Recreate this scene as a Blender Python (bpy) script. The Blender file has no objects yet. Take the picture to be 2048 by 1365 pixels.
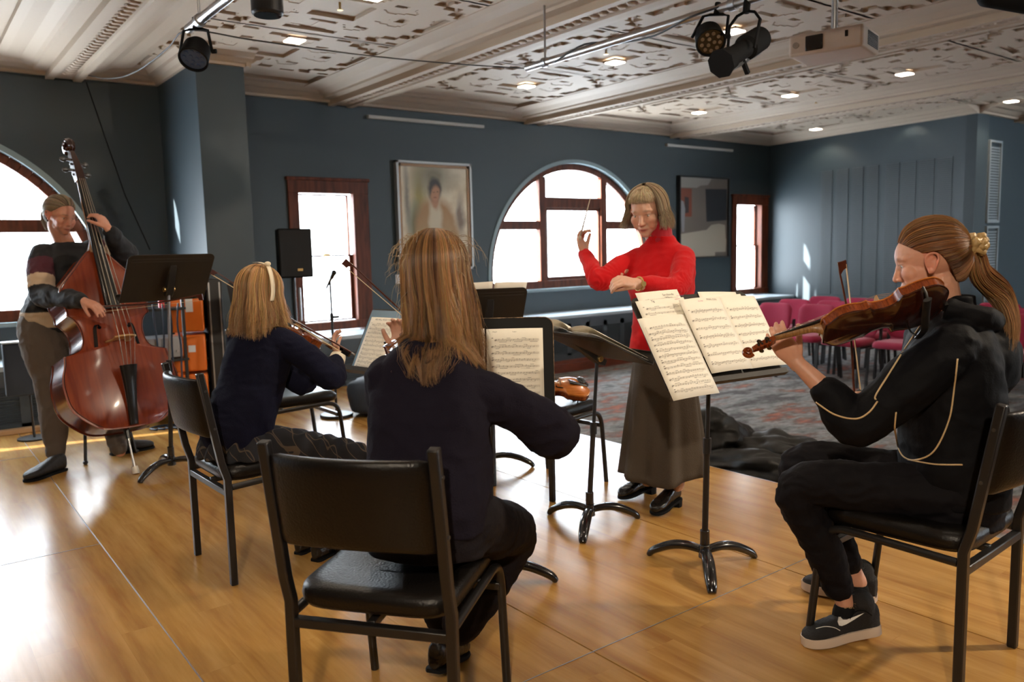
import bpy, bmesh, math, random
import numpy as np
from mathutils import Vector, Matrix, Euler, noise
random.seed(7); np.random.seed(7)
PI = math.pi
C = bpy.context.scene.collection
sc = bpy.context.scene

# ---------------------------------------------------------------- camera
FPX = 1611.37                                   # focal length in pixels of the 2048 wide frame
YAW, PITCH, ROLL = 0.65149931, 0.11364613, -0.02377893
CAMZ = 1.30                                     # eye height above the stage top (z = 0)
_f = np.array([math.sin(YAW)*math.cos(PITCH), math.cos(YAW)*math.cos(PITCH), -math.sin(PITCH)])
_r = np.cross(_f, [0, 0, 1]); _r /= np.linalg.norm(_r)
_u = np.cross(_r, _f)
_R = _r*math.cos(ROLL)+_u*math.sin(ROLL); _U = -_r*math.sin(ROLL)+_u*math.cos(ROLL)
cam_data = bpy.data.cameras.new('camera'); cam = bpy.data.objects.new('camera', cam_data); C.objects.link(cam)
m = Matrix.Identity(4)
for i in range(3):
    m[i][0], m[i][1], m[i][2] = _R[i], _U[i], -_f[i]
m[2][3] = CAMZ
cam.matrix_world = m
cam_data.sensor_width = 36.0; cam_data.lens = FPX/2048*36.0
cam_data.clip_start = 0.05; cam_data.clip_end = 200
cam_data.dof.use_dof = True; cam_data.dof.focus_distance = 2.9; cam_data.dof.aperture_fstop = 3.2
sc.camera = cam
# a pixel of the photograph and a distance -> a point of the place (used to lay things out)
def ray(px, py): return _R*(px-1024)/FPX + _U*(682.5-py)/FPX + _f
def D(px, py, d): return Vector(ray(px, py)*d) + Vector((0, 0, CAMZ))
def G(px, py, z=0.0):
    d = ray(px, py); return Vector(d*((z-CAMZ)/d[2])) + Vector((0, 0, CAMZ))
def YP(px, py, Y):
    d = ray(px, py); return Vector(d*(Y/d[1])) + Vector((0, 0, CAMZ))

# ---------------------------------------------------------------- light and exposure
sc.view_settings.view_transform = 'Standard'; sc.view_settings.look = 'None'
sc.view_settings.exposure = 0.0; sc.view_settings.gamma = 1.0; sc.view_settings.use_curve_mapping = False
sc.cycles.max_bounces = 8; sc.cycles.diffuse_bounces = 4; sc.cycles.transparent_max_bounces = 12
sc.cycles.sample_clamp_indirect = 4.0
world = bpy.data.worlds.new('bright overcast morning'); sc.world = world; world.use_nodes = True
bg = world.node_tree.nodes['Background']
bg.inputs['Color'].default_value = (0.82, 0.92, 1.0, 1); bg.inputs['Strength'].default_value = 24.0
def lamp(name, kind, loc, target, energy, color, **kw):
    d = bpy.data.lights.new(name, kind); d.energy = energy; d.color = color
    for k, v in kw.items(): setattr(d, k, v)
    o = bpy.data.objects.new(name, d); C.objects.link(o); o.location = loc
    if target is not None:
        o.rotation_euler = (Vector(target)-Vector(loc)).to_track_quat('-Z', 'Y').to_euler()
    return o
# low winter sun slipping in along the window wall
lamp('sun', 'SUN', (0, 12, 6), Vector((0, 12, 6))+Vector((0.93, -0.20, -0.24)), 45.0, (1.0, 0.97, 0.92), angle=0.009)
WARM = (1.0, 0.84, 0.64)
# stage lanterns on the rig behind and beside the players
lamp('stage_spot_1', 'SPOT', (-1.0, -1.0, 2.6), (2.0, 2.6, 0.4), 370, WARM, spot_size=1.5, spot_blend=0.6, shadow_soft_size=0.06)
lamp('stage_spot_2', 'SPOT', (4.6, -0.4, 2.65), (2.2, 2.6, 0.3), 330, WARM, spot_size=1.5, spot_blend=0.6, shadow_soft_size=0.06)
lamp('stage_spot_3', 'SPOT', (1.38, 3.2, 2.6), (1.6, 2.2, 0.0), 90, WARM, spot_size=1.9, spot_blend=0.8, shadow_soft_size=0.05)

# ---------------------------------------------------------------- materials
def newmat(name):
    m = bpy.data.materials.new(name); m.use_nodes = True
    return m, m.node_tree.nodes, m.node_tree.links, m.node_tree.nodes['Principled BSDF']
def mat(name, col, rough=0.5, metal=0.0, bump=0.0, scale=40.0, var=0.0, spec=None, stretch=None, sheen=0.0, coat=0.0, emis=None, estr=0.0, trans=0.0):
    m, N, L, b = newmat(name)
    b.inputs['Base Color'].default_value = (*col, 1); b.inputs['Roughness'].default_value = rough
    b.inputs['Metallic'].default_value = metal
    if spec is not None: b.inputs['Specular IOR Level'].default_value = spec
    if sheen: b.inputs['Sheen Weight'].default_value = sheen; b.inputs['Sheen Roughness'].default_value = 0.5
    if coat: b.inputs['Coat Weight'].default_value = coat; b.inputs['Coat Roughness'].default_value = 0.08
    if trans: b.inputs['Transmission Weight'].default_value = trans
    if emis: b.inputs['Emission Color'].default_value = (*emis, 1); b.inputs['Emission Strength'].default_value = estr
    if bump or var:
        tc = N.new('ShaderNodeTexCoord'); mp = N.new('ShaderNodeMapping'); n = N.new('ShaderNodeTexNoise')
        L.new(tc.outputs['Object'], mp.inputs['Vector']); L.new(mp.outputs['Vector'], n.inputs['Vector'])
        if stretch: mp.inputs['Scale'].default_value = stretch
        n.inputs['Scale'].default_value = scale; n.inputs['Detail'].default_value = 6
        if bump:
            bp = N.new('ShaderNodeBump'); bp.inputs['Strength'].default_value = bump; bp.inputs['Distance'].default_value = 0.01
            L.new(n.outputs['Fac'], bp.inputs['Height']); L.new(bp.outputs['Normal'], b.inputs['Normal'])
        if var:
            r = N.new('ShaderNodeValToRGB'); L.new(n.outputs['Fac'], r.inputs['Fac'])
            r.color_ramp.elements[0].position = 0.3; r.color_ramp.elements[1].position = 0.7
            r.color_ramp.elements[0].color = (*[max(0, c*(1-var)) for c in col], 1)
            r.color_ramp.elements[1].color = (*[min(1, c*(1+var)) for c in col], 1)
            L.new(r.outputs['Color'], b.inputs['Base Color'])
    return m
M = {}
M['wall'] = mat('teal_wall_paint', (0.031, 0.048, 0.059), 0.5, bump=0.08, scale=120)
M['plaster'] = mat('cream_plaster', (0.50, 0.405, 0.31), 0.62, bump=0.10, scale=30)
M['ledge'] = mat('painted_ledge', (0.42, 0.50, 0.56), 0.35)
M['cabinet'] = mat('cabinet_paint', (0.050, 0.065, 0.080), 0.5)
M['brownwood'] = mat('stained_window_timber', (0.10, 0.024, 0.009), 0.45, spec=0.25, var=0.45, scale=6, stretch=(4, 4, 0.6), bump=0.1)
M['skirt'] = mat('varnished_skirting', (0.16, 0.035, 0.014), 0.32, var=0.35, scale=8, stretch=(0.5, 4, 4))
M['reveal'] = mat('pale_reveal_paint', (0.28, 0.38, 0.42), 0.5)
M['black'] = mat('black_paint', (0.012, 0.012, 0.013), 0.38)
M['matteblack'] = mat('matte_black', (0.006, 0.006, 0.0065), 0.8, spec=0.15)
M['darksteel'] = mat('dark_steel', (0.10, 0.10, 0.10), 0.35, 0.8)
M['steel'] = mat('brushed_steel', (0.55, 0.55, 0.56), 0.28, 0.9)
M['alu'] = mat('dull_aluminium', (0.42, 0.43, 0.45), 0.35, 0.85)
M['vinyl'] = mat('black_vinyl', (0.0055, 0.0042, 0.0035), 0.34, bump=0.20, scale=160, spec=0.32)
M['tube'] = mat('black_enamelled_tube', (0.011, 0.010, 0.010), 0.36, bump=0.04, scale=90)
M['standmetal'] = mat('brown_black_metal_sheet', (0.022, 0.0165, 0.012), 0.5, bump=0.03, scale=60, spec=0.3)
M['gloss'] = mat('glossy_cast_metal', (0.012, 0.011, 0.011), 0.2, 0.0, bump=0.06, scale=40, coat=0.4)
M['brass'] = mat('brass', (0.55, 0.38, 0.16), 0.3, 0.9)
M['paper'] = mat('music_paper', (0.93, 0.88, 0.76), 0.6)
M['ink'] = mat('grey_ink', (0.22, 0.19, 0.16), 0.7)
M['inkdark'] = mat('dark_ink', (0.06, 0.05, 0.05), 0.7)
M['inkred'] = mat('magenta_ink', (0.55, 0.05, 0.22), 0.7)
M['ebony'] = mat('ebony', (0.010, 0.009, 0.009), 0.25, coat=0.3)
M['string'] = mat('wound_string', (0.62, 0.56, 0.48), 0.25, 0.9)
M['maple'] = mat('bridge_maple', (0.48, 0.27, 0.10), 0.5)
M['bowhair'] = mat('bow_hair', (0.72, 0.56, 0.33), 0.55)
M['bowwood'] = mat('pernambuco', (0.07, 0.016, 0.009), 0.3, coat=0.3)
M['ivory'] = mat('ivory_tip', (0.8, 0.75, 0.65), 0.4)
M['redfab'] = mat('crimson_upholstery', (0.27, 0.006, 0.040), 0.9, bump=0.15, scale=300, sheen=0.15, var=0.12)
M['orange'] = mat('orange_moulded_plastic', (0.72, 0.16, 0.012), 0.4, bump=0.05, scale=60)
M['whiteplastic'] = mat('off_white_plastic', (0.55, 0.44, 0.35), 0.5)
M['lens'] = mat('blue_led_lens', (0.04, 0.08, 0.18), 0.15, bump=0.5, scale=60)
M['darkglass'] = mat('dark_glass', (0.006, 0.006, 0.007), 0.08)
M['white'] = mat('white_label', (0.8, 0.82, 0.85), 0.6)
M['navybag'] = mat('navy_case_canvas', (0.012, 0.020, 0.035), 0.7, bump=0.3, scale=14)

def glass_mat():
    m, N, L, b = newmat('window_glass'); N.remove(b)
    t = N.new('ShaderNodeBsdfTransparent'); g = N.new('ShaderNodeBsdfGlossy'); g.inputs['Roughness'].default_value = 0.02
    mx = N.new('ShaderNodeMixShader'); mx.inputs[0].default_value = 0.05
    L.new(t.outputs[0], mx.inputs[1]); L.new(g.outputs[0], mx.inputs[2])
    L.new(mx.outputs[0], N['Material Output'].inputs['Surface']); return m
M['glass'] = glass_mat()
def emit(name, col, s):
    m, N, L, b = newmat(name)
    b.inputs['Base Color'].default_value = (*col, 1); b.inputs['Emission Color'].default_value = (*col, 1); b.inputs['Emission Strength'].default_value = s
    return m
M['downlight'] = emit('lit_downlight', (1.0, 0.93, 0.80), 7.0)

def floor_mat():
    m, N, L, b = newmat('maple_laminate')
    tc = N.new('ShaderNodeTexCoord'); mp = N.new('ShaderNodeMapping'); L.new(tc.outputs['Object'], mp.inputs['Vector'])
    mp.inputs['Rotation'].default_value = (0, 0, 0)
    br = N.new('ShaderNodeTexBrick'); L.new(mp.outputs['Vector'], br.inputs['Vector'])
    br.offset = 0.37; br.inputs['Scale'].default_value = 1.0; br.inputs['Brick Width'].default_value = 1.25; br.inputs['Row Height'].default_value = 0.13
    mp.inputs['Rotation'].default_value = (0, 0, PI/2)
    br.inputs['Color1'].default_value = (0.2, 0.2, 0.2, 1); br.inputs['Color2'].default_value = (0.8, 0.8, 0.8, 1); br.inputs['Mortar'].default_value = (0.15, .15, .15, 1)
    br.inputs['Mortar Size'].default_value = 0.0006; br.inputs['Bias'].default_value = 0
    mp2 = N.new('ShaderNodeMapping'); L.new(tc.outputs['Object'], mp2.inputs['Vector']); mp2.inputs['Scale'].default_value = (9, 0.8, 1)
    add = N.new('ShaderNodeVectorMath'); add.operation = 'ADD'; L.new(mp2.outputs['Vector'], add.inputs[0]); L.new(br.outputs['Color'], add.inputs[1])
    n1 = N.new('ShaderNodeTexNoise'); n1.inputs['Scale'].default_value = 1.2; n1.inputs['Detail'].default_value = 3; n1.inputs['Distortion'].default_value = 1.2
    L.new(add.outputs[0], n1.inputs['Vector'])
    w = N.new('ShaderNodeTexWave'); w.inputs['Scale'].default_value = 0.28; w.inputs['Distortion'].default_value = 10; w.inputs['Detail'].default_value = 3; w.inputs['Detail Scale'].default_value = 0.7
    L.new(add.outputs[0], w.inputs['Vector'])
    n2 = N.new('ShaderNodeTexNoise'); n2.inputs['Scale'].default_value = 7; n2.inputs['Detail'].default_value = 5; L.new(add.outputs[0], n2.inputs['Vector'])
    def mul(a, k):
        x = N.new('ShaderNodeMath'); x.operation = 'MULTIPLY'; L.new(a, x.inputs[0]); x.inputs[1].default_value = k; return x.outputs[0]
    def plus(a, b_):
        x = N.new('ShaderNodeMath'); x.operation = 'ADD'; L.new(a, x.inputs[0]); L.new(b_, x.inputs[1]); return x.outputs[0]
    sp = N.new('ShaderNodeSeparateColor'); L.new(br.outputs['Color'], sp.inputs[0])
    v = plus(plus(mul(n1.outputs['Fac'], 0.34), mul(w.outputs['Fac'], 0.16)), plus(mul(n2.outputs['Fac'], 0.38), mul(sp.outputs[0], 0.12)))
    r = N.new('ShaderNodeValToRGB'); L.new(v, r.inputs['Fac'])
    e = r.color_ramp.elements; e[0].position = 0.24; e[0].color = (0.30, 0.130, 0.030, 1); e[1].position = 0.78; e[1].color = (0.58, 0.34, 0.108, 1)
    k = e.new(0.5); k.color = (0.45, 0.24, 0.064, 1)
    L.new(r.outputs['Color'], b.inputs['Base Color'])
    n3 = N.new('ShaderNodeTexNoise'); n3.inputs['Scale'].default_value = 9; n3.inputs['Detail'].default_value = 4; L.new(tc.outputs['Object'], n3.inputs['Vector'])
    rr = N.new('ShaderNodeMapRange'); L.new(n3.outputs['Fac'], rr.inputs[0]); rr.inputs[3].default_value = 0.17; rr.inputs[4].default_value = 0.30
    L.new(rr.outputs[0], b.inputs['Roughness'])
    bp = N.new('ShaderNodeBump'); bp.inputs['Strength'].default_value = 0.05; L.new(n3.outputs['Fac'], bp.inputs['Height']); L.new(bp.outputs[0], b.inputs['Normal'])
    return m
M['floor'] = floor_mat()
def carpet_mat():
    m, N, L, b = newmat('patchy_carpet')
    tc = N.new('ShaderNodeTexCoord'); mp = N.new('ShaderNodeMapping'); L.new(tc.outputs['Object'], mp.inputs['Vector']); mp.inputs['Rotation'].default_value = (0, 0, 0.65); mp.inputs['Scale'].default_value = (1.1, 2.2, 1)
    a = N.new('ShaderNodeTexNoise'); a.inputs['Scale'].default_value = 1.9; a.inputs['Detail'].default_value = 5; a.inputs['Roughness'].default_value = 0.65; L.new(mp.outputs[0], a.inputs['Vector'])
    r = N.new('ShaderNodeValToRGB'); L.new(a.outputs['Fac'], r.inputs['Fac']); e = r.color_ramp.elements
    e[0].position = 0.38; e[0].color = (0.10, 0.095, 0.095, 1); e[1].position = 0.66; e[1].color = (0.30, 0.12, 0.085, 1)
    for p, c in ((0.46, (0.20, 0.20, 0.20)), (0.52, (0.24, 0.235, 0.23)), (0.58, (0.17, 0.13, 0.12))):
        k = e.new(p); k.color = (*c, 1)
    n = N.new('ShaderNodeTexNoise'); n.inputs['Scale'].default_value = 9; n.inputs['Detail'].default_value = 6; L.new(mp.outputs[0], n.inputs['Vector'])
    mx = N.new('ShaderNodeMix'); mx.data_type = 'RGBA'; mx.blend_type = 'MULTIPLY'; mx.inputs[0].default_value = 0.8
    mr = N.new('ShaderNodeMapRange'); L.new(n.outputs['Fac'], mr.inputs[0]); mr.inputs[1].default_value = 0.3; mr.inputs[2].default_value = 0.7; mr.inputs[3].default_value = 0.6; mr.inputs[4].default_value = 1.35
    L.new(r.outputs[0], mx.inputs[6]); L.new(mr.outputs[0], mx.inputs[7]); L.new(mx.outputs[2], b.inputs['Base Color'])
    b.inputs['Roughness'].default_value = 0.95; b.inputs['Specular IOR Level'].default_value = 0.1
    f = N.new('ShaderNodeTexNoise'); f.inputs['Scale'].default_value = 220; L.new(tc.outputs['Object'], f.inputs['Vector'])
    bp = N.new('ShaderNodeBump'); bp.inputs['Strength'].default_value = 0.4; L.new(f.outputs['Fac'], bp.inputs['Height']); L.new(bp.outputs[0], b.inputs['Normal'])
    return m
M['carpet'] = carpet_mat()
def varnish(name, dark, light, scale, stretch, rough=0.22):
    m, N, L, b = newmat(name)
    tc = N.new('ShaderNodeTexCoord'); mp = N.new('ShaderNodeMapping'); L.new(tc.outputs['Object'], mp.inputs['Vector']); mp.inputs['Scale'].default_value = stretch
    n = N.new('ShaderNodeTexNoise'); n.inputs['Scale'].default_value = scale; n.inputs['Detail'].default_value = 5; n.inputs['Distortion'].default_value = 0.8; L.new(mp.outputs[0], n.inputs['Vector'])
    r = N.new('ShaderNodeValToRGB'); L.new(n.outputs['Fac'], r.inputs['Fac']); e = r.color_ramp.elements
    e[0].position = 0.3; e[0].color = (*dark, 1); e[1].position = 0.72; e[1].color = (*light, 1)
    L.new(r.outputs[0], b.inputs['Base Color']); b.inputs['Roughness'].default_value = rough
    b.inputs['Coat Weight'].default_value = 0.6; b.inputs['Coat Roughness'].default_value = 0.1
    return m
M['basstop'] = varnish('bass_varnish', (0.15, 0.018, 0.006), (0.26, 0.045, 0.012), 3, (9, 0.8, 9), 0.27)
M['bassrib'] = varnish('bass_rib_varnish', (0.07, 0.012, 0.006), (0.16, 0.03, 0.010), 4, (3, 3, 3), 0.25)
M['viotop'] = varnish('violin_amber_varnish', (0.34, 0.09, 0.014), (0.56, 0.19, 0.035), 20, (8, 0.8, 8))
M['viored'] = varnish('violin_red_varnish', (0.10, 0.018, 0.005), (0.28, 0.060, 0.012), 45, (1, 5, 1))
M['viodark'] = varnish('violin_dark_varnish', (0.018, 0.004, 0.0025), (0.050, 0.010, 0.004), 25, (1, 4, 1))
M['vioneck'] = varnish('violin_neck_maple', (0.16, 0.07, 0.022), (0.36, 0.19, 0.07), 60, (1, 6, 1), 0.4)

# ---------------------------------------------------------------- mesh helpers
class MB:
    def __init__(s): s.v = []; s.f = []
    def add(s, vs, fs):
        n = len(s.v); s.v += [tuple(v) for v in vs]; s.f += [tuple(i+n for i in f) for f in fs]; return s
    def box(s, c, d, rot=None):
        x, y, z = [a/2 for a in d]
        vs = [Vector(p) for p in ((-x,-y,-z),(x,-y,-z),(x,y,-z),(-x,y,-z),(-x,-y,z),(x,-y,z),(x,y,z),(-x,y,z))]
        if rot is not None: vs = [rot @ v for v in vs]
        c = Vector(c)
        return s.add([v+c for v in vs], [(0,3,2,1),(4,5,6,7),(0,1,5,4),(1,2,6,5),(2,3,7,6),(3,0,4,7)])
    def box2(s, a, b):
        a = Vector(a); b = Vector(b); return s.box((a+b)/2, [abs(b[i]-a[i]) for i in range(3)])
    def rings(s, rings, closed=True, caps=True):
        n = len(rings[0]); vs = [p for r in rings for p in r]; fs = []
        for i in range(len(rings)-1):
            for j in range(n if closed else n-1):
                k = (j+1) % n; fs.append((i*n+j, i*n+k, (i+1)*n+k, (i+1)*n+j))
        if caps and closed:
            fs.append(tuple(range(n))[::-1]); fs.append(tuple((len(rings)-1)*n+j for j in range(n)))
        return s.add(vs, fs)
    def tube(s, pts, r, n=8, sq=False, up=None, caps=True, flat=1.0):
        pts = [Vector(p) for p in pts]; rs = r if isinstance(r, (list, tuple)) else [r]*len(pts)
        up = Vector(up) if up else Vector((0, 0, 1)); prev = None; out = []
        for i, p in enumerate(pts):
            t = (pts[min(i+1, len(pts)-1)]-pts[max(i-1, 0)]).normalized()
            if prev is None:
                a = up if abs(t.dot(up)) < 0.95 else Vector((1, 0, 0)); x = t.cross(a).normalized()
            else: x = (prev - t*prev.dot(t)).normalized()
            prev = x; y = x.cross(t)
            off = PI/4 if sq else 0
            out.append([p + x*math.cos(off+2*PI*j/n)*rs[i] + y*math.sin(off+2*PI*j/n)*rs[i]*flat for j in range(n)])
        return s.rings(out, caps=caps)
    def sqtube(s, pts, w, up=None): return s.tube(pts, w*0.7071, 4, True, up)
    def ell(s, c, r, n=16, m_=10, rot=None):
        vs = []; fs = []; c = Vector(c)
        for i in range(m_+1):
            th = PI*i/m_
            for j in range(n):
                ph = 2*PI*j/n; v = Vector((r[0]*math.sin(th)*math.cos(ph), r[1]*math.sin(th)*math.sin(ph), r[2]*math.cos(th)))
                if rot is not None: v = rot @ v
                vs.append(c+v)
        for i in range(m_):
            for j in range(n):
                k = (j+1) % n
                fs.append((i*n+j, (i+1)*n+j, (i+1)*n+k, i*n+k))
        return s.add(vs, fs)
    def prism(s, poly, dirv, basis=None):
        n = len(poly); d = Vector(dirv); a = [Vector(p) for p in poly]
        return s.add(a+[p+d for p in a], [tuple(range(n))[::-1], tuple(range(n, 2*n))]+[(i, (i+1)%n, (i+1)%n+n, i+n) for i in range(n)])
    def cyl(s, a, b, r, n=20, r2=None): return s.tube([a, b], [r, r if r2 is None else r2], n)
    def build(s, name, m, parent=None, smooth=False, bevel=0.0, seg=2, loc=None, rot=None, weld=False, auto=None):
        me = bpy.data.meshes.new(name); me.from_pydata(s.v, [], s.f)
        if weld:
            bm = bmesh.new(); bm.from_mesh(me); bmesh.ops.remove_doubles(bm, verts=bm.verts, dist=1e-5); bmesh.ops.recalc_face_normals(bm, faces=bm.faces); bm.to_mesh(me); bm.free()
        me.update()
        o = bpy.data.objects.new(name, me); C.objects.link(o)
        if isinstance(m, (list, tuple)):
            for q in m: me.materials.append(q)
        else: me.materials.append(m)
        if smooth: me.polygons.foreach_set('use_smooth', [True]*len(me.polygons))
        if auto is not None: me.polygons.foreach_set('use_smooth', [True]*len(me.polygons)); me.set_sharp_from_angle(angle=math.radians(auto))
        if parent: o.parent = parent
        if loc is not None: o.location = loc
        if rot is not None: o.rotation_euler = rot
        if bevel:
            b = o.modifiers.new('bevel', 'BEVEL'); b.width = bevel; b.segments = seg; b.limit_method = 'ANGLE'; b.angle_limit = 0.6
            me.polygons.foreach_set('use_smooth', [True]*len(me.polygons)); me.set_sharp_from_angle(angle=0.9)
        return o
def empty(name, loc=(0, 0, 0), rz=0.0):
    o = bpy.data.objects.new(name, None); C.objects.link(o); o.location = loc; o.rotation_euler = (0, 0, rz); o.empty_display_size = 0.1
    return o
def tag(o, label, cat, group=None, kind=None):
    o['label'] = label; o['category'] = cat
    if group: o['group'] = group
    if kind: o['kind'] = kind
    return o
def struct(o): o['kind'] = 'structure'; return o
def kids(o): return [c for c in C.objects if c.parent == o]
_kids_cache = {}
def copy_tree(o, parent=None):
    c = o.copy(); C.objects.link(c)
    if parent: c.parent = parent
    for ch in list(o.children): copy_tree(ch, c)
    return c
def catmull(pts, n=6):
    P = [Vector(p) for p in pts]; out = []
    for i in range(len(P)-1):
        p0 = P[max(i-1, 0)]; p1 = P[i]; p2 = P[i+1]; p3 = P[min(i+2, len(P)-1)]
        for k in range(n):
            t = k/n
            out.append(0.5*((2*p1)+(p2-p0)*t+(2*p0-5*p1+4*p2-p3)*t*t+(3*p1-p0-3*p2+p3)*t**3))
    out.append(P[-1]); return out
def lerp(a, b, t): return a+(b-a)*t
# ================================================================ THE ROOM
YW = 7.85; ZC = 2.95; ZB = 2.80; LF = 7.30; ZL = 0.49; ZF = -0.20
RA = Vector((11.2, YW, 0)); RB = Vector((10.8, 4.57, 0))
# --- carpeted floor and the stage on it
struct(MB().box2((-6, -5, ZF-0.1), (18, YW, ZF)).build('floor', M['carpet']))
st = empty('stage_platform', (0, 0, 0)); tag(st, 'low stage of maple laminate panels with aluminium seams', 'stage')
xs = [-3.54, -2.49, -1.44, -0.40, 0.648, 1.69, 2.735, 3.725]; ys = [-4.72, -2.54, -0.36, 1.822, 4.0, 6.15, 7.22]
for i in range(len(xs)-1):
    MB().box2((xs[i]+0.003, -4.72, -0.035), (xs[i+1]-0.003, 7.22, 0)).build('deck_panel', M['floor'], st)
sm = MB()
for x in xs[1:-1]:
    sm.box2((x-0.0042, -4.72, -0.02), (x+0.0042, 7.22, -0.006))
for y in ys[1:-1]:
    sm.box2((xs[0] if y != 4.0 and y != 6.15 else xs[0], y-0.0015, -0.01), (xs[-1] if y < 3 else 0.645, y+0.0015, 0.0012))
seam = sm.build('seam_strip', M['alu'], st)
MB().box2((xs[0]+.01, -4.7, ZF), (xs[-1]-0.01, 7.21, -0.036)).build('stage_frame', M['matteblack'], st)
fa = MB().box2((xs[-1]-0.01, -4.72, -0.03), (xs[-1]+0.004, 7.22, -0.0005)).build('edge_trim', M['alu'], st)
b = MB().box2((-0.2, 7.02, 0.0005), (0.80, 7.10, 0.035)).build('wooden_batten', mat('pale_batten', (0.55, 0.33, 0.16), 0.5), bevel=0.004)
tag(b, 'pale wooden batten lying at the far left edge of the stage', 'batten')

# --- window wall: boolean-free, built from strips round the openings
CX2 = 7.1; RAD = 1.44; CZ = 0.97; SILL = 0.79; CX1 = 0.10
def wall_with_holes():
    mb = MB(); step = 0.04
    arches = [CX1-7.0, CX1, CX2]; rects = [(3.20, 4.04, 0.49, 2.05), (10.30, 11.06, 0.49, 2.03)]
    x = -6.0; xe = RA.x+0.1; cuts = {round(x, 4), xe}
    for a in arches:
        for k in range(-36, 37): cuts.add(round(a+RAD*math.sin(k/36*PI/2), 4))
    for r in rects: cuts.add(r[0]); cuts.add(r[1])
    cuts = sorted(c for c in cuts if -6 <= c <= xe)
    def spans(x):
        for a in arches:
            if abs(x-a) < RAD: return (SILL, CZ+math.sqrt(max(RAD*RAD-(x-a)**2, 0)))
        for r in rects:
            if r[0] < x < r[1]: return (r[2], r[3])
        return None
    T = 0.15
    for a, b_ in zip(cuts, cuts[1:]):
        h = spans((a+b_)/2)
        def quad(z0a, z1a, z0b, z1b):
            mb.add([(a, YW, z0a), (b_, YW, z0b), (b_, YW, z1b), (a, YW, z1a), (a, YW+T, z0a), (b_, YW+T, z0b), (b_, YW+T, z1b), (a, YW+T, z1a)],
                   [(0,1,2,3), (7,6,5,4), (0,4,5,1), (3,2,6,7)])
        if not h: quad(ZF, 3.3, ZF, 3.3)
        else:
            ha = spans(a+1e-4) or h; hb = spans(b_-1e-4) or h
            quad(ZF, h[0], ZF, h[0]); quad(ha[1], 3.3, hb[1], 3.3)
    return mb
struct(wall_with_holes().build('wall_window', M['wall']))
# jambs of the square windows
def arch_pts(cx, r, n=48, z0=None):
    a0 = math.asin((SILL-CZ)/r); return [Vector((cx+r*math.cos(a0+(PI-2*a0)*k/n), 0, CZ+r*math.sin(a0+(PI-2*a0)*k/n))) for k in range(n+1)]
def band(mb, p, q, y0, y1):
    for i in range(len(p)-1):
        a, b_, c, d = p[i], p[i+1], q[i+1], q[i]
        mb.add([(v.x, y0, v.z) for v in (a, b_, c, d)]+[(v.x, y1, v.z) for v in (a, b_, c, d)], [(0,1,2,3),(7,6,5,4),(0,4,5,1),(1,5,6,2),(2,6,7,3),(3,7,4,0)])
def arch_window(n, cx):
    w = empty('window_%d' % n, (0, 0, 0)); struct(w)
    mb = MB(); band(mb, arch_pts(cx, RAD+0.012), arch_pts(cx, RAD-0.035), YW-0.012, YW+0.10); mb.build('reveal_trim', M['reveal'], w)
    f = MB(); R1 = RAD-0.036; R2 = RAD-0.115
    band(f, arch_pts(cx, R1), arch_pts(cx, R2), YW+0.06, YW+0.14)
    f.box2((cx-R1+0.01, YW+0.05, SILL), (cx+R1-0.01, YW+0.14, SILL+0.10))
    zt = 1.83
    for s in (-1, 1):
        x0 = cx+s*0.53; h = CZ+math.sqrt(R2*R2-0.55**2)
        f.box2((x0-0.055, YW+0.055, SILL+0.05), (x0+0.055, YW+0.14, h+0.02))
        f.box2((x0+s*0.05, YW+0.065, 1.535), (cx+s*math.sqrt(R2**2-0.57**2), YW+0.135, 1.645))
    f.box2((cx-0.5, YW+0.06, zt-0.02), (cx+0.5, YW+0.14, zt+0.115))
    # inner sashes
    for (x0, x1, z0, z1) in ((cx-0.475, cx+0.475, SILL+0.10, zt-0.02),):
        t = 0.035
        f.box2((x0, YW+0.075, z0), (x0+t, YW+0.12, z1)); f.box2((x1-t, YW+0.075, z0), (x1, YW+0.12, z1)); f.box2((x0, YW+0.075, z0), (x1, YW+0.12, z0+0.045)); f.box2((x0, YW+0.075, z1-t), (x1, YW+0.12, z1))
    f.build('window_frame', M['brownwood'], w, bevel=0.006)
    g = MB(); P = arch_pts(cx, R2+0.01); g.add([(p.x, YW+0.10, p.z) for p in P], [tuple(range(len(P)))]); g.build('pane', M['glass'], w)
    MB().box2((cx-RAD-0.02, YW-0.035, SILL-0.035), (cx+RAD+0.02, YW+0.05, SILL+0.002)).build('window_sill', M['reveal'], w, bevel=0.004)
    return w
arch_window(1, CX1); arch_window(2, CX2)
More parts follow.
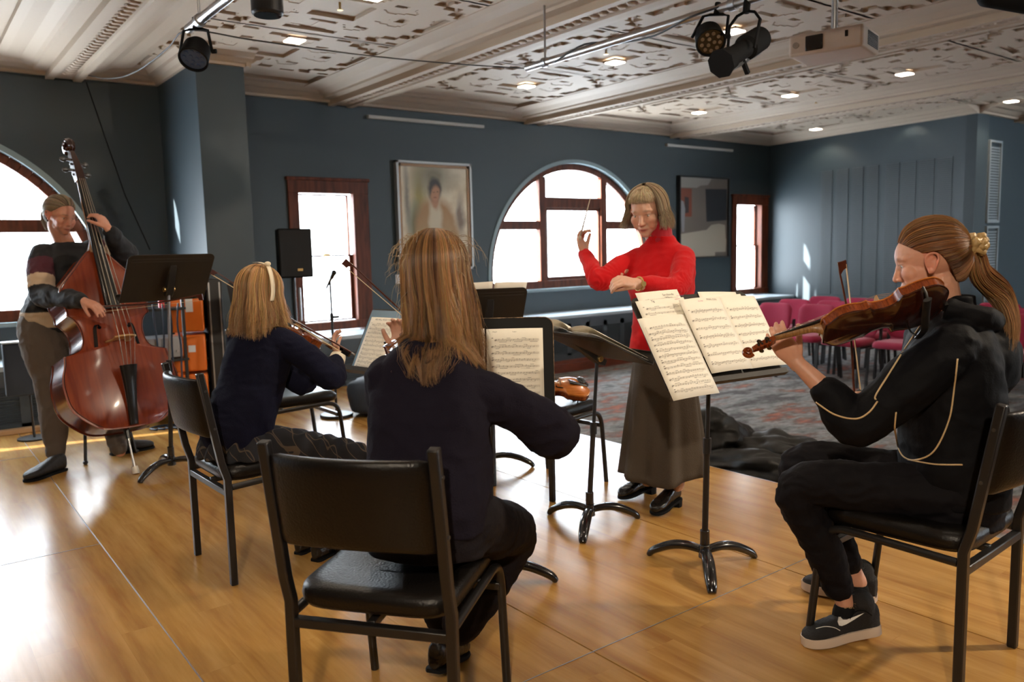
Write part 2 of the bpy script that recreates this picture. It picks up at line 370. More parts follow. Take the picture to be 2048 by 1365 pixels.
def sash_window(n, x0, x1, z0, z1, gl):
    w = empty('window_%d' % n); struct(w)
    f = MB(); a = 0.085
    for (p, q) in (((x0-0.03, YW-0.025, z0), (x0+a, YW+0.06, z1)), ((x1-a-0.06, YW-0.025, z0), (x1+0.03, YW+0.06, z1)), ((x0-0.03, YW-0.03, z1-a-0.03), (x1+0.03, YW+0.06, z1+0.03)), ((x0-0.03, YW-0.04, z0), (x1+0.03, YW+0.06, z0+0.09))):
        f.box2(p, q)
    f.box2((x0-0.045, YW-0.045, z1+0.01), (x1+0.045, YW+0.02, z1+0.045))
    f.build('window_frame', M['brownwood'], w, bevel=0.008)
    s = MB(); gx0, gx1 = x0+a, x1-a-0.06; zm = (z0+z1)/2+0.01
    for (za, zb, y) in ((zm-0.01, z1-a-0.03, YW+0.10), (z0+0.09, zm+0.01, YW+0.06)):
        t = 0.022 if y > YW+0.08 else 0.035
        s.box2((gx0-0.01, y, za), (gx0+t*0.6, y+0.03, zb)); s.box2((gx1-t, y, za), (gx1+0.04 if y < YW+0.08 else gx1, y+0.03, zb)); s.box2((gx0, y, za), (gx1, y+0.03, za+0.018)); s.box2((gx0, y, zb-0.018), (gx1, y+0.03, zb))
    s.box2((x0-0.03, YW+0.05, z0), (x0+a-0.01, YW+0.2, z1)); s.box2((x1-0.03, YW+0.05, z0), (x1+0.03, YW+0.2, z1)); s.box2((x0, YW+0.05, z1-0.09), (x1, YW+0.2, z1))
    s.build('sash', M['brownwood'], w, bevel=0.004)
    MB().box2((gx0, YW+0.075, z0+0.02), (x1-0.02, YW+0.079, z1-0.05)).build('pane', M['glass'], w)
    MB().box((0.5*(gx0+gx1), YW+0.045, zm+0.015), (0.07, 0.03, 0.02)).build('sash_catch', M['brass'], w, bevel=0.004)
    return w
sash_window(3, 3.23, 4.06, 0.50, 2.03, None); sash_window(4, 10.30, 11.15, 0.50, 2.01, None)
# --- ledge with the convector cabinet
struct(MB().box2((-6, LF-0.02, ZL-0.04), (11.10, YW, ZL)).build('trim_1', M['ledge'], bevel=0.006))
cab = MB().box2((-6, LF, ZF+0.10), (11.06, YW-0.01, ZL-0.04))
cab.box2((-6, LF-0.012, ZL-0.16), (11.06, LF, ZL-0.04)); cab.box2((-6, LF-0.012, ZF+0.1), (11.06, LF, ZF+0.23))
x = -2.0
while x < 11.0:
    cab.box2((x, LF-0.012, ZF+0.2), (x+0.07, LF, ZL-0.1))
    for k in range(15): cab.box((x+0.185, LF-0.004, 0.05+k*0.019), (0.235, 0.014, 0.007), Matrix.Rotation(0.5, 3, 'X'))
    x += 0.30
struct(cab.build('trim_2', M['cabinet']))
struct(MB().box2((-6, LF-0.022, ZF), (11.1, LF+0.05, ZF+0.105)).box2((-6, LF-0.018, ZF+0.105), (11.1, LF+0.04, ZF+0.15)).build('baseboard_window', M['skirt'], bevel=0.006))
# --- pier standing out from the window wall
struct(MB().box2((2.04, 6.72, ZF), (2.43, YW, ZC)).build('wall_pier', M['wall'], bevel=0.004))
# --- end wall with its acoustic panels
def rwp(t, z, off=0.0):   # t metres along the end wall from the window corner, off = out into the room
    d = (RB-RA).normalized(); n = Vector((d.y, -d.x, 0)); n = n if n.x < 0 else -n
    return RA+d*t+n*off+Vector((0, 0, z))
RL = (RB-RA).length
def rbox(mb, t0, t1, z0, z1, o0, o1):
    vs = [rwp(t, z, o) for t in (t0, t1) for z in (z0, z1) for o in (o0, o1)]
    mb.add(vs, [(0,1,3,2), (4,6,7,5), (0,4,5,1), (2,3,7,6), (0,2,6,4), (1,5,7,3)])
w = MB(); rbox(w, -0.1, RL, ZF, 3.3, -0.25, 0.0); struct(w.build('wall_right', M['wall']))
panels = [(6.85, 6.65), (6.59, 6.38), (6.33, 6.14), (6.09, 5.90), (5.80, 5.59), (5.56, 5.35), (5.31, 5.10), (5.06, 4.86)]
pm = MB()
for a, b_ in panels:
    ta, tb = 7.85-a, 7.85-b_
    for z0, z1 in ((0.53, 2.37), (-0.02, 0.44)):
        n_ = int((z1-z0)/0.026)
        for k in range(n_): rbox(pm, ta*1.007, tb*1.007, z0+k*0.026, z0+k*0.026+0.013, -0.01, 0.010)
ap = pm.build('acoustic_panel', mat('slotted_panel_paint', (0.062, 0.075, 0.084), 0.6)); struct(ap); ap.name = 'trim_3'
# return wall beyond the end wall's outer corner
struct(MB().box2((10.8, 4.57, ZF), (18, 4.7, 3.3)).build('wall_return', M['wall']))
v = MB(); 
for z0, z1 in ((1.52, 2.5), (0.35, 1.42)):
    v.box2((11.12, 4.54, z0), (11.15, 4.57, z1)); v.box2((11.45, 4.54, z0), (11.48, 4.57, z1)); v.box2((11.12, 4.54, z1), (11.48, 4.57, z1+.03)); v.box2((11.12, 4.54, z0-.03), (11.48, 4.57, z0))
    for k in range(int((z1-z0)/0.035)): v.box2((11.15, 4.555, z0+k*0.035), (11.45, 4.57, z0+k*0.035+0.017))
struct(v.build('trim_4', mat('vent_frame_paint', (0.30, 0.34, 0.36), 0.5)))
struct(MB().box2((-6.2, -5, ZF), (-6, YW, 3.3)).build('wall_left', M['wall']))
wb = MB()
for a, b_ in (((-6, -5.2, ZF), (11.6, -5, 3.3)), ((11.6, -5.2, ZF), (16.4, -5, 0.5)), ((11.6, -5.2, 2.5), (16.4, -5, 3.3)), ((16.4, -5.2, ZF), (18, -5, 3.3))): wb.box2(a, b_)
struct(wb.build('wall_back', mat('warm_back_wall', (0.22, 0.20, 0.18), 0.7)))
w5 = empty('window_5'); struct(w5); wf = MB()
for x in (11.6, 13.2, 14.8, 16.32): wf.box2((x, -5.12, 0.5), (x+0.08, -5.04, 2.5))
wf.box2((11.6, -5.12, 0.5), (16.4, -5.04, 0.58)); wf.box2((11.6, -5.12, 2.42), (16.4, -5.04, 2.5)); wf.build('window_frame', M['brownwood'], w5); MB().box2((11.65, -5.09, 0.55), (16.35, -5.085, 2.45)).build('pane', M['glass'], w5)
struct(MB().box2((18, -5, ZF), (18.2, 4.7, 3.3)).build('wall_far', M['wall']))

# --- ornamental plaster ceiling: an embossed relief repeated bay by bay
def relief(w, h, res=0.025):
    nx, ny = int(round(w/res)), int(round(h/res)); Z = np.zeros((nx, ny))
    X, Y = np.meshgrid((np.arange(nx)+.5)/nx*w-w/2, (np.arange(ny)+.5)/ny*h-h/2, indexing='ij')
    aX, aY = np.abs(X), np.abs(Y); r = np.sqrt((X/1.15)**2+Y**2); th = np.arctan2(Y, X/1.15)
    up = 0.024; 
    def hole(m): Z[m] = up
    # edge mouldings
    hole((aX > w/2-0.20) & (aX < w/2-0.10))
    # small sunk blocks in rows
    for bx in (0.36, 0.53, 0.70, 0.87): hole((np.abs(aX-bx) < 0.055) & (aY > h/2-0.10) & (aY < h/2-0.045))
    for by in (0.16, 0.34): hole((np.abs(aY-by) < 0.05) & (aX > w/2-0.34) & (aX < w/2-0.26))
    for bx, by in ((0.62, 0.44), (0.78, 0.30), (0.50, 0.50)): hole((np.abs(aX-bx) < 0.06) & (np.abs(aY-by) < 0.04))
    # corner fields with a bowed side
    hole((aX > 0.66) & (aX < w/2-0.24) & (aY < 0.11) & (aX-0.66 > 0.5*(0.11-aY)**1.2))
    hole((aX < 0.20) & (aY > 0.44) & (aY < 0.55) & (aY > 0.44+0.25*aX))
    # centre coffer and floral ring
    hole((aX < 0.17) & (aY < 0.17))
    ring = (r > 0.27) & (r < 0.46)
    Z[ring] = 0.004*(np.sin(8*th)[ring] > 0.3)
    hole((np.abs(aX-0.30) < 0.05) & (np.abs(aY-0.30) < 0.028)); hole((aX < 0.10) & (np.abs(aY-0.27) < 0.02)); hole((np.abs(aX-0.47) < 0.04) & (aY < 0.05))
    return Z
def ceiling_bays():
    V = []; F = []
    base = 0
    def emit_grid(Z, x0, y0, res):
        nonlocal base
        nx, ny = Z.shape; zz = ZC-0.03+Z
        # one quad per cell, walls where heights differ
        vs = []; fs = []
        xs_ = x0+np.arange(nx+1)*res; ys_ = y0+np.arange(ny+1)*res
        # merge runs along y
        for i in range(nx):
            j = 0
            while j < ny:
                k = j
                while k+1 < ny and zz[i, k+1] == zz[i, j]: k += 1
                z = zz[i, j]; n = base+len(vs)
                vs += [(xs_[i], ys_[j], z), (xs_[i+1], ys_[j], z), (xs_[i+1], ys_[k+1], z), (xs_[i], ys_[k+1], z)]; fs.append((n, n+3, n+2, n+1)); 
                if k+1 < ny:
                    z2 = zz[i, k+1]; n = base+len(vs)
                    vs += [(xs_[i], ys_[k+1], z), (xs_[i+1], ys_[k+1], z), (xs_[i+1], ys_[k+1], z2), (xs_[i], ys_[k+1], z2)]; fs.append((n, n+1, n+2, n+3))
                j = k+1
        for i in range(nx-1):
            j = 0
            while j < ny:
                if zz[i, j] == zz[i+1, j]: j += 1; continue
                k = j
                while k+1 < ny and zz[i, k+1] == zz[i, j] and zz[i+1, k+1] == zz[i+1, j]: k += 1
                n = base+len(vs)
                vs += [(xs_[i+1], ys_[j], zz[i, j]), (xs_[i+1], ys_[k+1], zz[i, j]), (xs_[i+1], ys_[k+1], zz[i+1, j]), (xs_[i+1], ys_[j], zz[i+1, j])]; fs.append((n, n+1, n+2, n+3))
                j = k+1
        V.extend(vs); F.extend(fs); base += len(vs)
    bx = [1.285, 3.82, 6.375, 9.0, 12.0, 15.0]
    Z = relief(2.0, 1.3)
    for a, b_ in zip(bx, bx[1:]):
        c = (a+b_)/2
        if a > 5: c += 0.2
        for k in range(8):
            yc = 5.83-1.275*k+0.6
            if yc-0.65 < -3: break
            ZZ = Z
            emit_grid(ZZ, c-1.0, yc-0.65, 0.025)
    V2 = MB(); V2.v = V; V2.f = F
    # flat field round them
    return V2
cl = ceiling_bays().build('ceiling', M['plaster']); struct(cl)
struct(MB().box2((-6, -5, ZC+0.005), (18, YW, ZC+0.15)).build('ceiling_slab', M['plaster'])).name = 'ceiling.001'
# beams across the room, each a moulded section
def beam_section(hw):
    half = [(0.36, ZC+0.01), (0.36, ZC-0.035), (0.30, ZC-0.045), (0.20, ZC-0.050), (0.13, ZC-0.075), (0.10, ZC-0.078), (0.09, ZC-0.095), (0.0, ZC-0.098), (0.0, ZB)]
    inner = [(hw*0.55, ZB), (hw*0.5, ZB+0.018)]
    L_ = [(-hw-a, z) for a, z in half]+[(-a, z) for a, z in inner]
    return L_+[(-a, z) for a, z in L_[::-1]]
for i, x in enumerate((-1.25, 1.285, 3.82, 6.375, 9.0, 12.0, 15.0)):
    b = MB().prism([(x+a, -5, z) for a, z in beam_section(0.135)], (0, YW+4.99, 0))
    for k in range(110):
        y = 7.6-k*0.085
        b.ell((x, y, ZB+0.014), (0.045, 0.030, 0.016), 8, 4)
        b.ell((x-0.25, y, ZC-0.052), (0.035, 0.03, 0.012), 6, 4); b.ell((x+0.25, y, ZC-0.052), (0.035, 0.03, 0.012), 6, 4)
    struct(b.build('trim_%d' % (5+i), M['plaster']))
cor = [(0.0, 2.83), (-0.05, 2.83), (-0.06, 2.85), (-0.10, 2.86), (-0.15, 2.885), (-0.20, 2.89), (-0.26, 2.92), (-0.36, 2.925), (-0.36, 2.96), (0, 2.96)]
c = MB().prism([(-6, YW+y, z) for y, z in cor], (17.3, 0, 0))
for k in range(3):
    pass
struct(c.build('trim_14', M['plaster']))
c = MB(); d = (RB-RA).normalized()
c.prism([rwp(0, z, -y) for y, z in cor], d*(RL+0.02)); struct(c.build('trim_15', M['plaster']))
c = MB().prism([(10.8, 4.57+y, z) for y, z in cor], (7, 0, 0)); struct(c.build('trim_16', M['plaster']))
c = MB(); # cornice round the pier
c.prism([(2.04+y*0.6, YW, z) for y, z in cor], (0, -1.19, 0)); c.prism([(2.43-y*0.6, YW, z) for y, z in cor], (0, -1.19, 0)); c.prism([(1.98, 6.72+y*0.6, z) for y, z in cor], (0.5, 0, 0))
struct(c.build('trim_17', M['plaster']))
# downlights sunk in the coffers
places = [(2.58, 6.02), (5.2, 6.48), (5.22, 5.25), (5.27, 4.02), (8.05, 6.65), (8.05, 5.38), (8.05, 4.1), (8.05, 2.8), (10.75, 6.75), (10.78, 5.45), (10.8, 4.2), (2.58, 4.75), (2.58, 3.5), (5.25, 2.75), (2.58, 2.2), (-0.2, 3.6), (-0.2, 5.6), (5.25, 1.4), (2.58, 0.9), (8.05, 1.4), (13.6, 3.3), (13.6, 1.5)]
names = {0: 'near the window pier, left of the black drum lamp', 1: 'nearest the tall wall above the arched window', 2: 'just below the end of the right hand lighting bar', 3: 'behind the cluster of black lanterns', 4: 'above the abstract painting', 5: 'in the middle of the row left of the projector', 6: 'below and right of the white projector', 8: 'farthest, over the window corner', 9: 'over the slotted end wall', 10: 'at the far right near the outer corner'}
for i, (x, y) in enumerate(places):
    t = empty('ceiling_downlight', (x, y, ZC-0.03))
    vis = i in names
    tag(t, ('small square lit downlight ' + names[i]) if vis else 'small square lit downlight out of view over the stage', 'ceiling light', 'square downlights in the plaster ceiling')
    MB().box((0, 0, -0.006), (0.125, 0.125, 0.014)).build('lit_diffuser', M['downlight'], t)
    f = MB()
    for a, b_, cx_, cy_ in ((0.15, 0.014, 0, 0.068), (0.15, 0.014, 0, -0.068), (0.014, 0.15, 0.068, 0), (0.014, 0.15, -0.068, 0)): f.box((cx_, cy_, 0.004), (a, b_, 0.014))
    f.build('frame', M['whiteplastic'], t)
    lamp('downlight_lamp', 'SPOT', (x, y, ZC-0.05), (x, y, 0), 26, WARM, spot_size=2.3, spot_blend=0.5, shadow_soft_size=0.05)
# ================================================================ BLACK STACKING CHAIRS
def make_chair():
    t = empty('vinyl_chair')
    w = 0.215
    for s in (-1, 1):
        MB().sqtube([(s*w, -0.215, 0), (s*w, -0.215, 0.43), (s*w, -0.235, 0.50), (s*w, -0.295, 0.86)], 0.027, up=(0, 1, 0)).build('rear_leg', M['tube'], t, bevel=0.004)
        p = [(s*w, 0.245, 0), (s*w, 0.215, 0.28), (s*w, 0.205, 0.345), (s*w, 0.185, 0.385), (s*w, 0.15, 0.402), (s*w, 0.09, 0.405), (s*w, -0.20, 0.395)]
        MB().tube(catmull(p, 4), 0.0128, 10).build('front_leg', M['tube'], t, auto=50)
    r = MB().sqtube([(-w, -0.215, 0.375), (w, -0.215, 0.375)], 0.025, up=(0, 0, 1)).sqtube([(-w, 0.20, 0.33), (w, 0.20, 0.33)], 0.022, up=(0, 0, 1)).sqtube([(0, -0.21, 0.382), (0, 0.15, 0.398)], 0.022, up=(0, 0, 1))
    r.build('cross_rail', M['tube'], t, bevel=0.003)
    # seat pad: rolled front, slightly dished
    def pad(nx, ny, f_top, f_bot, outl):
        mb = MB(); top = []; bot = []
        return mb
    mb = MB(); nx, ny = 18, 18; hw, hl = 0.212, 0.225
    def sup(u): return math.copysign(abs(u)**0.5, u)
    rings = []
    prof = [(0.30, 1.0, 0), (0.80, 1.0, 0), (0.93, 0.96, 0), (0.985, 0.80, 0), (1.0, 0.55, 0), (0.99, 0.30, 0), (0.95, 0.08, 0), (0.86, 0.0, 0), (0.3, 0.0, 0)]
    for sc_, h, _ in prof:
        ring = []
        for k in range(48):
            a = 2*PI*k/48; ca, sa = math.cos(a), math.sin(a)
            x = math.copysign(abs(ca)**0.32, ca); y = math.copysign(abs(sa)**0.32, sa)
            X = x*hw*sc_; Y = y*hl*sc_
            zt = 0.475-0.014*math.exp(-((X/0.14)**2+((Y+0.03)/0.14)**2))-0.030*max(0, (Y-0.12)/0.1)**2+0.012*max(0, (Y-0.05)/0.15)
            zb = 0.408
            ring.append(Vector((X, Y, zb+(zt-zb)*h)))
        rings.append(ring)
    mb.rings(rings); mb.build('seat', M['vinyl'], t, smooth=True, loc=(0, 0, 0))
    # curved back pad
    mb = MB(); rings = []; n = 17
    for i in range(n):
        u = -1+2*i/(n-1); x = u*0.203; ed = 1-0.45*max(0, abs(u)-0.9)/0.1
        yc = -0.268-0.050*(1-u*u); ring = []
        for k in range(24):
            a = 2*PI*k/24; ca, sa = math.cos(a), math.sin(a)
            zz = math.copysign(abs(sa)**0.35, sa); yy = math.copysign(abs(ca)**0.6, ca)
            z = 0.713+(0.118+0.016*(1-u*u)*(-1 if sa < 0 else 0.3))*zz*(0.92+0.08*ed)
            y = yc-0.16*(z-0.713)+yy*0.020*ed
            ring.append(Vector((x, y, z)))
        rings.append(ring)
    mb.rings(rings); mb.build('backrest', M['vinyl'], t, smooth=True)
    sb = MB()
    for s in (-1, 1):
        for z in (0.64, 0.79): sb.cyl((s*(w+0.012), -0.232-0.17*(z-0.5), z), (s*(w+0.017), -0.232-0.17*(z-0.5), z), 0.005, 10)
    sb.build('bolt', M['darksteel'], t)
    return t
ch0 = make_chair()
CH = [((1.03, 1.864, 0), -52.5, 'black vinyl chair nearest the camera, under the girl with long loose hair'),
      ((1.176, 3.35, 0), -88, 'black vinyl chair under the child with a ribbon in the hair'),
      ((2.505, 1.19, 0), 3, 'black vinyl chair at the right edge under the girl with the ponytail'),
      ((1.87, 4.68, 0), -90, 'empty black vinyl chair beyond the child with the ribbon'),
      ((2.78, 3.345, 0), -81, 'black vinyl chair with a violin lying on its seat')]
for i, (p, a, lab) in enumerate(CH):
    o = ch0 if i == 0 else copy_tree(ch0)
    o.location = p; o.rotation_euler = (0, 0, math.radians(a)); tag(o, lab, 'chair', 'black vinyl chairs of the players')
# bassist's stool
t = empty('bass_stool', (0.98, 5.86, 0)); tag(t, 'black stool with thin splayed legs behind the double bass player', 'stool')
MB().cyl((0, 0, 0.60), (0, 0, 0.65), 0.15, 28).build('seat', M['vinyl'], t, bevel=0.015)
for k in range(4):
    a = PI/4+k*PI/2+0.3; MB().tube([(0.12*math.cos(a), 0.12*math.sin(a), 0.61), (0.24*math.cos(a), 0.24*math.sin(a), 0.0)], 0.010, 8).ell((0.24*math.cos(a), 0.24*math.sin(a), 0.013), (0.016, 0.016, 0.013), 8, 6).build('leg', M['tube'], t, auto=50)
rg = [(0.195*math.cos(PI/4+k*PI/2+0.3), 0.195*math.sin(PI/4+k*PI/2+0.3), 0.25) for k in range(4)]
mb = MB()
for k in range(4): mb.cyl(rg[k], rg[(k+1) % 4], 0.006, 8)
mb.build('stretcher', M['tube'], t)

# ================================================================ CRIMSON AUDIENCE CHAIRS
def make_red():
    t = empty('audience_chair')
    mb = MB(); rings = []
    for z, s in ((0.415, 0.93), (0.42, 1.0), (0.455, 1.0), (0.478, 0.94), (0.487, 0.75), (0.488, 0.3)):
        rings.append([Vector((math.copysign(abs(math.cos(2*PI*k/32))**0.4, math.cos(2*PI*k/32))*0.225*s, math.copysign(abs(math.sin(2*PI*k/32))**0.4, math.sin(2*PI*k/32))*0.215*s, z-0.012*(s < 0.5))) for k in range(32)])
    mb.rings(rings).build('seat', M['redfab'], t, smooth=True)
    mb = MB(); rings = []
    for i in range(13):
        u = -1+2*i/12; ed = (1-abs(u)**6)**0.5 if abs(u) < 1 else 0.05
        ed = max(ed, 0.25)
        rings.append([Vector((u*0.225, -0.215+0.035*u*u-0.05*0+(-0.12*(0.155*math.copysign(abs(math.sin(a))**0.5, math.sin(a))))+0.028*ed*math.cos(a), 0.645+0.155*ed**0.35*math.copysign(abs(math.sin(a))**0.5, math.sin(a)))) for a in [2*PI*k/20 for k in range(20)]])
    mb.rings(rings).build('backrest', M['redfab'], t, smooth=True)
    for s in (-1, 1):
        MB().sqtube([(s*0.235, -0.27, 0), (s*0.235, -0.21, 0.42), (s*0.235, -0.225, 0.62)], 0.024, up=(0, 1, 0)).build('leg', M['tube'], t)
        MB().sqtube([(s*0.235, 0.23, 0), (s*0.235, 0.19, 0.41), (s*0.235, -0.2, 0.41)], 0.024, up=(0, 1, 0)).build('leg', M['tube'], t)
    MB().cyl((0.215, -0.15, 0.40), (0.24, -0.15, 0.44), 0.01, 8).cyl((-0.215, -0.15, 0.40), (-0.24, -0.15, 0.44), 0.01, 8).build('link_bracket', M['steel'], t)
    return t
red0 = make_red(); first = True
for ri, x in enumerate((7.98, 8.62, 9.26)):
    for k in range(6):
        y = 5.62-0.53*k+(0.18 if ri else 0)
        if ri == 2 and k == 0: y = 5.78
        o = red0 if first else copy_tree(red0); first = False
        o.location = (x+0.04*math.sin(k*2.3+ri), y, ZF); o.rotation_euler = (0, 0, PI/2+0.05*math.sin(3*k+ri))
        rn = ('front', 'middle', 'rear')[ri]
        on = ['end chair next to the window ledge', 'second chair from the window ledge', 'third chair from the window ledge', 'fourth chair from the window ledge', 'fifth from the window ledge, behind the violinist', 'at the right edge behind the ponytail'][k]
        tag(o, 'crimson upholstered chair in the %s row, %s' % (rn, on), 'chair', 'crimson audience chairs on the carpet')

# ================================================================ MUSIC STANDS
def make_stand(name, base, deskc, w, tilt, label, W=0.51, H=0.335, yaw0=0.3, metal=False, lip=0.055, style='sheet', legr=0.25):
    t = empty(name, (base[0], base[1], 0)); tag(t, label, 'music stand', 'music stands on the stage')
    b = Vector((base[0], base[1], 0)); r = Vector((math.cos(w), math.sin(w), 0)); front = Vector((math.sin(w), -math.cos(w), 0))
    up = -front*math.sin(tilt)+Vector((0, 0, math.cos(tilt))); nrm = r.cross(up).normalized()
    if nrm.dot(front) < 0: nrm = -nrm
    c = Vector(deskc)-b; back = c-nrm*0.03
    # cast base with three arching feet
    for k in range(3):
        a = yaw0+k*2*PI/3; dx, dy = math.cos(a), math.sin(a)
        pts = catmull([(dx*0.015, dy*0.015, 0.075), (dx*0.08, dy*0.08, 0.080), (dx*0.15, dy*0.15, 0.066), (dx*legr*0.9, dy*legr*0.9, 0.030), (dx*legr, dy*legr, 0.004)], 5)
        n_ = len(pts); MB().tube(pts, [0.020+0.007*math.sin(PI*i/(n_-1)) - 0.004*(i/(n_-1)) for i in range(n_)], 10, flat=0.75).build('foot', M['gloss'], t, smooth=True)
    MB().cyl((0, 0, 0.045), (0, 0, 0.10), 0.026, 18, 0.021).cyl((0, 0, 0.10), (0, 0, 0.16), 0.019, 18).build('hub', M['gloss'], t, bevel=0.003)
    top = back-up*0.05
    tz = top.z-0.01
    MB().cyl((0, 0, 0.12), (top.x*0.5, top.y*0.5, tz*0.58), 0.0125, 14).build('outer_tube', M['standmetal'], t, auto=40)
    MB().cyl((top.x*0.5, top.y*0.5, tz*0.55), (top.x, top.y, tz), 0.0088, 12).build('inner_tube', M['steel'] if metal else M['black'], t, auto=40)
    MB().cyl((top.x*0.5, top.y*0.5, tz*0.55), (top.x*0.52, top.y*0.52, tz*0.62), 0.0165, 14).build('collar', M['black'], t, auto=40)
    # tilt bracket: wedge under the desk and its brass knob
    br = MB(); s = 0.022
    P = [back-up*0.10, back+up*0.11, top+Vector((0, 0, 0.0))-nrm*0.035-up*0.01, top-nrm*0.03-up*0.05]
    br.prism([p-r*s for p in P], r*2*s); br.build('tilt_bracket', M['black'], t, bevel=0.004)
    kn = top-nrm*0.01-up*0.005
    MB().cyl(kn-r*0.034, kn+r*0.034, 0.014, 14).build('tilt_knob', M['brass'], t, bevel=0.003)
    # desk
    def P3(u, v, n_=0.0): return c+r*u+up*v+nrm*n_
    rc = 0.035; pts = []
    for (cx_, cy_, a0) in ((W/2-rc, H/2-rc, 0), (-W/2+rc, H/2-rc, PI/2)):
        for k in range(7): a = a0+k/6*PI/2; pts.append((cx_+rc*math.cos(a), cy_+rc*math.sin(a)))
    pts += [(-W/2, -H/2), (W/2, -H/2)]
    d = MB().prism([P3(u, v, -0.004) for u, v in pts], nrm*0.005)
    if style == 'sheet':
        for k in (0.40, 0.34): d.prism([P3(-W/2+0.02, H*k, -0.0055), P3(W/2-0.02, H*k, -0.0055), P3(W/2-0.02, H*k+0.006, -0.0055), P3(-W/2+0.02, H*k+0.006, -0.0055)], nrm*0.002)
    d.build('desk', M['standmetal'] if style == 'sheet' else M['scratched'], t, bevel=0.0015)
    if style == 'board':
        we = [P3(u, v, 0.0012) for u, v in pts]; MB().tube(we+[we[0]], 0.0014, 5).build('worn_edge', mat('worn_tan_edge', (0.32, 0.22, 0.13), 0.7, var=0.9, scale=60), t)
    l = MB().prism([P3(-W/2, -H/2, -0.004), P3(-W/2, -H/2, lip), P3(-W/2, -H/2+0.022, lip), P3(-W/2, -H/2+0.022, lip-0.004), P3(-W/2, -H/2+0.005, lip-0.004), P3(-W/2, -H/2+0.005, 0.0)], r*W)
    l.build('lip', M['standmetal'] if style == 'sheet' else M['scratched'], t, bevel=0.001)
    return t, P3, r, up, nrm, Vector(t.location)
def scratched():
    m, N, L, b = newmat('scuffed_black_board'); tc = N.new('ShaderNodeTexCoord')
    n = N.new('ShaderNodeTexNoise'); n.inputs['Scale'].default_value = 45; n.inputs['Detail'].default_value = 8; L.new(tc.outputs['Object'], n.inputs['Vector'])
    r = N.new('ShaderNodeValToRGB'); L.new(n.outputs['Fac'], r.inputs['Fac']); e = r.color_ramp.elements
    e[0].position = 0.74; e[0].color = (0.008, 0.007, 0.007, 1); e[1].position = 0.78; e[1].color = (0.22, 0.16, 0.11, 1)
    L.new(r.outputs[0], b.inputs['Base Color']); b.inputs['Roughness'].default_value = 0.6; b.inputs['Specular IOR Level'].default_value = 0.2; return m
M['scratched'] = scratched()
ST = {}
ST[6] = make_stand('music_stand', (2.50, 2.03), (2.47, 1.99, 0.945), -0.13, 0.60, 'music stand in front of the ponytail girl, loaded with loose white music', W=0.60, H=0.39, yaw0=-2.35, lip=0.022)
ST[5] = make_stand('music_stand', (2.504, 2.712), (2.535, 2.72, 0.845), PI/2-0.1, 1.12, 'music stand with a nearly flat desk beside the conductor', yaw0=-2.45)
ST[1] = make_stand('music_stand', (1.244, 5.068), (1.29, 5.03, 1.18), 3.30, 0.62, 'music stand in front of the double bass player, the back of its desk to us', yaw0=-2.6, metal=True)
ST[3] = make_stand('music_stand', (1.751, 2.459), (1.765, 2.475, 0.865), -0.66, 0.20, 'scuffed black music stand in front of the long-haired girl', W=0.51, H=0.355, yaw0=-0.6, metal=False, style='board')
ST[2] = make_stand('music_stand', (1.93, 3.46), (1.90, 3.44, 0.86), -1.36, 0.50, 'music stand in front of the child with the ribbon', yaw0=0.4, W=0.50, H=0.35)
ST[4] = make_stand('music_stand', (2.74, 3.82), (2.78, 3.88, 0.93), 2.80, 0.50, 'music stand behind the scuffed one, desk turned away, sheets poking over its top', yaw0=-0.6, W=0.46, H=0.33)
# folded stand leaning by the pier
s7 = make_stand('music_stand', (2.22, 6.35), (2.22, 6.33, 0.93), 2.2, 0.25, 'spare black music stand in front of the pier, beside the orange cases', yaw0=0.1, W=0.34, H=0.34)

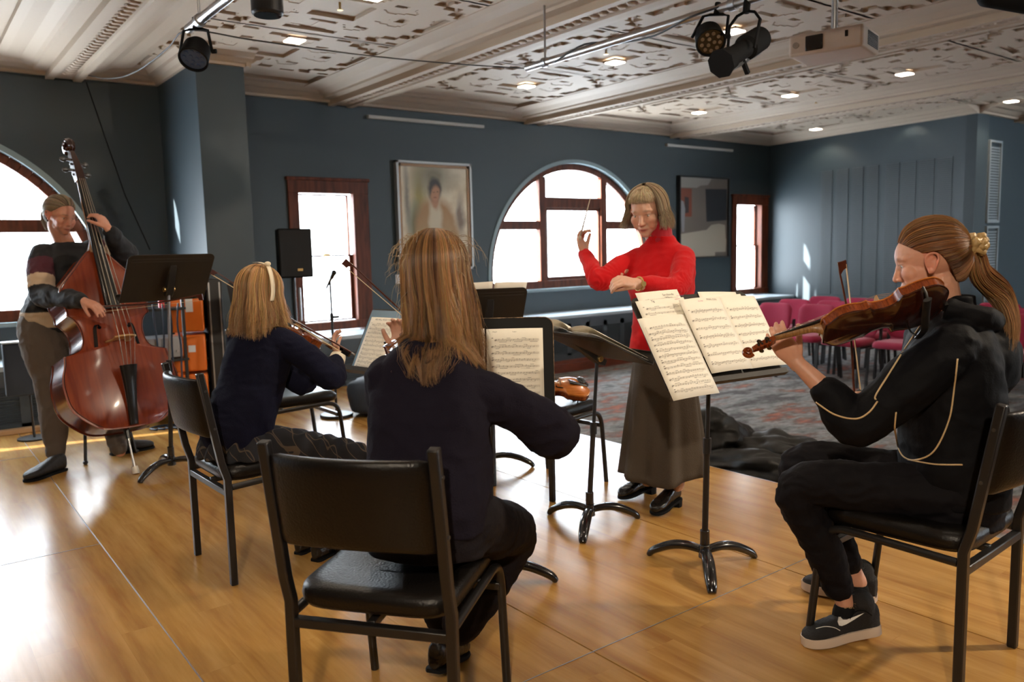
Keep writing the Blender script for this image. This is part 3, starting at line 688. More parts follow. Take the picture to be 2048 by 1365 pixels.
# ================================================================ SHEET MUSIC
def page(stand, u0, v0, w, h, n_off, rot=0.0, staves=10, dens=16, seed=1, label='', group=None, bow=0.006, top=0.10, title=None, titlecol='ink', tsize=0.012, skew=0.0, gray='ink', bracket=False):
    P3 = stand[1]; rnd = random.Random(seed); o = empty('sheet_music', stand[5]); tag(o, label, 'sheet music', group or 'pages of music on the stands')
    ca, sa = math.cos(rot), math.sin(rot)
    def Q(s, t, e=0.0):   # s across 0..1, t up 0..1
        x = (s-0.5)*w; y = (t-0.5)*h; X = x*ca-y*sa+u0+w/2; Y = x*sa+y*ca+v0+h/2
        return P3(X, Y, n_off+bow*math.sin(PI*s)*(0.6+0.4*t)+e)
    mb = MB(); nx, ny = 8, 6; vs = []; fs = []
    for i in range(nx+1):
        for j in range(ny+1): vs.append(Q(i/nx, j/ny))
    for i in range(nx):
        for j in range(ny): a = i*(ny+1)+j; fs.append((a, a+ny+1, a+ny+2, a+1))
    mb.add(vs, fs); p = mb.build('page', M['paper'], o, smooth=True)
    sd = p.modifiers.new('thick', 'SOLIDIFY'); sd.thickness = 0.0006; sd.offset = -1
    k = MB(); E = 0.0012
    def q4(s0, t0, s1, t1, s2, t2, s3, t3): k.add([Q(s0, t0, E), Q(s1, t1, E), Q(s2, t2, E), Q(s3, t3, E)], [(0, 1, 2, 3)])
    def line(s0, t0, s1, t1, th):
        n = 5 if abs(s1-s0) > 0.2 else 1
        for i in range(n):
            a = s0+(s1-s0)*i/n; b_ = s0+(s1-s0)*(i+1)/n; ta = t0+(t1-t0)*i/n; tb = t0+(t1-t0)*(i+1)/n
            if abs(s1-s0) > abs(t1-t0)*0.3: q4(a, ta-th/2/h, b_, tb-th/2/h, b_, tb+th/2/h, a, ta+th/2/h)
            else: q4(a-th/2/w, ta, a+th/2/w, ta, b_+th/2/w, tb, b_-th/2/w, tb)
    sp = (1-top-0.06)/staves; g = 0.0017/h
    for i in range(staves):
        t = 1-top-sp*(i+0.55); L0 = 0.08 if i else 0.14
        for j in range(-2, 3): line(L0, t+j*g, 0.93, t+j*g, 0.00028)
        # clef
        line(L0+0.015, t-3.2*g, L0+0.03, t+3.2*g, 0.0016); line(L0+0.005, t-0.5*g, L0+0.035, t+0.5*g, 0.003); line(L0+0.035, t, L0+0.05, t+g, 0.0016)
        nb = 4
        x = L0+0.08
        n = max(6, int(dens*rnd.uniform(0.7, 1.2))); beam = None
        for q in range(n):
            s = x+(0.90-x)*q/n+rnd.uniform(-0.004, 0.004); lvl = rnd.randint(-3, 3); tt = t+lvl*g/1.0*0.9
            hw, hh = 0.0016/w, 0.0011/h
            k.add([Q(s+hw*math.cos(a), tt+hh*math.sin(a), E) for a in [PI/3*z for z in range(6)]], [(0, 1, 2, 3, 4, 5)])
            d_ = 1 if lvl < 0 else -1; e_ = tt+d_*3.4*g
            line(s+d_*hw, tt, s+d_*hw+1e-4, e_, 0.00045)
            if q % 4 in (0, 1, 2) and rnd.random() < 0.55: line(s, t+4.2*g*d_, s+(0.90-x)/n, t+4.2*g*d_, 0.0012)
        for q in range(1, nb): line(x+(0.93-x)*q/nb, t-2*g, x+(0.93-x)*q/nb+1e-4, t+2*g, 0.0004)
        if rnd.random() < 0.4: line(0.09, t+5.0*g, 0.12, t+5.0*g, 0.0025)
        if rnd.random() < 0.4: line(0.6, t-5.5*g, 0.85, t-5.2*g, 0.0004)
    if bracket: line(0.07, 1-top-sp*1.9, 0.0702, 1-top-sp*0.3, 0.0007); line(0.07, 1-top-sp*0.3, 0.085, 1-top-sp*0.3, 0.0007)
    k.build('notation', M[gray], o)
    if title:
        for (txt, s, t, size, col, sx) in title:
            cu = bpy.data.curves.new('lettering', 'FONT'); cu.body = txt; cu.size = size; cu.align_x = 'CENTER'
            tmp = bpy.data.objects.new('lettering', cu); C.objects.link(tmp); bpy.context.view_layer.update()
            me = bpy.data.meshes.new_from_object(tmp.evaluated_get(bpy.context.evaluated_depsgraph_get()))
            bpy.data.objects.remove(tmp)
            for v in me.vertices:
                x, y = v.co.x*sx, v.co.y; v.co = Q(s+x/w, t+y/h, E)
            me.materials.clear(); me.materials.append(M[col]); lo = bpy.data.objects.new('lettering', me); C.objects.link(lo); lo.parent = o
    return o
P6 = ST[6]
page(P6, -0.262, -0.035, 0.21, 0.25, 0.006, 0.03, 9, 8, 11, 'music sheet behind on the ponytail girl\'s stand, top left, titled in small grey type', title=[('Sarabande', 0.72, 0.90, 0.014, 'ink', 1), ('for Orchestra', 0.72, 0.86, 0.006, 'ink', 1), ('Arr. for strings', 1.0, 0.875, 0.006, 'inkred', 1)], bow=0.002)
page(P6, -0.285, -0.085, 0.24, 0.26, 0.012, 0.02, 10, 8, 12, 'music sheet marked Tig, half covered behind the open part', title=[('Tig', 0.33, 0.955, 0.013, 'inkdark', 1), ('senza sord', 0.85, 0.97, 0.006, 'inkred', 1)], bow=0.002)
page(P6, 0.035, -0.06, 0.20, 0.255, 0.006, -0.06, 8, 8, 13, 'blank-topped loose sheet poking up behind on the right of the same stand', bow=0.002)
page(P6, 0.075, -0.09, 0.19, 0.262, 0.010, 0.05, 8, 8, 19, 'second loose sheet fanned out beside it, upper right', bow=0.002)
page(P6, -0.325, -0.245, 0.222, 0.335, 0.030, 0.02, 12, 16, 14, 'left page of the open three-page part, twelve close staves, hanging off the left', bracket=True, bow=0.012)
page(P6, -0.100, -0.165, 0.212, 0.318, 0.034, 0.0, 7, 20, 15, 'middle page of the open part headed FINAL COU, seven wide-set staves', title=[('FINAL COU', 0.74, 0.955, 0.011, 'ink', 1), ('Rock Beat', 0.45, 0.945, 0.006, 'inkred', 1)], top=0.12, bow=0.010)
page(P6, 0.112, -0.163, 0.200, 0.318, 0.024, -0.01, 7, 20, 16, 'right page of the open part, seven staves, behind the violin scroll', top=0.12, bow=0.008)
P3_ = ST[3]
page(P3_, 0.000, -0.165, 0.215, 0.300, 0.008, 0.0, 10, 14, 21, 'right page of the open part on the scuffed black stand, ten staves', title=[('Violin I', 0.5, 0.95, 0.006, 'ink', 1), ('Allegro', 0.15, 0.955, 0.006, 'ink', 1)], bow=0.006)
page(P3_, -0.212, -0.165, 0.205, 0.302, 0.010, 0.0, 10, 14, 22, 'left page of that open part, mostly hidden by long hair', bow=0.014)
P2 = ST[2]
page(P2, -0.215, -0.165, 0.20, 0.290, 0.012, 0.0, 11, 14, 31, 'music titled We Will Rock You on the child\'s stand', title=[('WE WILL ROCK YOU', 0.5, 0.94, 0.013, 'inkdark', 1)], bow=0.002)
page(P2, 0.0, -0.165, 0.20, 0.290, 0.012, 0.0, 11, 14, 32, 'second page beside it hidden behind the long-haired girl', bow=0.002)
o = MB(); P = [P2[1](a, b, 0.004) for a, b in ((-0.235, -0.16), (0.225, -0.16), (0.225, 0.165), (-0.235, 0.165))]; o.prism(P, ST[2][4]*0.004)
o = o.build('display_folder', mat('blue_plastic_folder', (0.16, 0.26, 0.36), 0.2), loc=ST[2][5]); tag(o, 'blue display folder behind the music on the child\'s stand', 'folder')
P4 = ST[4]
for i, (u, w_, n_, r_) in enumerate(((-0.22, 0.20, -0.008, 0.03), (-0.02, 0.205, 0.012, -0.04))):
    page(P4, u, -0.10, w_, 0.30, 0.008+0.006*i, r_, 8, 8, 41+i, ('sheet poking over the far stand, at its right corner', 'sheet poking over the far stand, near the long hair')[i], bow=0.001)
P5 = ST[5]
for i in range(4):
    page(P5, -0.235+0.23*(i % 2), -0.150+0.004*i, 0.225, 0.31, 0.010+0.006*i, 0.03*(i-1.5), 12, 8, 51+i, ('lower left sheet of the conductor\'s score', 'lower right sheet of the conductor\'s score', 'curling upper sheet of the conductor\'s score on the far side', 'top sheet of the conductor\'s score on the near side')[i], bow=0.006+0.008*i)

# ================================================================ VIOLINS, DOUBLE BASS, BOWS
def half_outline(L_, up_w, waist, low_w, n=10, sloped=False):
    # half outline from the neck (top) to the tail (bottom), x>0; y from L_/2 to -L_/2
    k = L_
    if not sloped:
        a = [(0.0, 0.5), (0.12, 0.494), (up_w*0.62, 0.465), (up_w*0.93, 0.395), (up_w, 0.325), (up_w*0.955, 0.25), (up_w*0.86, 0.19), (up_w*0.90, 0.148)]
        c = [(up_w*0.90, 0.148), (waist*1.10, 0.108), (waist, 0.05), (waist*1.0, -0.005), (waist*1.18, -0.06), (low_w*0.90, -0.098)]
        b = [(low_w*0.90, -0.098), (low_w*0.89, -0.145), (low_w*0.98, -0.22), (low_w, -0.29), (low_w*0.94, -0.38), (low_w*0.68, -0.455), (0.12, -0.492), (0, -0.5)]
    else:
        a = [(0.0, 0.5), (0.045, 0.495), (0.085, 0.455), (up_w*0.62, 0.385), (up_w*0.93, 0.30), (up_w, 0.235), (up_w*0.93, 0.175), (up_w*0.93, 0.135)]
        c = [(up_w*0.93, 0.135), (waist*1.12, 0.105), (waist, 0.045), (waist*1.03, -0.02), (waist*1.2, -0.06), (low_w*0.90, -0.085)]
        b = [(low_w*0.90, -0.085), (low_w*0.92, -0.13), (low_w*0.99, -0.20), (low_w, -0.27), (low_w*0.94, -0.37), (low_w*0.70, -0.450), (0.14, -0.492), (0, -0.5)]
    out = []
    for seg in (a, c, b):
        pts = catmull([Vector((x, y, 0)) for x, y in seg], 5)
        out += [(p.x, p.y) for p in pts[:-1]]
    out.append((0, -0.5)); return [(x*k, y*k) for x, y in out]
def make_fiddle(kind, mtop, mback, mrib, mneck, scale=1.0, rest=True):
    bass = kind == 'double_bass'
    if bass: L_, uw, wa, lw, rib, arch, over = 1.13, 0.235, 0.165, 0.305, 0.20, 0.035, 0.006
    else: L_, uw, wa, lw, rib, arch, over = 0.356, 0.235, 0.157, 0.292, 0.031, 0.015, 0.0028
    h = half_outline(L_, uw, wa, lw, sloped=bass)
    full = h+[(-x, y) for x, y in h[-2:0:-1]]
    t = empty(kind); n = len(full)
    def plate(z, s, ar, th):
        rings = []
        rings.append([Vector((x*1.0, y*1.0, z-th*s)) for x, y in full])
        for q in (1.0, 0.97, 0.92, 0.8, 0.62, 0.42, 0.2, 0.02):
            hh = ar*(1-q**2)**1.1 if q < 0.97 else (0.0 if q == 1.0 else -0.0008)
            rings.append([Vector((x*q, y*(0.0+q**0.35 if q > 0.02 else 0.2), z+s*hh)) for x, y in full])
        return MB().rings(rings if s > 0 else rings, caps=True)
    def off(d):
        res = []
        for i, (x, y) in enumerate(full):
            a = Vector((*full[i-1], 0)); b_ = Vector((*full[(i+1) % n], 0)); tt = (b_-a).normalized(); res.append((x+tt.y*-d*-1 if False else x-(-tt.y)*-d, y-(tt.x)*-d))
        return res
    plate(rib/2, 1, arch, over*1.2).build('belly', mtop, t, auto=60, weld=True)
    plate(-rib/2, -1, arch*0.9, over*1.2).build('back_plate', mback, t, auto=60, weld=True)
    inner = [(x*(1-over/(L_*0.28)), y*(1-over/(L_*0.5))) for x, y in full]
    MB().rings([[Vector((x, y, -rib/2)) for x, y in inner], [Vector((x, y, rib/2)) for x, y in inner]], caps=False).build('ribs', mrib, t, auto=50)
    e = MB().tube([Vector((x*0.965, y*0.975, rib/2+0.0004+arch*0.02)) for x, y in full]+[Vector((full[0][0]*0.965, full[0][1]*0.975, rib/2+0.0004+arch*0.02))], 0.0006 if not bass else 0.002, 4); e.build('purfling', M['ebony'], t)
    K = 1.0 if not bass else 3.05
    zt = rib/2
    # neck, heel, pegbox and scroll (side profile, thickness)
    nl = 0.130 if not bass else 0.46
    y0 = L_/2
    hz = zt+0.008*K
    zn = zt+0.012*K
    prof = catmull([(0, y0-0.004*K, -rib*0.5), (0, y0+0.006*K, -rib*0.2), (0, y0+0.02*K, zt-0.012*K), (0, y0+0.04*K, zt-0.009*K), (0, y0+nl, zt-0.004*K*0.8)], 4)
    wN = 0.0125*K if not bass else 0.026
    mb = MB(); rings = []
    top_z = lambda y: zt+0.004*K*0.9+0.0*(y-y0)
    for i, p in enumerate(prof):
        w_ = wN*(1.25-0.25*min(1, i/6)); ring = []
        zl = p.z; zh = top_z(p.y)
        for k in range(9):
            a = PI+PI*k/8; ring.append(Vector((w_*math.cos(a), p.y, zh+(zh-zl)*math.sin(a))))
        rings.append(ring)
    mb.rings(rings); 
    # pegbox
    pb = [(y0+nl, wN*0.95, -0.007*K, 0.006*K), (y0+nl+0.02*K, wN*0.92, -0.014*K, 0.005*K), (y0+nl+0.05*K, wN*0.72, -0.018*K, -0.001*K), (y0+nl+0.072*K, wN*0.50, -0.020*K, -0.008*K)]
    rr = []
    for (y, w_, zl, zh) in pb:
        rr.append([Vector((-w_, y, zt+zl)), Vector((w_, y, zt+zl)), Vector((w_, y, zt+zh)), Vector((-w_, y, zt+zh))])
    mb2 = MB().rings(rr)
    # scroll: spiral tube
    cy, cz = y0+nl+0.086*K, zt-0.018*K; R0 = 0.0150*K; sp_ = []
    for i in range(40):
        a = -2.3+i*0.31; q = 1-i/44; sp_.append((Vector((0, cy-R0*q*math.cos(a+PI)*-1*0+R0*q*math.cos(a), cz+R0*q*math.sin(a))), q))
    mb2.tube([p for p, q in sp_], [0.0052*K*q+0.0012*K for p, q in sp_], 8, up=(1, 0, 0))
    mb2.ell((0, cy, cz), (0.0135*K, 0.0045*K, 0.0045*K), 12, 8)
    mb2.tube([p for p, q in sp_], [0.0040*K*q+0.0015*K for p, q in sp_], 8, up=(1, 0, 0))
    for s in (-1, 1):
        mb2.tube([p+Vector((s*(0.003+0.0085*(1-q))*K, 0, 0)) for p, q in sp_], [0.0034*K*q+0.001*K for p, q in sp_], 7, up=(1, 0, 0))
    mb.build('neck', mneck, t, smooth=True); mb2.build('scroll', M['viored'] if not bass else M['viodark'], t, auto=50)
    for i, (dy, sd) in enumerate(((0.018, 1), (0.028, -1), (0.042, 1), (0.052, -1))):
        y = y0+nl+dy*K; z = zt-0.006*K-0.08*dy*K; g = MB()
        kk = K if not bass else 2.2
        g.cyl((-sd*wN*1.1, y, z), (sd*(wN+0.010*kk), y, z), 0.0032*kk, 10, 0.0040*kk); g.ell((sd*(wN+0.017*kk), y, z), (0.0095*kk, 0.0075*kk, 0.0038*kk), 12, 8, Matrix.Rotation(0.5, 3, 'X'))
        g.build('peg', M['ebony'] if not bass else M['darksteel'], t, smooth=True)
    # fingerboard
    fl = 0.27 if not bass else 0.86; w0, w1 = (0.012, 0.0212) if not bass else (0.022, 0.044)
    fb = []
    for i in range(7):
        u = i/6; y = y0+nl-fl*u; w_ = w0+(w1-w0)*u; zz = top_z(y)+0.003*K+u*(0.0135 if not bass else 0.052); th = 0.005*K*0.8
        fb.append([Vector((w_*math.cos(a), y, zz+(w_*0.35)*math.sin(a))) for a in [PI*k/8 for k in range(9)]]+[Vector((-w_, y, zz-th)), Vector((w_, y, zz-th))])
    MB().rings(fb).build('fingerboard', M['ebony'], t, auto=40)
    # bridge
    yb = -0.03*L_ if bass else -0.005; bz = zt+arch*0.93; bh = 0.030 if not bass else 0.135; bw = 0.021 if not bass else 0.075
    bp = [(-bw, 0), (-bw*0.55, 0), (-bw*0.5, bh*0.25), (-bw*0.15, bh*0.42), (bw*0.15, bh*0.42), (bw*0.5, bh*0.25), (bw*0.55, 0), (bw, 0), (bw*0.95, bh*0.2), (bw*0.72, bh*0.45), (bw*0.85, bh*0.85), (bw*0.45, bh*0.98), (0, bh*1.04), (-bw*0.45, bh*0.98), (-bw*0.85, bh*0.85), (-bw*0.72, bh*0.45), (-bw*0.95, bh*0.2)]
    MB().prism([(x, yb-0.0015*K, bz+z) for x, z in bp], (0, 0.003*K, 0)).build('bridge', M['maple'], t, bevel=0.0003*K)
    # tailpiece
    ty1 = yb-0.055*K if not bass else yb-0.17; ty0 = -L_/2+0.004*K; tz1 = bz+bh*0.55; tz0 = zt+0.006*K
    tw1, tw0 = (0.020, 0.010) if not bass else (0.052, 0.026)
    rr = []
    for i in range(6):
        u = i/5; w_ = lerp(tw1, tw0, u)*(1-0.18*math.sin(PI*u)); y = lerp(ty1, ty0, u); z = lerp(tz1, tz0, u)
        rr.append([Vector((w_*math.cos(a), y, z+w_*0.35*math.sin(a))) for a in [PI*k/8 for k in range(9)]]+[Vector((-w_, y, z-0.003*K)), Vector((w_, y, z-0.003*K))])
    MB().rings(rr).build('tailpiece', M['ebony'], t, auto=40)
    # strings
    for i, s in enumerate((-1.5, -0.5, 0.5, 1.5)):
        a = Vector((s*w0*0.48, y0+nl+0.002*K, top_z(0)+0.0065*K)); b_ = Vector((s*bw*0.42, yb, bz+bh*1.02-abs(s)*0.0012*K)); c_ = Vector((s*tw1*0.42, ty1, tz1+0.0035*K))
        MB().tube([a, b_, c_], (0.00055 if not bass else 0.0019)*(1.15-0.1*i), 6).build('string', M['string'], t)
    # f-holes
    for s in (-1, 1):
        fx, fy = (0.036, -0.012) if not bass else (0.125, -0.045); fh = 0.034 if not bass else 0.125
        def zf(x, y):
            q = min(0.95, abs(x)/(L_*wa*1.12)); return zt+arch*(1-q**2)**1.1+0.0007*K
        pts = catmull([(s*(fx-0.012*K), fy+fh*0.85, 0), (s*(fx-0.010*K), fy+fh, 0), (s*(fx-0.004*K), fy+fh*0.85, 0), (s*fx, fy, 0), (s*(fx+0.006*K), fy-fh*0.85, 0), (s*(fx+0.012*K), fy-fh, 0), (s*(fx+0.014*K), fy-fh*0.8, 0)], 4)
        mb = MB(); N_ = len(pts)
        for i in range(N_-1):
            w_ = (0.0012+0.0022*math.sin(PI*i/(N_-1)))*K; a, b_ = pts[i], pts[i+1]
            mb.add([(a.x-w_, a.y, zf(a.x-w_, a.y)), (a.x+w_, a.y, zf(a.x+w_, a.y)), (b_.x+w_, b_.y, zf(b_.x+w_, b_.y)), (b_.x-w_, b_.y, zf(b_.x-w_, b_.y))], [(0, 1, 2, 3)])
        for p in (pts[0], pts[-1]):
            mb.add([(p.x+0.0034*K*math.cos(a), p.y+0.0034*K*math.sin(a), zf(p.x+0.0034*K*math.cos(a), p.y)+0.0002*K) for a in [2*PI*k/14 for k in range(14)]], [tuple(range(14))])
        mb.build('sound_hole', M['darkglass'], t)
    if bass:
        MB().cyl((0, -L_/2+0.03, 0), (0, -L_/2-0.05, 0), 0.022, 16, 0.016).build('pin_collar', M['ebony'], t, auto=40)
        pin = MB().cyl((0, -L_/2-0.03, 0), (0, -L_/2-0.235, 0), 0.0065, 12).build('end_pin', M['steel'], t, auto=40)
        MB().cyl((0, -L_/2-0.225, 0), (0, -L_/2-0.27, 0), 0.018, 14, 0.020).build('rubber_tip', M['ivory'], pin, auto=40)
    else:
        cb = MB().ell((0.045, -L_/2+0.028, zt+0.014), (0.034, 0.024, 0.010), 20, 10); cb.box((0.02, -L_/2+0.003, 0), (0.03, 0.010, rib+0.02)); cb.build('chin_rest', M['ebony'], t, auto=50)
        if rest:
            sr = MB().tube(catmull([(-0.10, -0.085, -rib/2-0.035), (-0.05, -0.095, -rib/2-0.030), (0, -0.10, -rib/2-0.036), (0.05, -0.105, -rib/2-0.042), (0.10, -0.10, -rib/2-0.036)], 5), 0.012, 10, flat=0.5)
            for s in (-1, 1): sr.tube([(s*0.085, -0.09, -rib/2-0.035), (s*0.102, -0.09, -rib/2-0.015), (s*0.104, -0.09, -rib/2+0.005)], 0.0035, 8)
            sr.build('shoulder_rest', M['black'], t, auto=50)
    t.scale = (scale,)*3
    return t
def place_frame(o, origin, yaxis, zaxis, scale=1.0):
    y = Vector(yaxis).normalized(); z = Vector(zaxis); z = (z-y*z.dot(y)).normalized(); x = y.cross(z)
    m = Matrix.Identity(4)
    for i in range(3): m[i][0], m[i][1], m[i][2], m[i][3] = x[i]*scale, y[i]*scale, z[i]*scale, Vector(origin)[i]
    o.matrix_world = m; return o
def make_bow(tip, frog, side, kind='violin', label='', name='violin_bow'):
    # tip and frog: ends of the hair; side: direction from hair towards the stick
    tip = Vector(tip); frog = Vector(frog); ax = (frog-tip).normalized(); L_ = (frog-tip).length; s = Vector(side); s = (s-ax*s.dot(ax)).normalized(); x = ax.cross(s)
    k = 1.0 if kind == 'violin' else 1.5
    o = empty(name, tip); tag(o, label, 'bow')
    P = lambda a, b_, c_=0.0: ax*a+s*b_+x*c_
    pts = [P(-0.006, 0.022*k), P(0.004, 0.021*k)]+[P(L_*u, (0.021-0.012*math.sin(PI*min(1, u*1.0)))*k+0.002) for u in (0.05, 0.15, 0.3, 0.45, 0.6, 0.75, 0.9)]+[P(L_+0.03, 0.020*k)]
    MB().tube(catmull(pts, 3), [0.0026*k+0.0014*k*i/27 for i in range(28)], 8).prism([P(-0.010, 0.024*k, -0.003*k), P(-0.012, -0.001, -0.003*k), P(0.012, 0.0, -0.003*k), P(0.016, 0.010*k, -0.003*k), P(0.03, 0.020*k, -0.003*k)], x*0.006*k).build('stick', M['bowwood'], o, auto=50)
    MB().prism([P(0.0, -0.0005, -0.0045*k), P(L_-0.01, -0.0005, -0.0045*k), P(L_-0.01, 0.0012, -0.0045*k), P(0, 0.0012, -0.0045*k)], x*0.009*k).build('bow_hair', M['bowhair'], o)
    MB().prism([P(L_-0.022, -0.002, -0.006*k), P(L_+0.022, -0.002, -0.006*k), P(L_+0.026, 0.017*k, -0.006*k), P(L_-0.014, 0.017*k, -0.006*k)], x*0.012*k).build('frog', M['ebony'], o, bevel=0.002)
    MB().cyl(P(L_+0.028, 0.019*k), P(L_+0.046, 0.019*k), 0.0045*k, 10).build('screw', M['steel'], o, auto=40)
    return o
# the violin lying on the empty chair
v0 = make_fiddle('violin', M['viotop'], M['viodark'], M['viored'], M['vioneck'])
tag(v0, 'amber violin lying on the empty chair behind the scuffed stand', 'violin', 'violins')
def basis(o, origin, y, z, s=1.0): return place_frame(o, origin, y, z, s)
basis(v0, Vector((2.80, 3.28, 0.545)), Vector((-0.92, 0.34, 0.10)), Vector((0.05, -0.42, 0.9)))
# ponytail girl's violin (seen from below and behind)
vR = make_fiddle('violin', M['viotop'], M['viodark'], M['viored'], M['vioneck'])
tag(vR, 'dark red violin under the chin of the ponytail girl', 'violin', 'violins')
# scroll end at about pixel (1490,700), tail under the chin at (1885,600)
vr_s = D(1487, 706, 2.34); vr_t = D(1888, 594, 2.30)
VRY = (vr_s-vr_t).normalized()
_view = (((vr_s+vr_t)/2)-Vector((0, 0, CAMZ))).normalized()
VRZ = (Vector((0, 0, 1))*0.80+_view*0.60)
VRS = (vr_s-vr_t).length/0.585
basis(vR, vr_t+VRY*0.178*VRS, VRY, VRZ, VRS)
# child's violin
vC = make_fiddle('violin', M['viored'], M['viored'], M['viored'], M['vioneck'])
tag(vC, 'small reddish violin held by the child with the ribbon', 'violin', 'violins')
vc_t = D(545, 648, 3.36); vc_s = D(650, 694, 3.74)
VCY = (vc_s-vc_t).normalized(); VCS = 0.90
basis(vC, vc_t+VCY*0.178*VCS, VCY, Vector((0.10, -0.35, 0.93)), VCS)
# long-haired girl's violin, mostly hidden by her
vM = make_fiddle('violin', M['viored'], M['viodark'], M['viored'], M['vioneck'])
tag(vM, 'violin of the long-haired girl, only its chin rest and peg end showing past her hair', 'violin', 'violins')
vm_t = D(862, 690, 2.26); vm_s = D(786, 682, 2.80)
VMY = (vm_s-vm_t).normalized(); basis(vM, vm_t+VMY*0.178, VMY, Vector((-0.25, 0.1, 0.95)))
# double bass
bs = make_fiddle('double_bass', M['basstop'], M['bassrib'], M['bassrib'], M['vioneck'])
tag(bs, 'reddish brown double bass held upright at the left', 'double bass')
pin = G(272, 948); BSC = 1.0
topc = D(140, 335, 5.13); BY = (topc-pin).normalized()
cen = pin+BY*(0.27+1.13/2)
_tc = (Vector((0, 0, 1.0))-cen); _tc.z = 0; _tc.normalize()
_side = Vector((0, 0, 1)).cross(_tc)    # points to the image right
BZ = _tc*0.92+_side*0.40
if (_side.dot(Vector((_R[0], _R[1], _R[2])))) < 0: BZ = _tc*0.92-_side*0.40
basis(bs, cen, BY, BZ, BSC)
# bows
make_bow(D(403, 601, 4.62), D(205, 624, 4.72), Vector((0, 0, 1)), 'bass', 'double bass bow drawn level across the strings', 'bass_bow')
make_bow(D(1692, 528, 2.42), D(1722, 790, 2.60), -Vector(_R), 'violin', 'upright violin bow of the ponytail girl')
make_bow(D(688, 532, 2.85), D(1000, 800, 2.62), Vector((0, 0, 1))+Vector(_R), 'violin', 'violin bow pointing up and left past the long-haired girl')
make_bow(D(424, 550, 3.74), D(690, 709, 3.36), Vector((0, 0, 1))+Vector(_R)*0.5, 'violin', 'violin bow of the child, passing behind the head')

# ================================================================ SOUND GEAR
t = empty('loudspeaker', (2.88, 6.95, 0)); 
c = D(584, 507, 7.15); t.location = c; a_ = math.atan2(-c.x, c.y)+0.25; t.rotation_euler = (0, 0, a_+0.0)
tag(t, 'black loudspeaker on a pole left of the tall window', 'loudspeaker')
MB().prism([(-0.15, -0.13, -0.215), (0.15, -0.13, -0.215), (0.11, 0.13, -0.215), (-0.11, 0.13, -0.215)], (0, 0, 0.43)).build('cabinet', M['matteblack'], t, bevel=0.012)
MB().prism([(-0.138, -0.138, -0.20), (0.138, -0.138, -0.20), (0.138, -0.138, 0.20), (-0.138, -0.138, 0.20)], (0, 0.012, 0)).build('grille', mat('speaker_grille', (0.006, 0.006, 0.007), 0.6, bump=0.6, scale=500), t, bevel=0.004)
MB().box((0.03, -0.142, -0.145), (0.045, 0.004, 0.022)).build('badge', M['brass'], t)
s = empty('speaker_stand', (c.x, c.y, 0)); tag(s, 'black tripod pole under the loudspeaker', 'speaker stand')
MB().cyl((0, 0, 0.12), (0, 0, c.z-0.20), 0.016, 14).build('pole', M['tube'], s, auto=40)
MB().cyl((0, 0, 0.55), (0, 0, 0.62), 0.026, 14).build('collar', M['black'], s, auto=40)
for k in range(3):
    a = 0.5+k*2*PI/3; MB().sqtube([(0.02*math.cos(a), 0.02*math.sin(a), 0.58), (0.42*math.cos(a), 0.42*math.sin(a), 0.012)], 0.020).build('leg', M['tube'], s)
MB().cyl((0.06, 0.02, 0.70), (0.06, 0.02, 1.0), 0.012, 10).build('handle', M['steel'], s, auto=40)
p = D(662, 600, 6.35); t = empty('microphone_stand', (p.x, p.y, 0)); tag(t, 'black microphone stand with a microphone before the tall window', 'microphone stand')
zt = D(658, 565, 6.35).z
MB().cyl((0, 0, 0.03), (0, 0, 0.80), 0.010, 12).build('lower_tube', M['tube'], t, auto=40)
MB().cyl((0, 0, 0.78), (0, 0, zt), 0.0085, 12).build('upper_tube', M['black'], t, auto=40)
MB().cyl((0, 0, 0.78), (0, 0, 0.83), 0.015, 12).box((0.025, -0.02, 0.80), (0.05, 0.03, 0.02)).build('clutch', M['black'], t)
MB().cyl((0, 0, 0), (0, 0, 0.025), 0.13, 30).build('round_base', M['tube'], t, bevel=0.006)
a = D(652, 578, 6.35)-Vector((p.x, p.y, 0)); b = D(668, 546, 6.30)-Vector((p.x, p.y, 0))
MB().tube([a, a+(b-a)*0.62, b-(b-a)*0.28, b], [0.007, 0.012, 0.017, 0.017], 12).ell(b, (0.022, 0.022, 0.022), 14, 10).build('microphone', M['darkglass'], t, auto=50)
# orange cases in a black rack
ob = D(378, 670, 6.6); lo = Vector((ob.x, ob.y, 0))
for i, (z0, z1, lab) in enumerate(((0.0, 0.36, 'lowest orange equipment case, mostly behind the double bass'), (0.375, 0.68, 'middle orange equipment case with a small white label'), (0.695, 1.06, 'topmost orange equipment case with a tall white label'))):
    t = empty('equipment_case', (lo.x, lo.y, z0)); t.rotation_euler = (0, 0, -0.30); tag(t, lab, 'equipment case', 'orange cases by the pier')
    h = z1-z0
    MB().box((0, 0, h/2), (0.25, 0.30, h-0.01)).build('shell', M['orange'], t, bevel=0.016, seg=3)
    MB().box((0.02, -0.152, h*0.62), (0.055, 0.003, 0.055 if i < 2 else 0.12)).build('label', M['white'], t)
    MB().box((0.127, -0.05, h*0.3), (0.02, 0.04, 0.025)).box((0.127, -0.05, h*0.8), (0.02, 0.04, 0.025)).build('latch', M['black'], t, bevel=0.003)
t = empty('equipment_rack', (lo.x+0.215, lo.y-0.035, 0)); t.rotation_euler = (0, 0, -0.30); tag(t, 'narrow black rack cabinet beside the orange cases', 'rack')
MB().box((0, 0, 0.56), (0.12, 0.32, 1.12)).build('cabinet', M['black'], t, bevel=0.008)
MB().box((-0.04, -0.165, 0.56), (0.01, 0.01, 1.06)).box((0.04, -0.165, 0.56), (0.01, 0.01, 1.06)).build('rail', M['steel'], t)
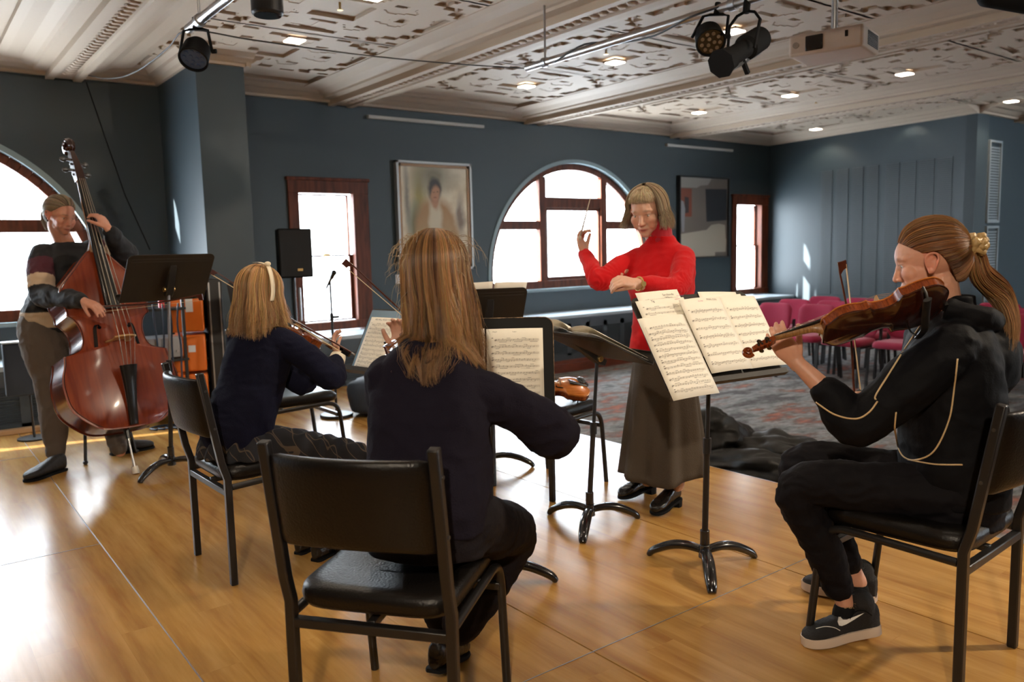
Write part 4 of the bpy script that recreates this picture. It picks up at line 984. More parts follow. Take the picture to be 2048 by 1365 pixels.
# heap of cables and gear between the bass and the cases
hp = D(330, 690, 6.4)
t = empty('mixer_trolley', (hp.x-0.05, hp.y, 0)); tag(t, 'dark trolley with shiny panels seen between the bass and the orange cases', 'trolley')
tb = MB()
for x in (-0.16, 0.16):
    for y in (-0.16, 0.16): tb.sqtube([(x, y, 0), (x, y, 0.98)], 0.022)
tb.build('frame', M['black'], t)
for z in (0.12, 0.50, 0.90): MB().box((0, 0, z), (0.36, 0.36, 0.02)).build('shelf', M['black'], t, bevel=0.003)
MB().box((0, -0.02, 0.60), (0.28, 0.28, 0.16)).build('amplifier', M['alu'], t, bevel=0.006)
MB().box((0.0, 0, 0.19), (0.28, 0.28, 0.12)).build('lower_unit', M['darkglass'], t, bevel=0.006)
kn = MB()
for k in range(5): kn.cyl((-0.1+k*0.05, -0.16, 0.57), (-0.1+k*0.05, -0.175, 0.57), 0.011, 12)
kn.build('control_knob', M['steel'], t)
MB().box((0.02, -0.1, 0.97), (0.04, 0.03, 0.12)).build('indicator_block', mat('red_plastic', (0.6, 0.03, 0.05), 0.4), t, bevel=0.004)
rnd = random.Random(3)
for i in range(4):
    x = hp.x-0.12+0.05*i; y = hp.y-0.24-0.02*i
    pts = [Vector((x+0.01*rnd.uniform(-1, 1), y+0.02*rnd.uniform(-1, 1), 0.95-0.16*k+0.0)) for k in range(6)]+[Vector((x+0.10*math.cos(k), y-0.05+0.08*math.sin(k), 0.008)) for k in range(5)]
    o = MB().tube(catmull(pts, 4), 0.007, 8).build('hanging_cable', mat('blue_black_cable', (0.015, 0.03, 0.06), 0.35), smooth=True); tag(o, 'dark blue cable hanging down beside the trolley', 'cable', 'cables hanging from the trolley')
# instrument cases on the stage behind
def soft_case(name, label, cx, cy, z0, L_, W_, H_, rz, m, seed, cat='case'):
    mb = MB(); n = 22; rings = []
    for i in range(n):
        u = i/(n-1); k = (max(0.02, 1-abs(2*u-1)**4))**0.5; ring = []
        for j in range(24):
            a = 2*PI*j/24; ca, sa = math.cos(a), math.sin(a)
            y = math.copysign(abs(ca)**0.6, ca)*W_/2*k; z = H_/2+math.copysign(abs(sa)**0.6, sa)*H_/2*(0.55+0.45*k)
            p = Vector(((u-0.5)*L_, y, z)); nn = noise.noise(p*7+Vector((seed, 0, 0)))*0.03
            p += Vector((0, nn, nn*0.8)); p.z = max(0.0, p.z); ring.append(p)
        rings.append(ring)
    o = mb.rings(rings).build(name, m, smooth=True, loc=(cx, cy, z0), rot=(0, 0, rz)); tag(o, label, cat)
    return o
soft_case('instrument_case', 'dark blue soft instrument case on the stage behind the child\'s music', 3.25, 5.95, 0, 1.0, 0.40, 0.30, 0.5, M['navybag'], 1, 'instrument case')
# crumpled black cloth bag lying on the carpet just off the stage
def bag_piece(mb, pts, rad, seed, flat=0.7):
    P = catmull(pts, 16); n = len(P); rings = []
    for i, p in enumerate(P):
        t_ = (P[min(i+1, n-1)]-P[max(i-1, 0)]).normalized(); x = t_.cross(Vector((0, 0, 1))).normalized(); y = x.cross(t_)
        r = lerp(rad[0], rad[1], i/(n-1))*(max(0.05, math.sin(PI*(i+0.5)/n)))**0.45; ring = []
        for j in range(90):
            a = 2*PI*j/90; q = x*math.cos(a)*r+y*math.sin(a)*r*flat
            w_ = 0.18*r*math.sin(3*a+seed+i*0.15)+0.12*r*math.sin(7*a-i*0.26+seed)+0.55*r*noise.noise((p+q)*6+Vector((seed, 0, 0)))-0.45*r*abs(noise.noise((p+q)*13+Vector((seed, 2, 0))))
            v = p+q*(1+w_/r*0.55); v.z = max(ZF+0.002, v.z); ring.append(v)
        rings.append(ring)
    mb.rings(rings)
g1, g2, g3 = G(1425, 905, 0.02), G(1480, 890, 0.05), G(1600, 925, -0.05)
mb = MB()
bag_piece(mb, [Vector((4.02, 3.62, -0.02)), Vector((4.28, 3.50, 0.02)), Vector((4.45, 3.36, -0.04)), Vector((4.5, 3.2, -0.12))], (0.24, 0.16), 1, 0.8)
bag_piece(mb, [Vector((4.35, 3.55, -0.1)), Vector((4.5, 3.2, -0.08)), Vector((4.62, 2.85, -0.10)), Vector((4.65, 2.45, -0.14))], (0.22, 0.15), 4, 0.7)
bag_piece(mb, [Vector((4.1, 3.35, -0.12)), Vector((4.2, 3.0, -0.10)), Vector((4.35, 2.7, -0.12)), Vector((4.5, 2.4, -0.15))], (0.22, 0.16), 8, 0.6)
bg_ = mb.build('cloth_bag', mat('crumpled_black_nylon', (0.010, 0.009, 0.008), 0.5, bump=0.8, scale=9, spec=0.3), smooth=True); tag(bg_, 'crumpled black cloth instrument bag on the carpet beyond the stage edge', 'bag')
# dark bag and equipment at far left under the window
t = empty('case_stand', (0.72, 6.75, 0)); tag(t, 'black music case on a thin stand at the far left behind the player', 'case')
MB().box((0, 0, 0.52), (0.30, 0.10, 0.38)).build('box', M['navybag'], t, bevel=0.01)
MB().cyl((0.0, 0, 0.0), (0.0, 0, 0.34), 0.009, 8).build('pole', M['tube'], t, auto=40)
MB().box((0, 0, 0.72), (0.31, 0.11, 0.012)).build('lid', M['ledge'], t, bevel=0.002)
MB().tube([(0.06, -0.055, 0.55), (0.06, -0.08, 0.58), (0.06, -0.08, 0.64), (0.06, -0.055, 0.66)], 0.006, 8).build('handle', M['steel'], t, smooth=True)
MB().cyl((0, 0, 0), (0, 0, 0.012), 0.11, 20).build('foot', M['tube'], t)

# ================================================================ PICTURES, STRIPS
def portrait_mat():
    # a plain generic sitter in loose brushwork: blurred colour patches in the picture's own plane
    m, N, L, b = newmat('loose_portrait_paint'); tc = N.new('ShaderNodeTexCoord')
    nz = N.new('ShaderNodeTexNoise'); nz.inputs['Scale'].default_value = 5; nz.inputs['Detail'].default_value = 5; L.new(tc.outputs['Object'], nz.inputs['Vector'])
    vm = N.new('ShaderNodeVectorMath'); vm.operation = 'SUBTRACT'; L.new(nz.outputs['Color'], vm.inputs[0]); vm.inputs[1].default_value = (0.5, 0.5, 0.5)
    vs = N.new('ShaderNodeVectorMath'); vs.operation = 'SCALE'; L.new(vm.outputs[0], vs.inputs[0]); vs.inputs['Scale'].default_value = 0.10
    va = N.new('ShaderNodeVectorMath'); va.operation = 'ADD'; L.new(tc.outputs['Object'], va.inputs[0]); L.new(vs.outputs[0], va.inputs[1])
    col = None
    def blob(prev, cx_, cz_, rx, rz, c, soft=0.35, rot=0.0):
        mp = N.new('ShaderNodeMapping'); mp.vector_type = 'TEXTURE'; L.new(va.outputs[0], mp.inputs['Vector']); mp.inputs['Location'].default_value = (cx_, 0, cz_); mp.inputs['Scale'].default_value = (rx, 100, rz); mp.inputs['Rotation'].default_value = (0, rot, 0)
        ln = N.new('ShaderNodeVectorMath'); ln.operation = 'LENGTH'; L.new(mp.outputs[0], ln.inputs[0])
        mr = N.new('ShaderNodeMapRange'); L.new(ln.outputs['Value'], mr.inputs[0]); mr.inputs[1].default_value = 1+soft; mr.inputs[2].default_value = 1-soft
        mx = N.new('ShaderNodeMix'); mx.data_type = 'RGBA'; L.new(mr.outputs[0], mx.inputs[0]); L.new(prev, mx.inputs[6]); mx.inputs[7].default_value = (*c, 1); return mx.outputs[2]
    r = N.new('ShaderNodeValToRGB'); L.new(nz.outputs['Fac'], r.inputs['Fac']); r.color_ramp.elements[0].color = (0.66, 0.58, 0.44, 1); r.color_ramp.elements[1].color = (0.86, 0.80, 0.66, 1); r.color_ramp.elements[0].position = 0.35; r.color_ramp.elements[1].position = 0.65
    col = r.outputs[0]
    col = blob(col, -0.20, 0.25, 0.09, 0.28, (0.36, 0.32, 0.14), 0.7); col = blob(col, 0.0, 0.45, 0.22, 0.16, (0.26, 0.25, 0.19), 0.7); col = blob(col, -0.36, 0.2, 0.03, 0.35, (0.28, 0.27, 0.24), 0.7)
    col = blob(col, -0.26, -0.1, 0.08, 0.22, (0.12, 0.17, 0.11), 0.5); col = blob(col, 0.34, 0.0, 0.05, 0.2, (0.25, 0.2, 0.17), 0.6)
    col = blob(col, 0.0, -0.12, 0.28, 0.33, (0.40, 0.25, 0.13), 0.18); col = blob(col, -0.18, -0.22, 0.09, 0.2, (0.42, 0.29, 0.16), 0.4, 0.2); col = blob(col, 0.20, -0.2, 0.09, 0.22, (0.44, 0.30, 0.17), 0.4, -0.3)
    col = blob(col, 0.0, -0.02, 0.085, 0.24, (0.64, 0.58, 0.46), 0.3); col = blob(col, 0, -0.38, 0.25, 0.10, (0.33, 0.33, 0.36), 0.5)
    col = blob(col, 0.0, 0.17, 0.05, 0.09, (0.45, 0.26, 0.17), 0.3); col = blob(col, 0.0, 0.30, 0.088, 0.13, (0.06, 0.06, 0.065), 0.2); col = blob(col, 0.002, 0.255, 0.062, 0.10, (0.48, 0.27, 0.18), 0.2)
    col = blob(col, -0.025, 0.275, 0.014, 0.006, (0.08, 0.06, 0.05), 0.5); col = blob(col, 0.028, 0.275, 0.014, 0.006, (0.08, 0.06, 0.05), 0.5); col = blob(col, 0.0, 0.205, 0.022, 0.006, (0.28, 0.12, 0.09), 0.5)
    L.new(col, b.inputs['Base Color']); b.inputs['Roughness'].default_value = 0.6
    return m
def framed(name, x0, x1, z0, z1, pm, fm, label, fw=0.035, slip=None, tilt=0.0):
    t = empty(name, ((x0+x1)/2, YW-0.03, (z0+z1)/2)); t.rotation_euler = (0, tilt, 0); tag(t, label, 'painting')
    w, h = x1-x0, z1-z0; f = MB()
    for a, b_ in (((-w/2, -0.035, -h/2), (-w/2+fw, 0.03, h/2)), ((w/2-fw, -0.035, -h/2), (w/2, 0.03, h/2)), ((-w/2, -0.035, h/2-fw), (w/2, 0.03, h/2)), ((-w/2, -0.035, -h/2), (w/2, 0.03, -h/2+fw))): f.box2(a, b_)
    f.build('picture_frame', fm, t, bevel=0.004)
    if slip:
        g = MB(); a0 = fw; a1 = fw+0.03
        for a, b_ in (((-w/2+a0, -0.02, -h/2+a0), (-w/2+a1, 0.02, h/2-a0)), ((w/2-a1, -0.02, -h/2+a0), (w/2-a0, 0.02, h/2-a0)), ((-w/2+a0, -0.02, h/2-a1), (w/2-a0, 0.02, h/2-a0)), ((-w/2+a0, -0.02, -h/2+a0), (w/2-a0, 0.02, -h/2+a1))): g.box2(a, b_)
        g.build('inner_slip', slip, t)
    MB().box2((-w/2+0.01, -0.008, -h/2+0.01), (w/2-0.01, 0.02, h/2-0.01)).build('canvas', pm, t)
    return t, w, h
framed('portrait_painting', 4.42, 5.41, 1.08, 2.29, portrait_mat(), mat('silvered_frame', (0.36, 0.36, 0.35), 0.4, 0.4), 'painted portrait of a dark-haired sitter in a tan jacket, silver frame', 0.03, mat('gilt_slip', (0.30, 0.15, 0.05), 0.4))
t, w, h = framed('abstract_painting', 9.02, 10.14, 1.10, 2.29, mat('grey_brown_ground', (0.16, 0.135, 0.115), 0.35), M['black'], 'abstract painting of grey, black and cream blocks, black frame', 0.02)
def flat(poly, m, name, y):
    o = MB().prism([(x*w/2, y, z*h/2) for x, z in poly], (0, 0.003, 0)).build(name, m, t); return o
cream = mat('cream_paint', (0.42, 0.38, 0.31), 0.5)
flat([(-0.95, -0.96), (0.45, -0.96), (0.45, -0.86), (0.90, -0.86), (0.93, -0.55), (0.90, -0.52), (0.86, -0.18), (0.60, -0.15), (0.30, -0.18), (0.10, -0.30), (-0.95, -0.40)], cream, 'cream_block', -0.010)
flat([(0.05, 0.70), (0.93, 0.72), (0.93, -0.06), (0.1, -0.10)], mat('near_black_paint', (0.018, 0.019, 0.024), 0.4), 'black_block', -0.0098)
flat([(-0.95, 0.70), (-0.50, 0.70), (-0.50, 0.02), (-0.95, 0.02)], mat('rust_paint', (0.20, 0.05, 0.022), 0.5), 'rust_block', -0.0098)
flat([(-0.95, 0.96), (0.30, 0.96), (0.15, 0.80), (-0.15, 0.78), (-0.3, 0.72), (-0.95, 0.72)], mat('light_grey_paint', (0.30, 0.28, 0.25), 0.5), 'grey_block', -0.0098)
flat([(-0.78, 0.50), (-0.62, 0.48), (-0.62, 0.12), (-0.78, 0.10)], mat('dark_patch_paint', (0.035, 0.02, 0.02), 0.5), 'dark_patch', -0.0108)
flat([(-0.95, 0.42), (-0.82, 0.38), (-0.76, 0.20), (-0.78, -0.02), (-0.80, -0.35), (-0.88, -0.35), (-0.92, 0.02), (-0.95, 0.02)], mat('pale_figure_paint', (0.25, 0.25, 0.27), 0.5), 'pale_shape', -0.0112)
o = MB().box((4.44, YW-0.008, 1.00), (0.10, 0.012, 0.10)).build('wall_label', M['white'], bevel=0.002); tag(o, 'small white caption card below the portrait', 'label')
for x0, x1, z, lab in ((4.12, 5.62, 2.725, 'slim white light strip high on the wall above the portrait'), (8.77, 10.24, 2.70, 'slim white light strip high on the wall above the abstract painting')):
    o = MB().box2((x0, YW-0.05, z-0.018), (x1, YW-0.003, z+0.018)).build('wall_light_strip', mat('strip_white', (0.5, 0.5, 0.48), 0.5), bevel=0.005); tag(o, lab, 'light strip', 'wall light strips')

# ================================================================ LIGHTING BARS, LANTERNS, PROJECTOR
_b = G(377, 58, 2.52); BX = _b.x; BYL = _b.y
def bar(x, y0, y1, z, label):
    t = empty('lighting_bar', (x, y0, z)); tag(t, label, 'lighting bar', 'steel lighting bars')
    MB().cyl((0, 0, 0), (0, y1-y0, 0), 0.024, 16).build('tube', M['steel'], t, auto=40)
    for k in range(5):
        y = (y1-y0)*(0.03+0.235*k); MB().cyl((0, y, 0), (0, y, ZC-z-0.04), 0.007, 8).build('drop_rod', M['alu'], t); MB().cyl((0, y-0.02, 0), (0, y+0.02, 0), 0.032, 14).build('clamp', M['alu'], t, auto=40)
    return t
bar(BX, BYL, -2.0, 2.52, 'steel lighting bar at upper left carrying a round lantern')
bar(3.54, 4.40, -2.0, 2.52, 'steel lighting bar at upper centre right carrying two black lanterns')
def par(p, aim, label, barz, barx, lensm, R_=0.075, L_=0.10, name='par_lantern'):
    t = empty(name, p); tag(t, label, 'stage lantern', 'black stage lanterns'); aim = Vector(aim).normalized()
    rot = aim.to_track_quat('Z', 'Y').to_matrix(); mb = MB(); rr = []
    for z, r in ((-0.6, 0.35), (-0.55, 0.7), (-0.3, 0.92), (0.5, 1.0), (0.55, 1.04), (0.62, 1.0), (0.58, 0.92), (0.45, 0.9)): rr.append([rot @ Vector((math.cos(2*PI*k/28)*r*R_, math.sin(2*PI*k/28)*r*R_, z*L_)) for k in range(28)])
    mb.rings(rr).build('housing', M['matteblack'], t, auto=40)
    le = MB().cyl(rot @ Vector((0, 0, 0.42*L_)), rot @ Vector((0, 0, 0.5*L_)), R_*0.88, 28).build('lens', lensm, t)
    em = MB()
    for k in range(12):
        a = 2*PI*k/9 if k < 9 else 2*PI*(k-9)/3; r = R_*0.62 if k < 9 else R_*0.25; em.cyl(rot @ Vector((r*math.cos(a), r*math.sin(a), 0.5*L_)), rot @ Vector((r*math.cos(a), r*math.sin(a), 0.54*L_)), R_*0.13, 10)
    em.build('led_cell', mat('led_cell', (0.16, 0.12, 0.09), 0.2) if lensm is M['darkglass'] else lensm, le)
    sx = Vector((rot.col[0])); sx.z = 0; sx.normalize(); top = Vector((barx-p[0], 0, barz-p[2]))
    y = MB()
    for s in (-1, 1): y.sqtube([sx*s*(R_+0.012), top*0.75+sx*s*(R_-0.01), top*0.8+sx*s*R_*0.4], 0.012)
    y.sqtube([top*0.8+sx*R_*0.5, top*0.8-sx*R_*0.5], 0.012); y.cyl(top*0.8, top*1.0+Vector((0, 0, 0.03)), 0.016, 10)
    y.build('yoke', M['matteblack'], t); MB().cyl(sx*(R_+0.01), sx*(R_+0.035), 0.012, 8).build('yoke_knob', M['matteblack'], t)
    return t
c1 = Vector((BX+0.0, BYL-0.10, 2.52)); c1 = D(392, 104, (BX*_f[0]+(BYL-0.12)*_f[1]+1.15*_f[2]))
par(c1, Vector((-0.1, -0.65, -0.72))+Vector(_R)*-0.35, 'round lantern with a blue lens at upper left', 2.52, BX, M['lens'], 0.075, 0.11)
c2 = D(534, 8, 4.0)
t = empty('drum_lamp', c2); tag(t, 'black drum shaped lamp cut by the top edge', 'ceiling lamp')
MB().cyl((0, 0, -0.055), (0, 0, 0.10), 0.078, 32).build('housing', M['black'], t, bevel=0.014, seg=3)
MB().cyl((0, 0, -0.058), (0, 0, -0.050), 0.066, 28).build('lens', M['darkglass'], t)
MB().cyl((0, 0, 0.1), (0, 0, ZC-c2.z), 0.014, 10).build('stem', M['black'], t)
c3 = D(1418, 74, 4.18)
par(c3, Vector((-0.45, -0.55, -0.6)), 'round lantern with small cells on the right hand bar', 2.52, 3.54, M['darkglass'], 0.075, 0.11)
# profile lantern
a = D(1438, 130, 3.90); b = D(1522, 76, 4.15); ax = (a-b).normalized()
t = empty('profile_lantern', (a+b)/2); tag(t, 'long black profile lantern with a finned barrel on the right hand bar', 'stage lantern', 'black stage lanterns')
h_ = (a-b).length/2
mb = MB().tube([-ax*h_*1.0, -ax*h_*0.94, -ax*h_*0.25, -ax*h_*0.2, ax*h_*0.5, ax*h_*0.52, ax*h_*0.85], [0.045, 0.062, 0.064, 0.048, 0.046, 0.056, 0.058], 24); mb.build('barrel', M['matteblack'], t, auto=40)
fn = MB(); uu = ax.cross(Vector((0, 0, 1))).normalized(); vv = uu.cross(ax)
for k in range(4): fn.box(ax*h_*(0.82+0.06*0)+uu*0, (0.001, 0.001, 0.001))
fr = []
for k in range(8):
    q = 2*PI*k/8+PI/8; fr.append(ax*h_*0.86+uu*math.cos(q)*0.072+vv*math.sin(q)*0.072)
fn.prism(fr, ax*0.012); fn.build('colour_frame', M['matteblack'], t)
MB().box((ax*h_*-0.1)-vv*0.05, (0.012, 0.012, 0.012)).tube([ax*h_*-0.8-vv*0.062, ax*h_*0.45-vv*0.055], 0.010, 4).build('cooling_fin', M['alu'], t)
top = Vector((3.54, (a.y+b.y)/2+0.02, 2.52))-(a+b)/2; sd = uu
y = MB()
for s in (-1, 1): y.sqtube([sd*s*0.075, top*0.55+sd*s*0.085, top*0.72+sd*s*0.05, top*0.78], 0.012)
y.cyl(top*0.75, top+Vector((0, 0, 0.03)), 0.018, 10); y.build('yoke', M['matteblack'], t)
MB().sqtube([-vv*0.05, -vv*0.12-ax*0.02], 0.02).build('tail_handle', M['matteblack'], t)
c4 = D(2016, -2, 3.9); t = empty('profile_lantern', c4); tag(t, 'black lantern cut off by the top right corner', 'stage lantern', 'black stage lanterns')
MB().tube([(-0.14, 0.05, 0.03), (-0.12, 0.04, 0.02), (0.14, -0.05, 0.0)], [0.05, 0.065, 0.062], 20).build('barrel', M['matteblack'], t, auto=40)
MB().cyl((0, 0, 0.05), (0, 0, ZC-c4.z), 0.01, 8).build('stem', M['matteblack'], t)
# power cables: along the bar, and the long catenary from wall to bars
o = MB().tube(catmull([Vector((3.54+0.035*math.cos(k*1.7), 2.4+0.28*k, 2.52+0.035*math.sin(k*1.7)-0.03*(k % 3 == 1))) for k in range(7)], 5), 0.006, 8).build('power_cable', M['black'], smooth=True); tag(o, 'black power cable looped along the right hand lighting bar', 'cable')
pa = D(175, 150, 6.9); pb = Vector((BX, BYL+0.02, 2.52)); pc = Vector((3.54, 4.42, 2.52))
pts = [lerp(Vector((1.42, 7.6, 2.82)), pb, k/8)-Vector((0, 0, 0.12*math.sin(PI*k/8))) for k in range(9)]+[lerp(pb, pc, k/8)-Vector((0, 0, 0.03*math.sin(PI*k/8))) for k in range(1, 9)]
o = MB().tube(catmull(pts, 3), 0.0045, 6).build('hanging_cable', mat('grey_cable', (0.04, 0.036, 0.034), 0.6), smooth=True); tag(o, 'thin grey cable slung from the window wall to both lighting bars', 'cable')
o = MB().tube([Vector((1.46, YW-0.006, 2.81)), YP(250, 390, YW-0.006), YP(300, 500, YW-0.006)], 0.004, 6).build('wall_cable', M['matteblack'], smooth=True); tag(o, 'thin dark cable running slantwise down the wall at left', 'cable')
# projector
pj = D(1668, 92, 4.75); t = empty('ceiling_projector', pj); tag(t, 'off white projector hung from the ceiling', 'projector')
ry = math.atan2(-pj.x, pj.y)-0.30; t.rotation_euler = (0, 0, ry)
MB().box((0, 0, 0), (0.42, 0.34, 0.125)).build('case', M['whiteplastic'], t, bevel=0.018, seg=3)
MB().box((-0.06, -0.172, 0.0), (0.10, 0.012, 0.085)).build('lens_opening', M['darkglass'], t, bevel=0.008)
MB().cyl((-0.165, -0.168, 0.0), (-0.165, -0.175, 0), 0.018, 16).build('sensor', mat('sensor_grey', (0.3, 0.25, 0.2), 0.4), t)
MB().box((0.12, -0.171, 0.02), (0.018, 0.008, 0.035)).build('indicator', M['darkglass'], t, bevel=0.003)
vt = MB()
for k in range(9): vt.box((0.211, 0.02, -0.035+k*0.009), (0.006, 0.20, 0.004))
vt.build('side_vent', M['cabinet'], t)
MB().cyl((0, 0, 0.06), (0, 0, ZC-pj.z), 0.018, 14).build('drop_pole', M['alu'], t, auto=40); MB().cyl((0, 0, 0.062), (0, 0, 0.08), 0.07, 20).build('mount_plate', M['black'], t)
for (px, py) in ((243, 97), (680, 13), (1212, 103), (1632, 203)):
    q = G(px, py, ZC-0.04); t = empty('sprinkler_head', q); tag(t, 'small sprinkler head under the plaster ceiling', 'sprinkler', 'sprinkler heads')
    MB().cyl((0, 0, 0.03), (0, 0, -0.02), 0.008, 8).cyl((0, 0, -0.02), (0, 0, -0.024), 0.02, 12).build('sprinkler', M['brass'], t, auto=40)
o = MB().box2((BX-0.02, BYL-0.12, ZC-0.16), (BX+0.28, BYL-1.3, ZC-0.005)).build('ceiling_unit', mat('cream_box', (0.50, 0.46, 0.40), 0.5), bevel=0.02); tag(o, 'boxy cream air unit under the ceiling by the left lighting bar', 'air unit')
# far right furniture behind the ponytail
t = empty('side_table', (11.6, 3.75, ZF)); tag(t, 'beige side table at the right edge behind the ponytail', 'table')
MB().box((0, 0, 0.72), (1.3, 0.5, 0.03)).build('top', M['ledge'], t, bevel=0.005)
MB().box((0, -0.05, 0.35), (1.2, 0.3, 0.70)).build('panel', mat('beige_board', (0.30, 0.24, 0.18), 0.6), t, bevel=0.005)
t = empty('side_cabinet', (11.25, 2.9, ZF)); tag(t, 'tall dark post cabinet at the right edge', 'cabinet')
MB().box((0, 0, 0.5), (0.25, 0.3, 1.0)).build('body', M['matteblack'], t, bevel=0.01); MB().box((0, 0, 1.02), (0.3, 0.35, 0.04)).build('top', M['black'], t, bevel=0.006)
# ================================================================ FIGURE TOOLS
def skin_mat(name, col, red=0.0):
    m, N, L, b = newmat(name); a = N.new('ShaderNodeAttribute'); a.attribute_name = 'Col'
    tc = N.new('ShaderNodeTexCoord'); n = N.new('ShaderNodeTexNoise'); n.inputs['Scale'].default_value = 60; L.new(tc.outputs['Object'], n.inputs['Vector'])
    mr = N.new('ShaderNodeMapRange'); L.new(n.outputs['Fac'], mr.inputs[0]); mr.inputs[3].default_value = 0.9; mr.inputs[4].default_value = 1.08
    mx = N.new('ShaderNodeVectorMath'); mx.operation = 'SCALE'; L.new(a.outputs['Color'], mx.inputs[0]); L.new(mr.outputs[0], mx.inputs['Scale']); L.new(mx.outputs[0], b.inputs['Base Color'])
    b.inputs['Roughness'].default_value = 0.48; b.inputs['Subsurface Weight'].default_value = 0.12; b.inputs['Subsurface Radius'].default_value = (0.012, 0.004, 0.002); b.inputs['Subsurface Scale'].default_value = 1.0
    bp = N.new('ShaderNodeBump'); bp.inputs['Strength'].default_value = 0.06; L.new(n.outputs['Fac'], bp.inputs['Height']); L.new(bp.outputs[0], b.inputs['Normal'])
    return m
M['skin'] = skin_mat('skin', (0.6, 0.35, 0.25))
def hair_mat(name, rough=0.42):
    m, N, L, b = newmat(name); a = N.new('ShaderNodeAttribute'); a.attribute_name = 'Col'; L.new(a.outputs['Color'], b.inputs['Base Color'])
    b.inputs['Roughness'].default_value = rough; b.inputs['Specular IOR Level'].default_value = 0.4; b.inputs['Anisotropic'].default_value = 0.5
    return m
M['hair'] = hair_mat('hair_strands')
M['eyewhite'] = mat('eye_white', (0.62, 0.58, 0.55), 0.2)
M['iris'] = mat('dark_iris', (0.03, 0.025, 0.02), 0.1)

def finish(name, me, m, parent, smooth=True):
    o = bpy.data.objects.new(name, me); C.objects.link(o); me.materials.clear(); me.materials.append(m)
    if smooth: me.polygons.foreach_set('use_smooth', [True]*len(me.polygons))
    if parent: o.parent = parent
    return o
def blob(name, mb, m, parent, base, voxel=0.006, smooth=3, wr=None, col=None):
    # fuse overlapping solids into one continuous skin
    me = bpy.data.meshes.new(name+'_src'); me.from_pydata([tuple(Vector(v)-base) for v in mb.v], [], mb.f); me.update()
    bm = bmesh.new(); bm.from_mesh(me); bmesh.ops.remove_doubles(bm, verts=bm.verts, dist=1e-6); bmesh.ops.recalc_face_normals(bm, faces=bm.faces); bm.to_mesh(me); bm.free()
    t = bpy.data.objects.new('tmp', me); C.objects.link(t)
    r = t.modifiers.new('r', 'REMESH'); r.mode = 'VOXEL'; r.voxel_size = voxel
    if smooth: s = t.modifiers.new('s', 'SMOOTH'); s.factor = 0.5; s.iterations = smooth
    bpy.context.view_layer.update(); dg = bpy.context.evaluated_depsgraph_get(); out = bpy.data.meshes.new_from_object(t.evaluated_get(dg)); out.name = name
    bpy.data.objects.remove(t); bpy.data.meshes.remove(me)
    n = len(out.vertices); co = np.empty(n*3); out.vertices.foreach_get('co', co); co = co.reshape(-1, 3)
    if wr:
        no = np.empty(n*3); out.vertex_normals.foreach_get('vector', no); no = no.reshape(-1, 3)
        w = co+np.array(base); d = np.array([wr(Vector(p)) for p in w]); co = co+no*d[:, None]; out.vertices.foreach_set('co', co.ravel()); out.update()
    if col is not None:
        c = col(co+np.array(base)); a = out.color_attributes.new('Col', 'FLOAT_COLOR', 'POINT'); a.data.foreach_set('color', np.concatenate([c, np.ones((n, 1))], 1).ravel().astype(np.float32))
    return finish(name, out, m, parent)
def reach(prev, px, py, L_, far=False):
    r = Vector(ray(px, py)); e = Vector((0, 0, CAMZ)); v = e-Vector(prev); a = r.dot(r); b = 2*r.dot(v); c = v.dot(v)-L_*L_; q = b*b-4*a*c
    q = math.sqrt(q) if q > 0 else 0.0
    return e+r*((-b+q)/(2*a) if far else (-b-q)/(2*a))
def creases(amp=0.006, s=9.0, seed=0, st=(1, 1, 1)):
    def f(p):
        q = Vector((p.x*s*st[0]+seed, p.y*s*st[1], p.z*s*st[2])); a = noise.noise(q); b = noise.noise(q*2.1+Vector((3, 7, 1)))
        w = Vector((a, b, a-b))*0.5; c = noise.noise(Vector((q.x*1.3, q.y*1.3, q.z*3.4))+w); d = noise.noise(q*5.2+w)
        return amp*(0.40-1.2*abs(a))+amp*0.7*(0.22-abs(b))+amp*0.9*(0.2-abs(c))+amp*0.25*(0.2-abs(d))
    return f
def limb(mb, pts, rad, n=16, flat=1.0, up=None, sub=5):
    P = catmull(pts, sub); rs = []
    for i in range(len(pts)-1):
        for k in range(sub):
            t = k/sub; t = t*t*(3-2*t); rs.append(lerp(rad[i], rad[i+1], t))
    rs.append(rad[-1]); mb.tube(P, rs, n, up=up, flat=flat)
    mb.ell(P[0], (rs[0]*0.98,)*3, 12, 8); mb.ell(P[-1], (rs[-1]*0.98,)*3, 12, 8)
def loft(mb, secs, n=32, sup=0.8, sub=4):
    # secs: (centre, half width vector, half depth vector)
    cs = catmull([s[0] for s in secs], sub); ws = catmull([s[1] for s in secs], sub); ds = catmull([s[2] for s in secs], sub); rings = []
    for c, w, d in zip(cs, ws, ds):
        r = []
        for k in range(n):
            a = 2*PI*k/n; ca, sa = math.cos(a), math.sin(a)
            r.append(c+w*math.copysign(abs(ca)**sup, ca)+d*math.copysign(abs(sa)**sup, sa))
        rings.append(r)
    mb.rings(rings)
FCURL = lambda *a: a
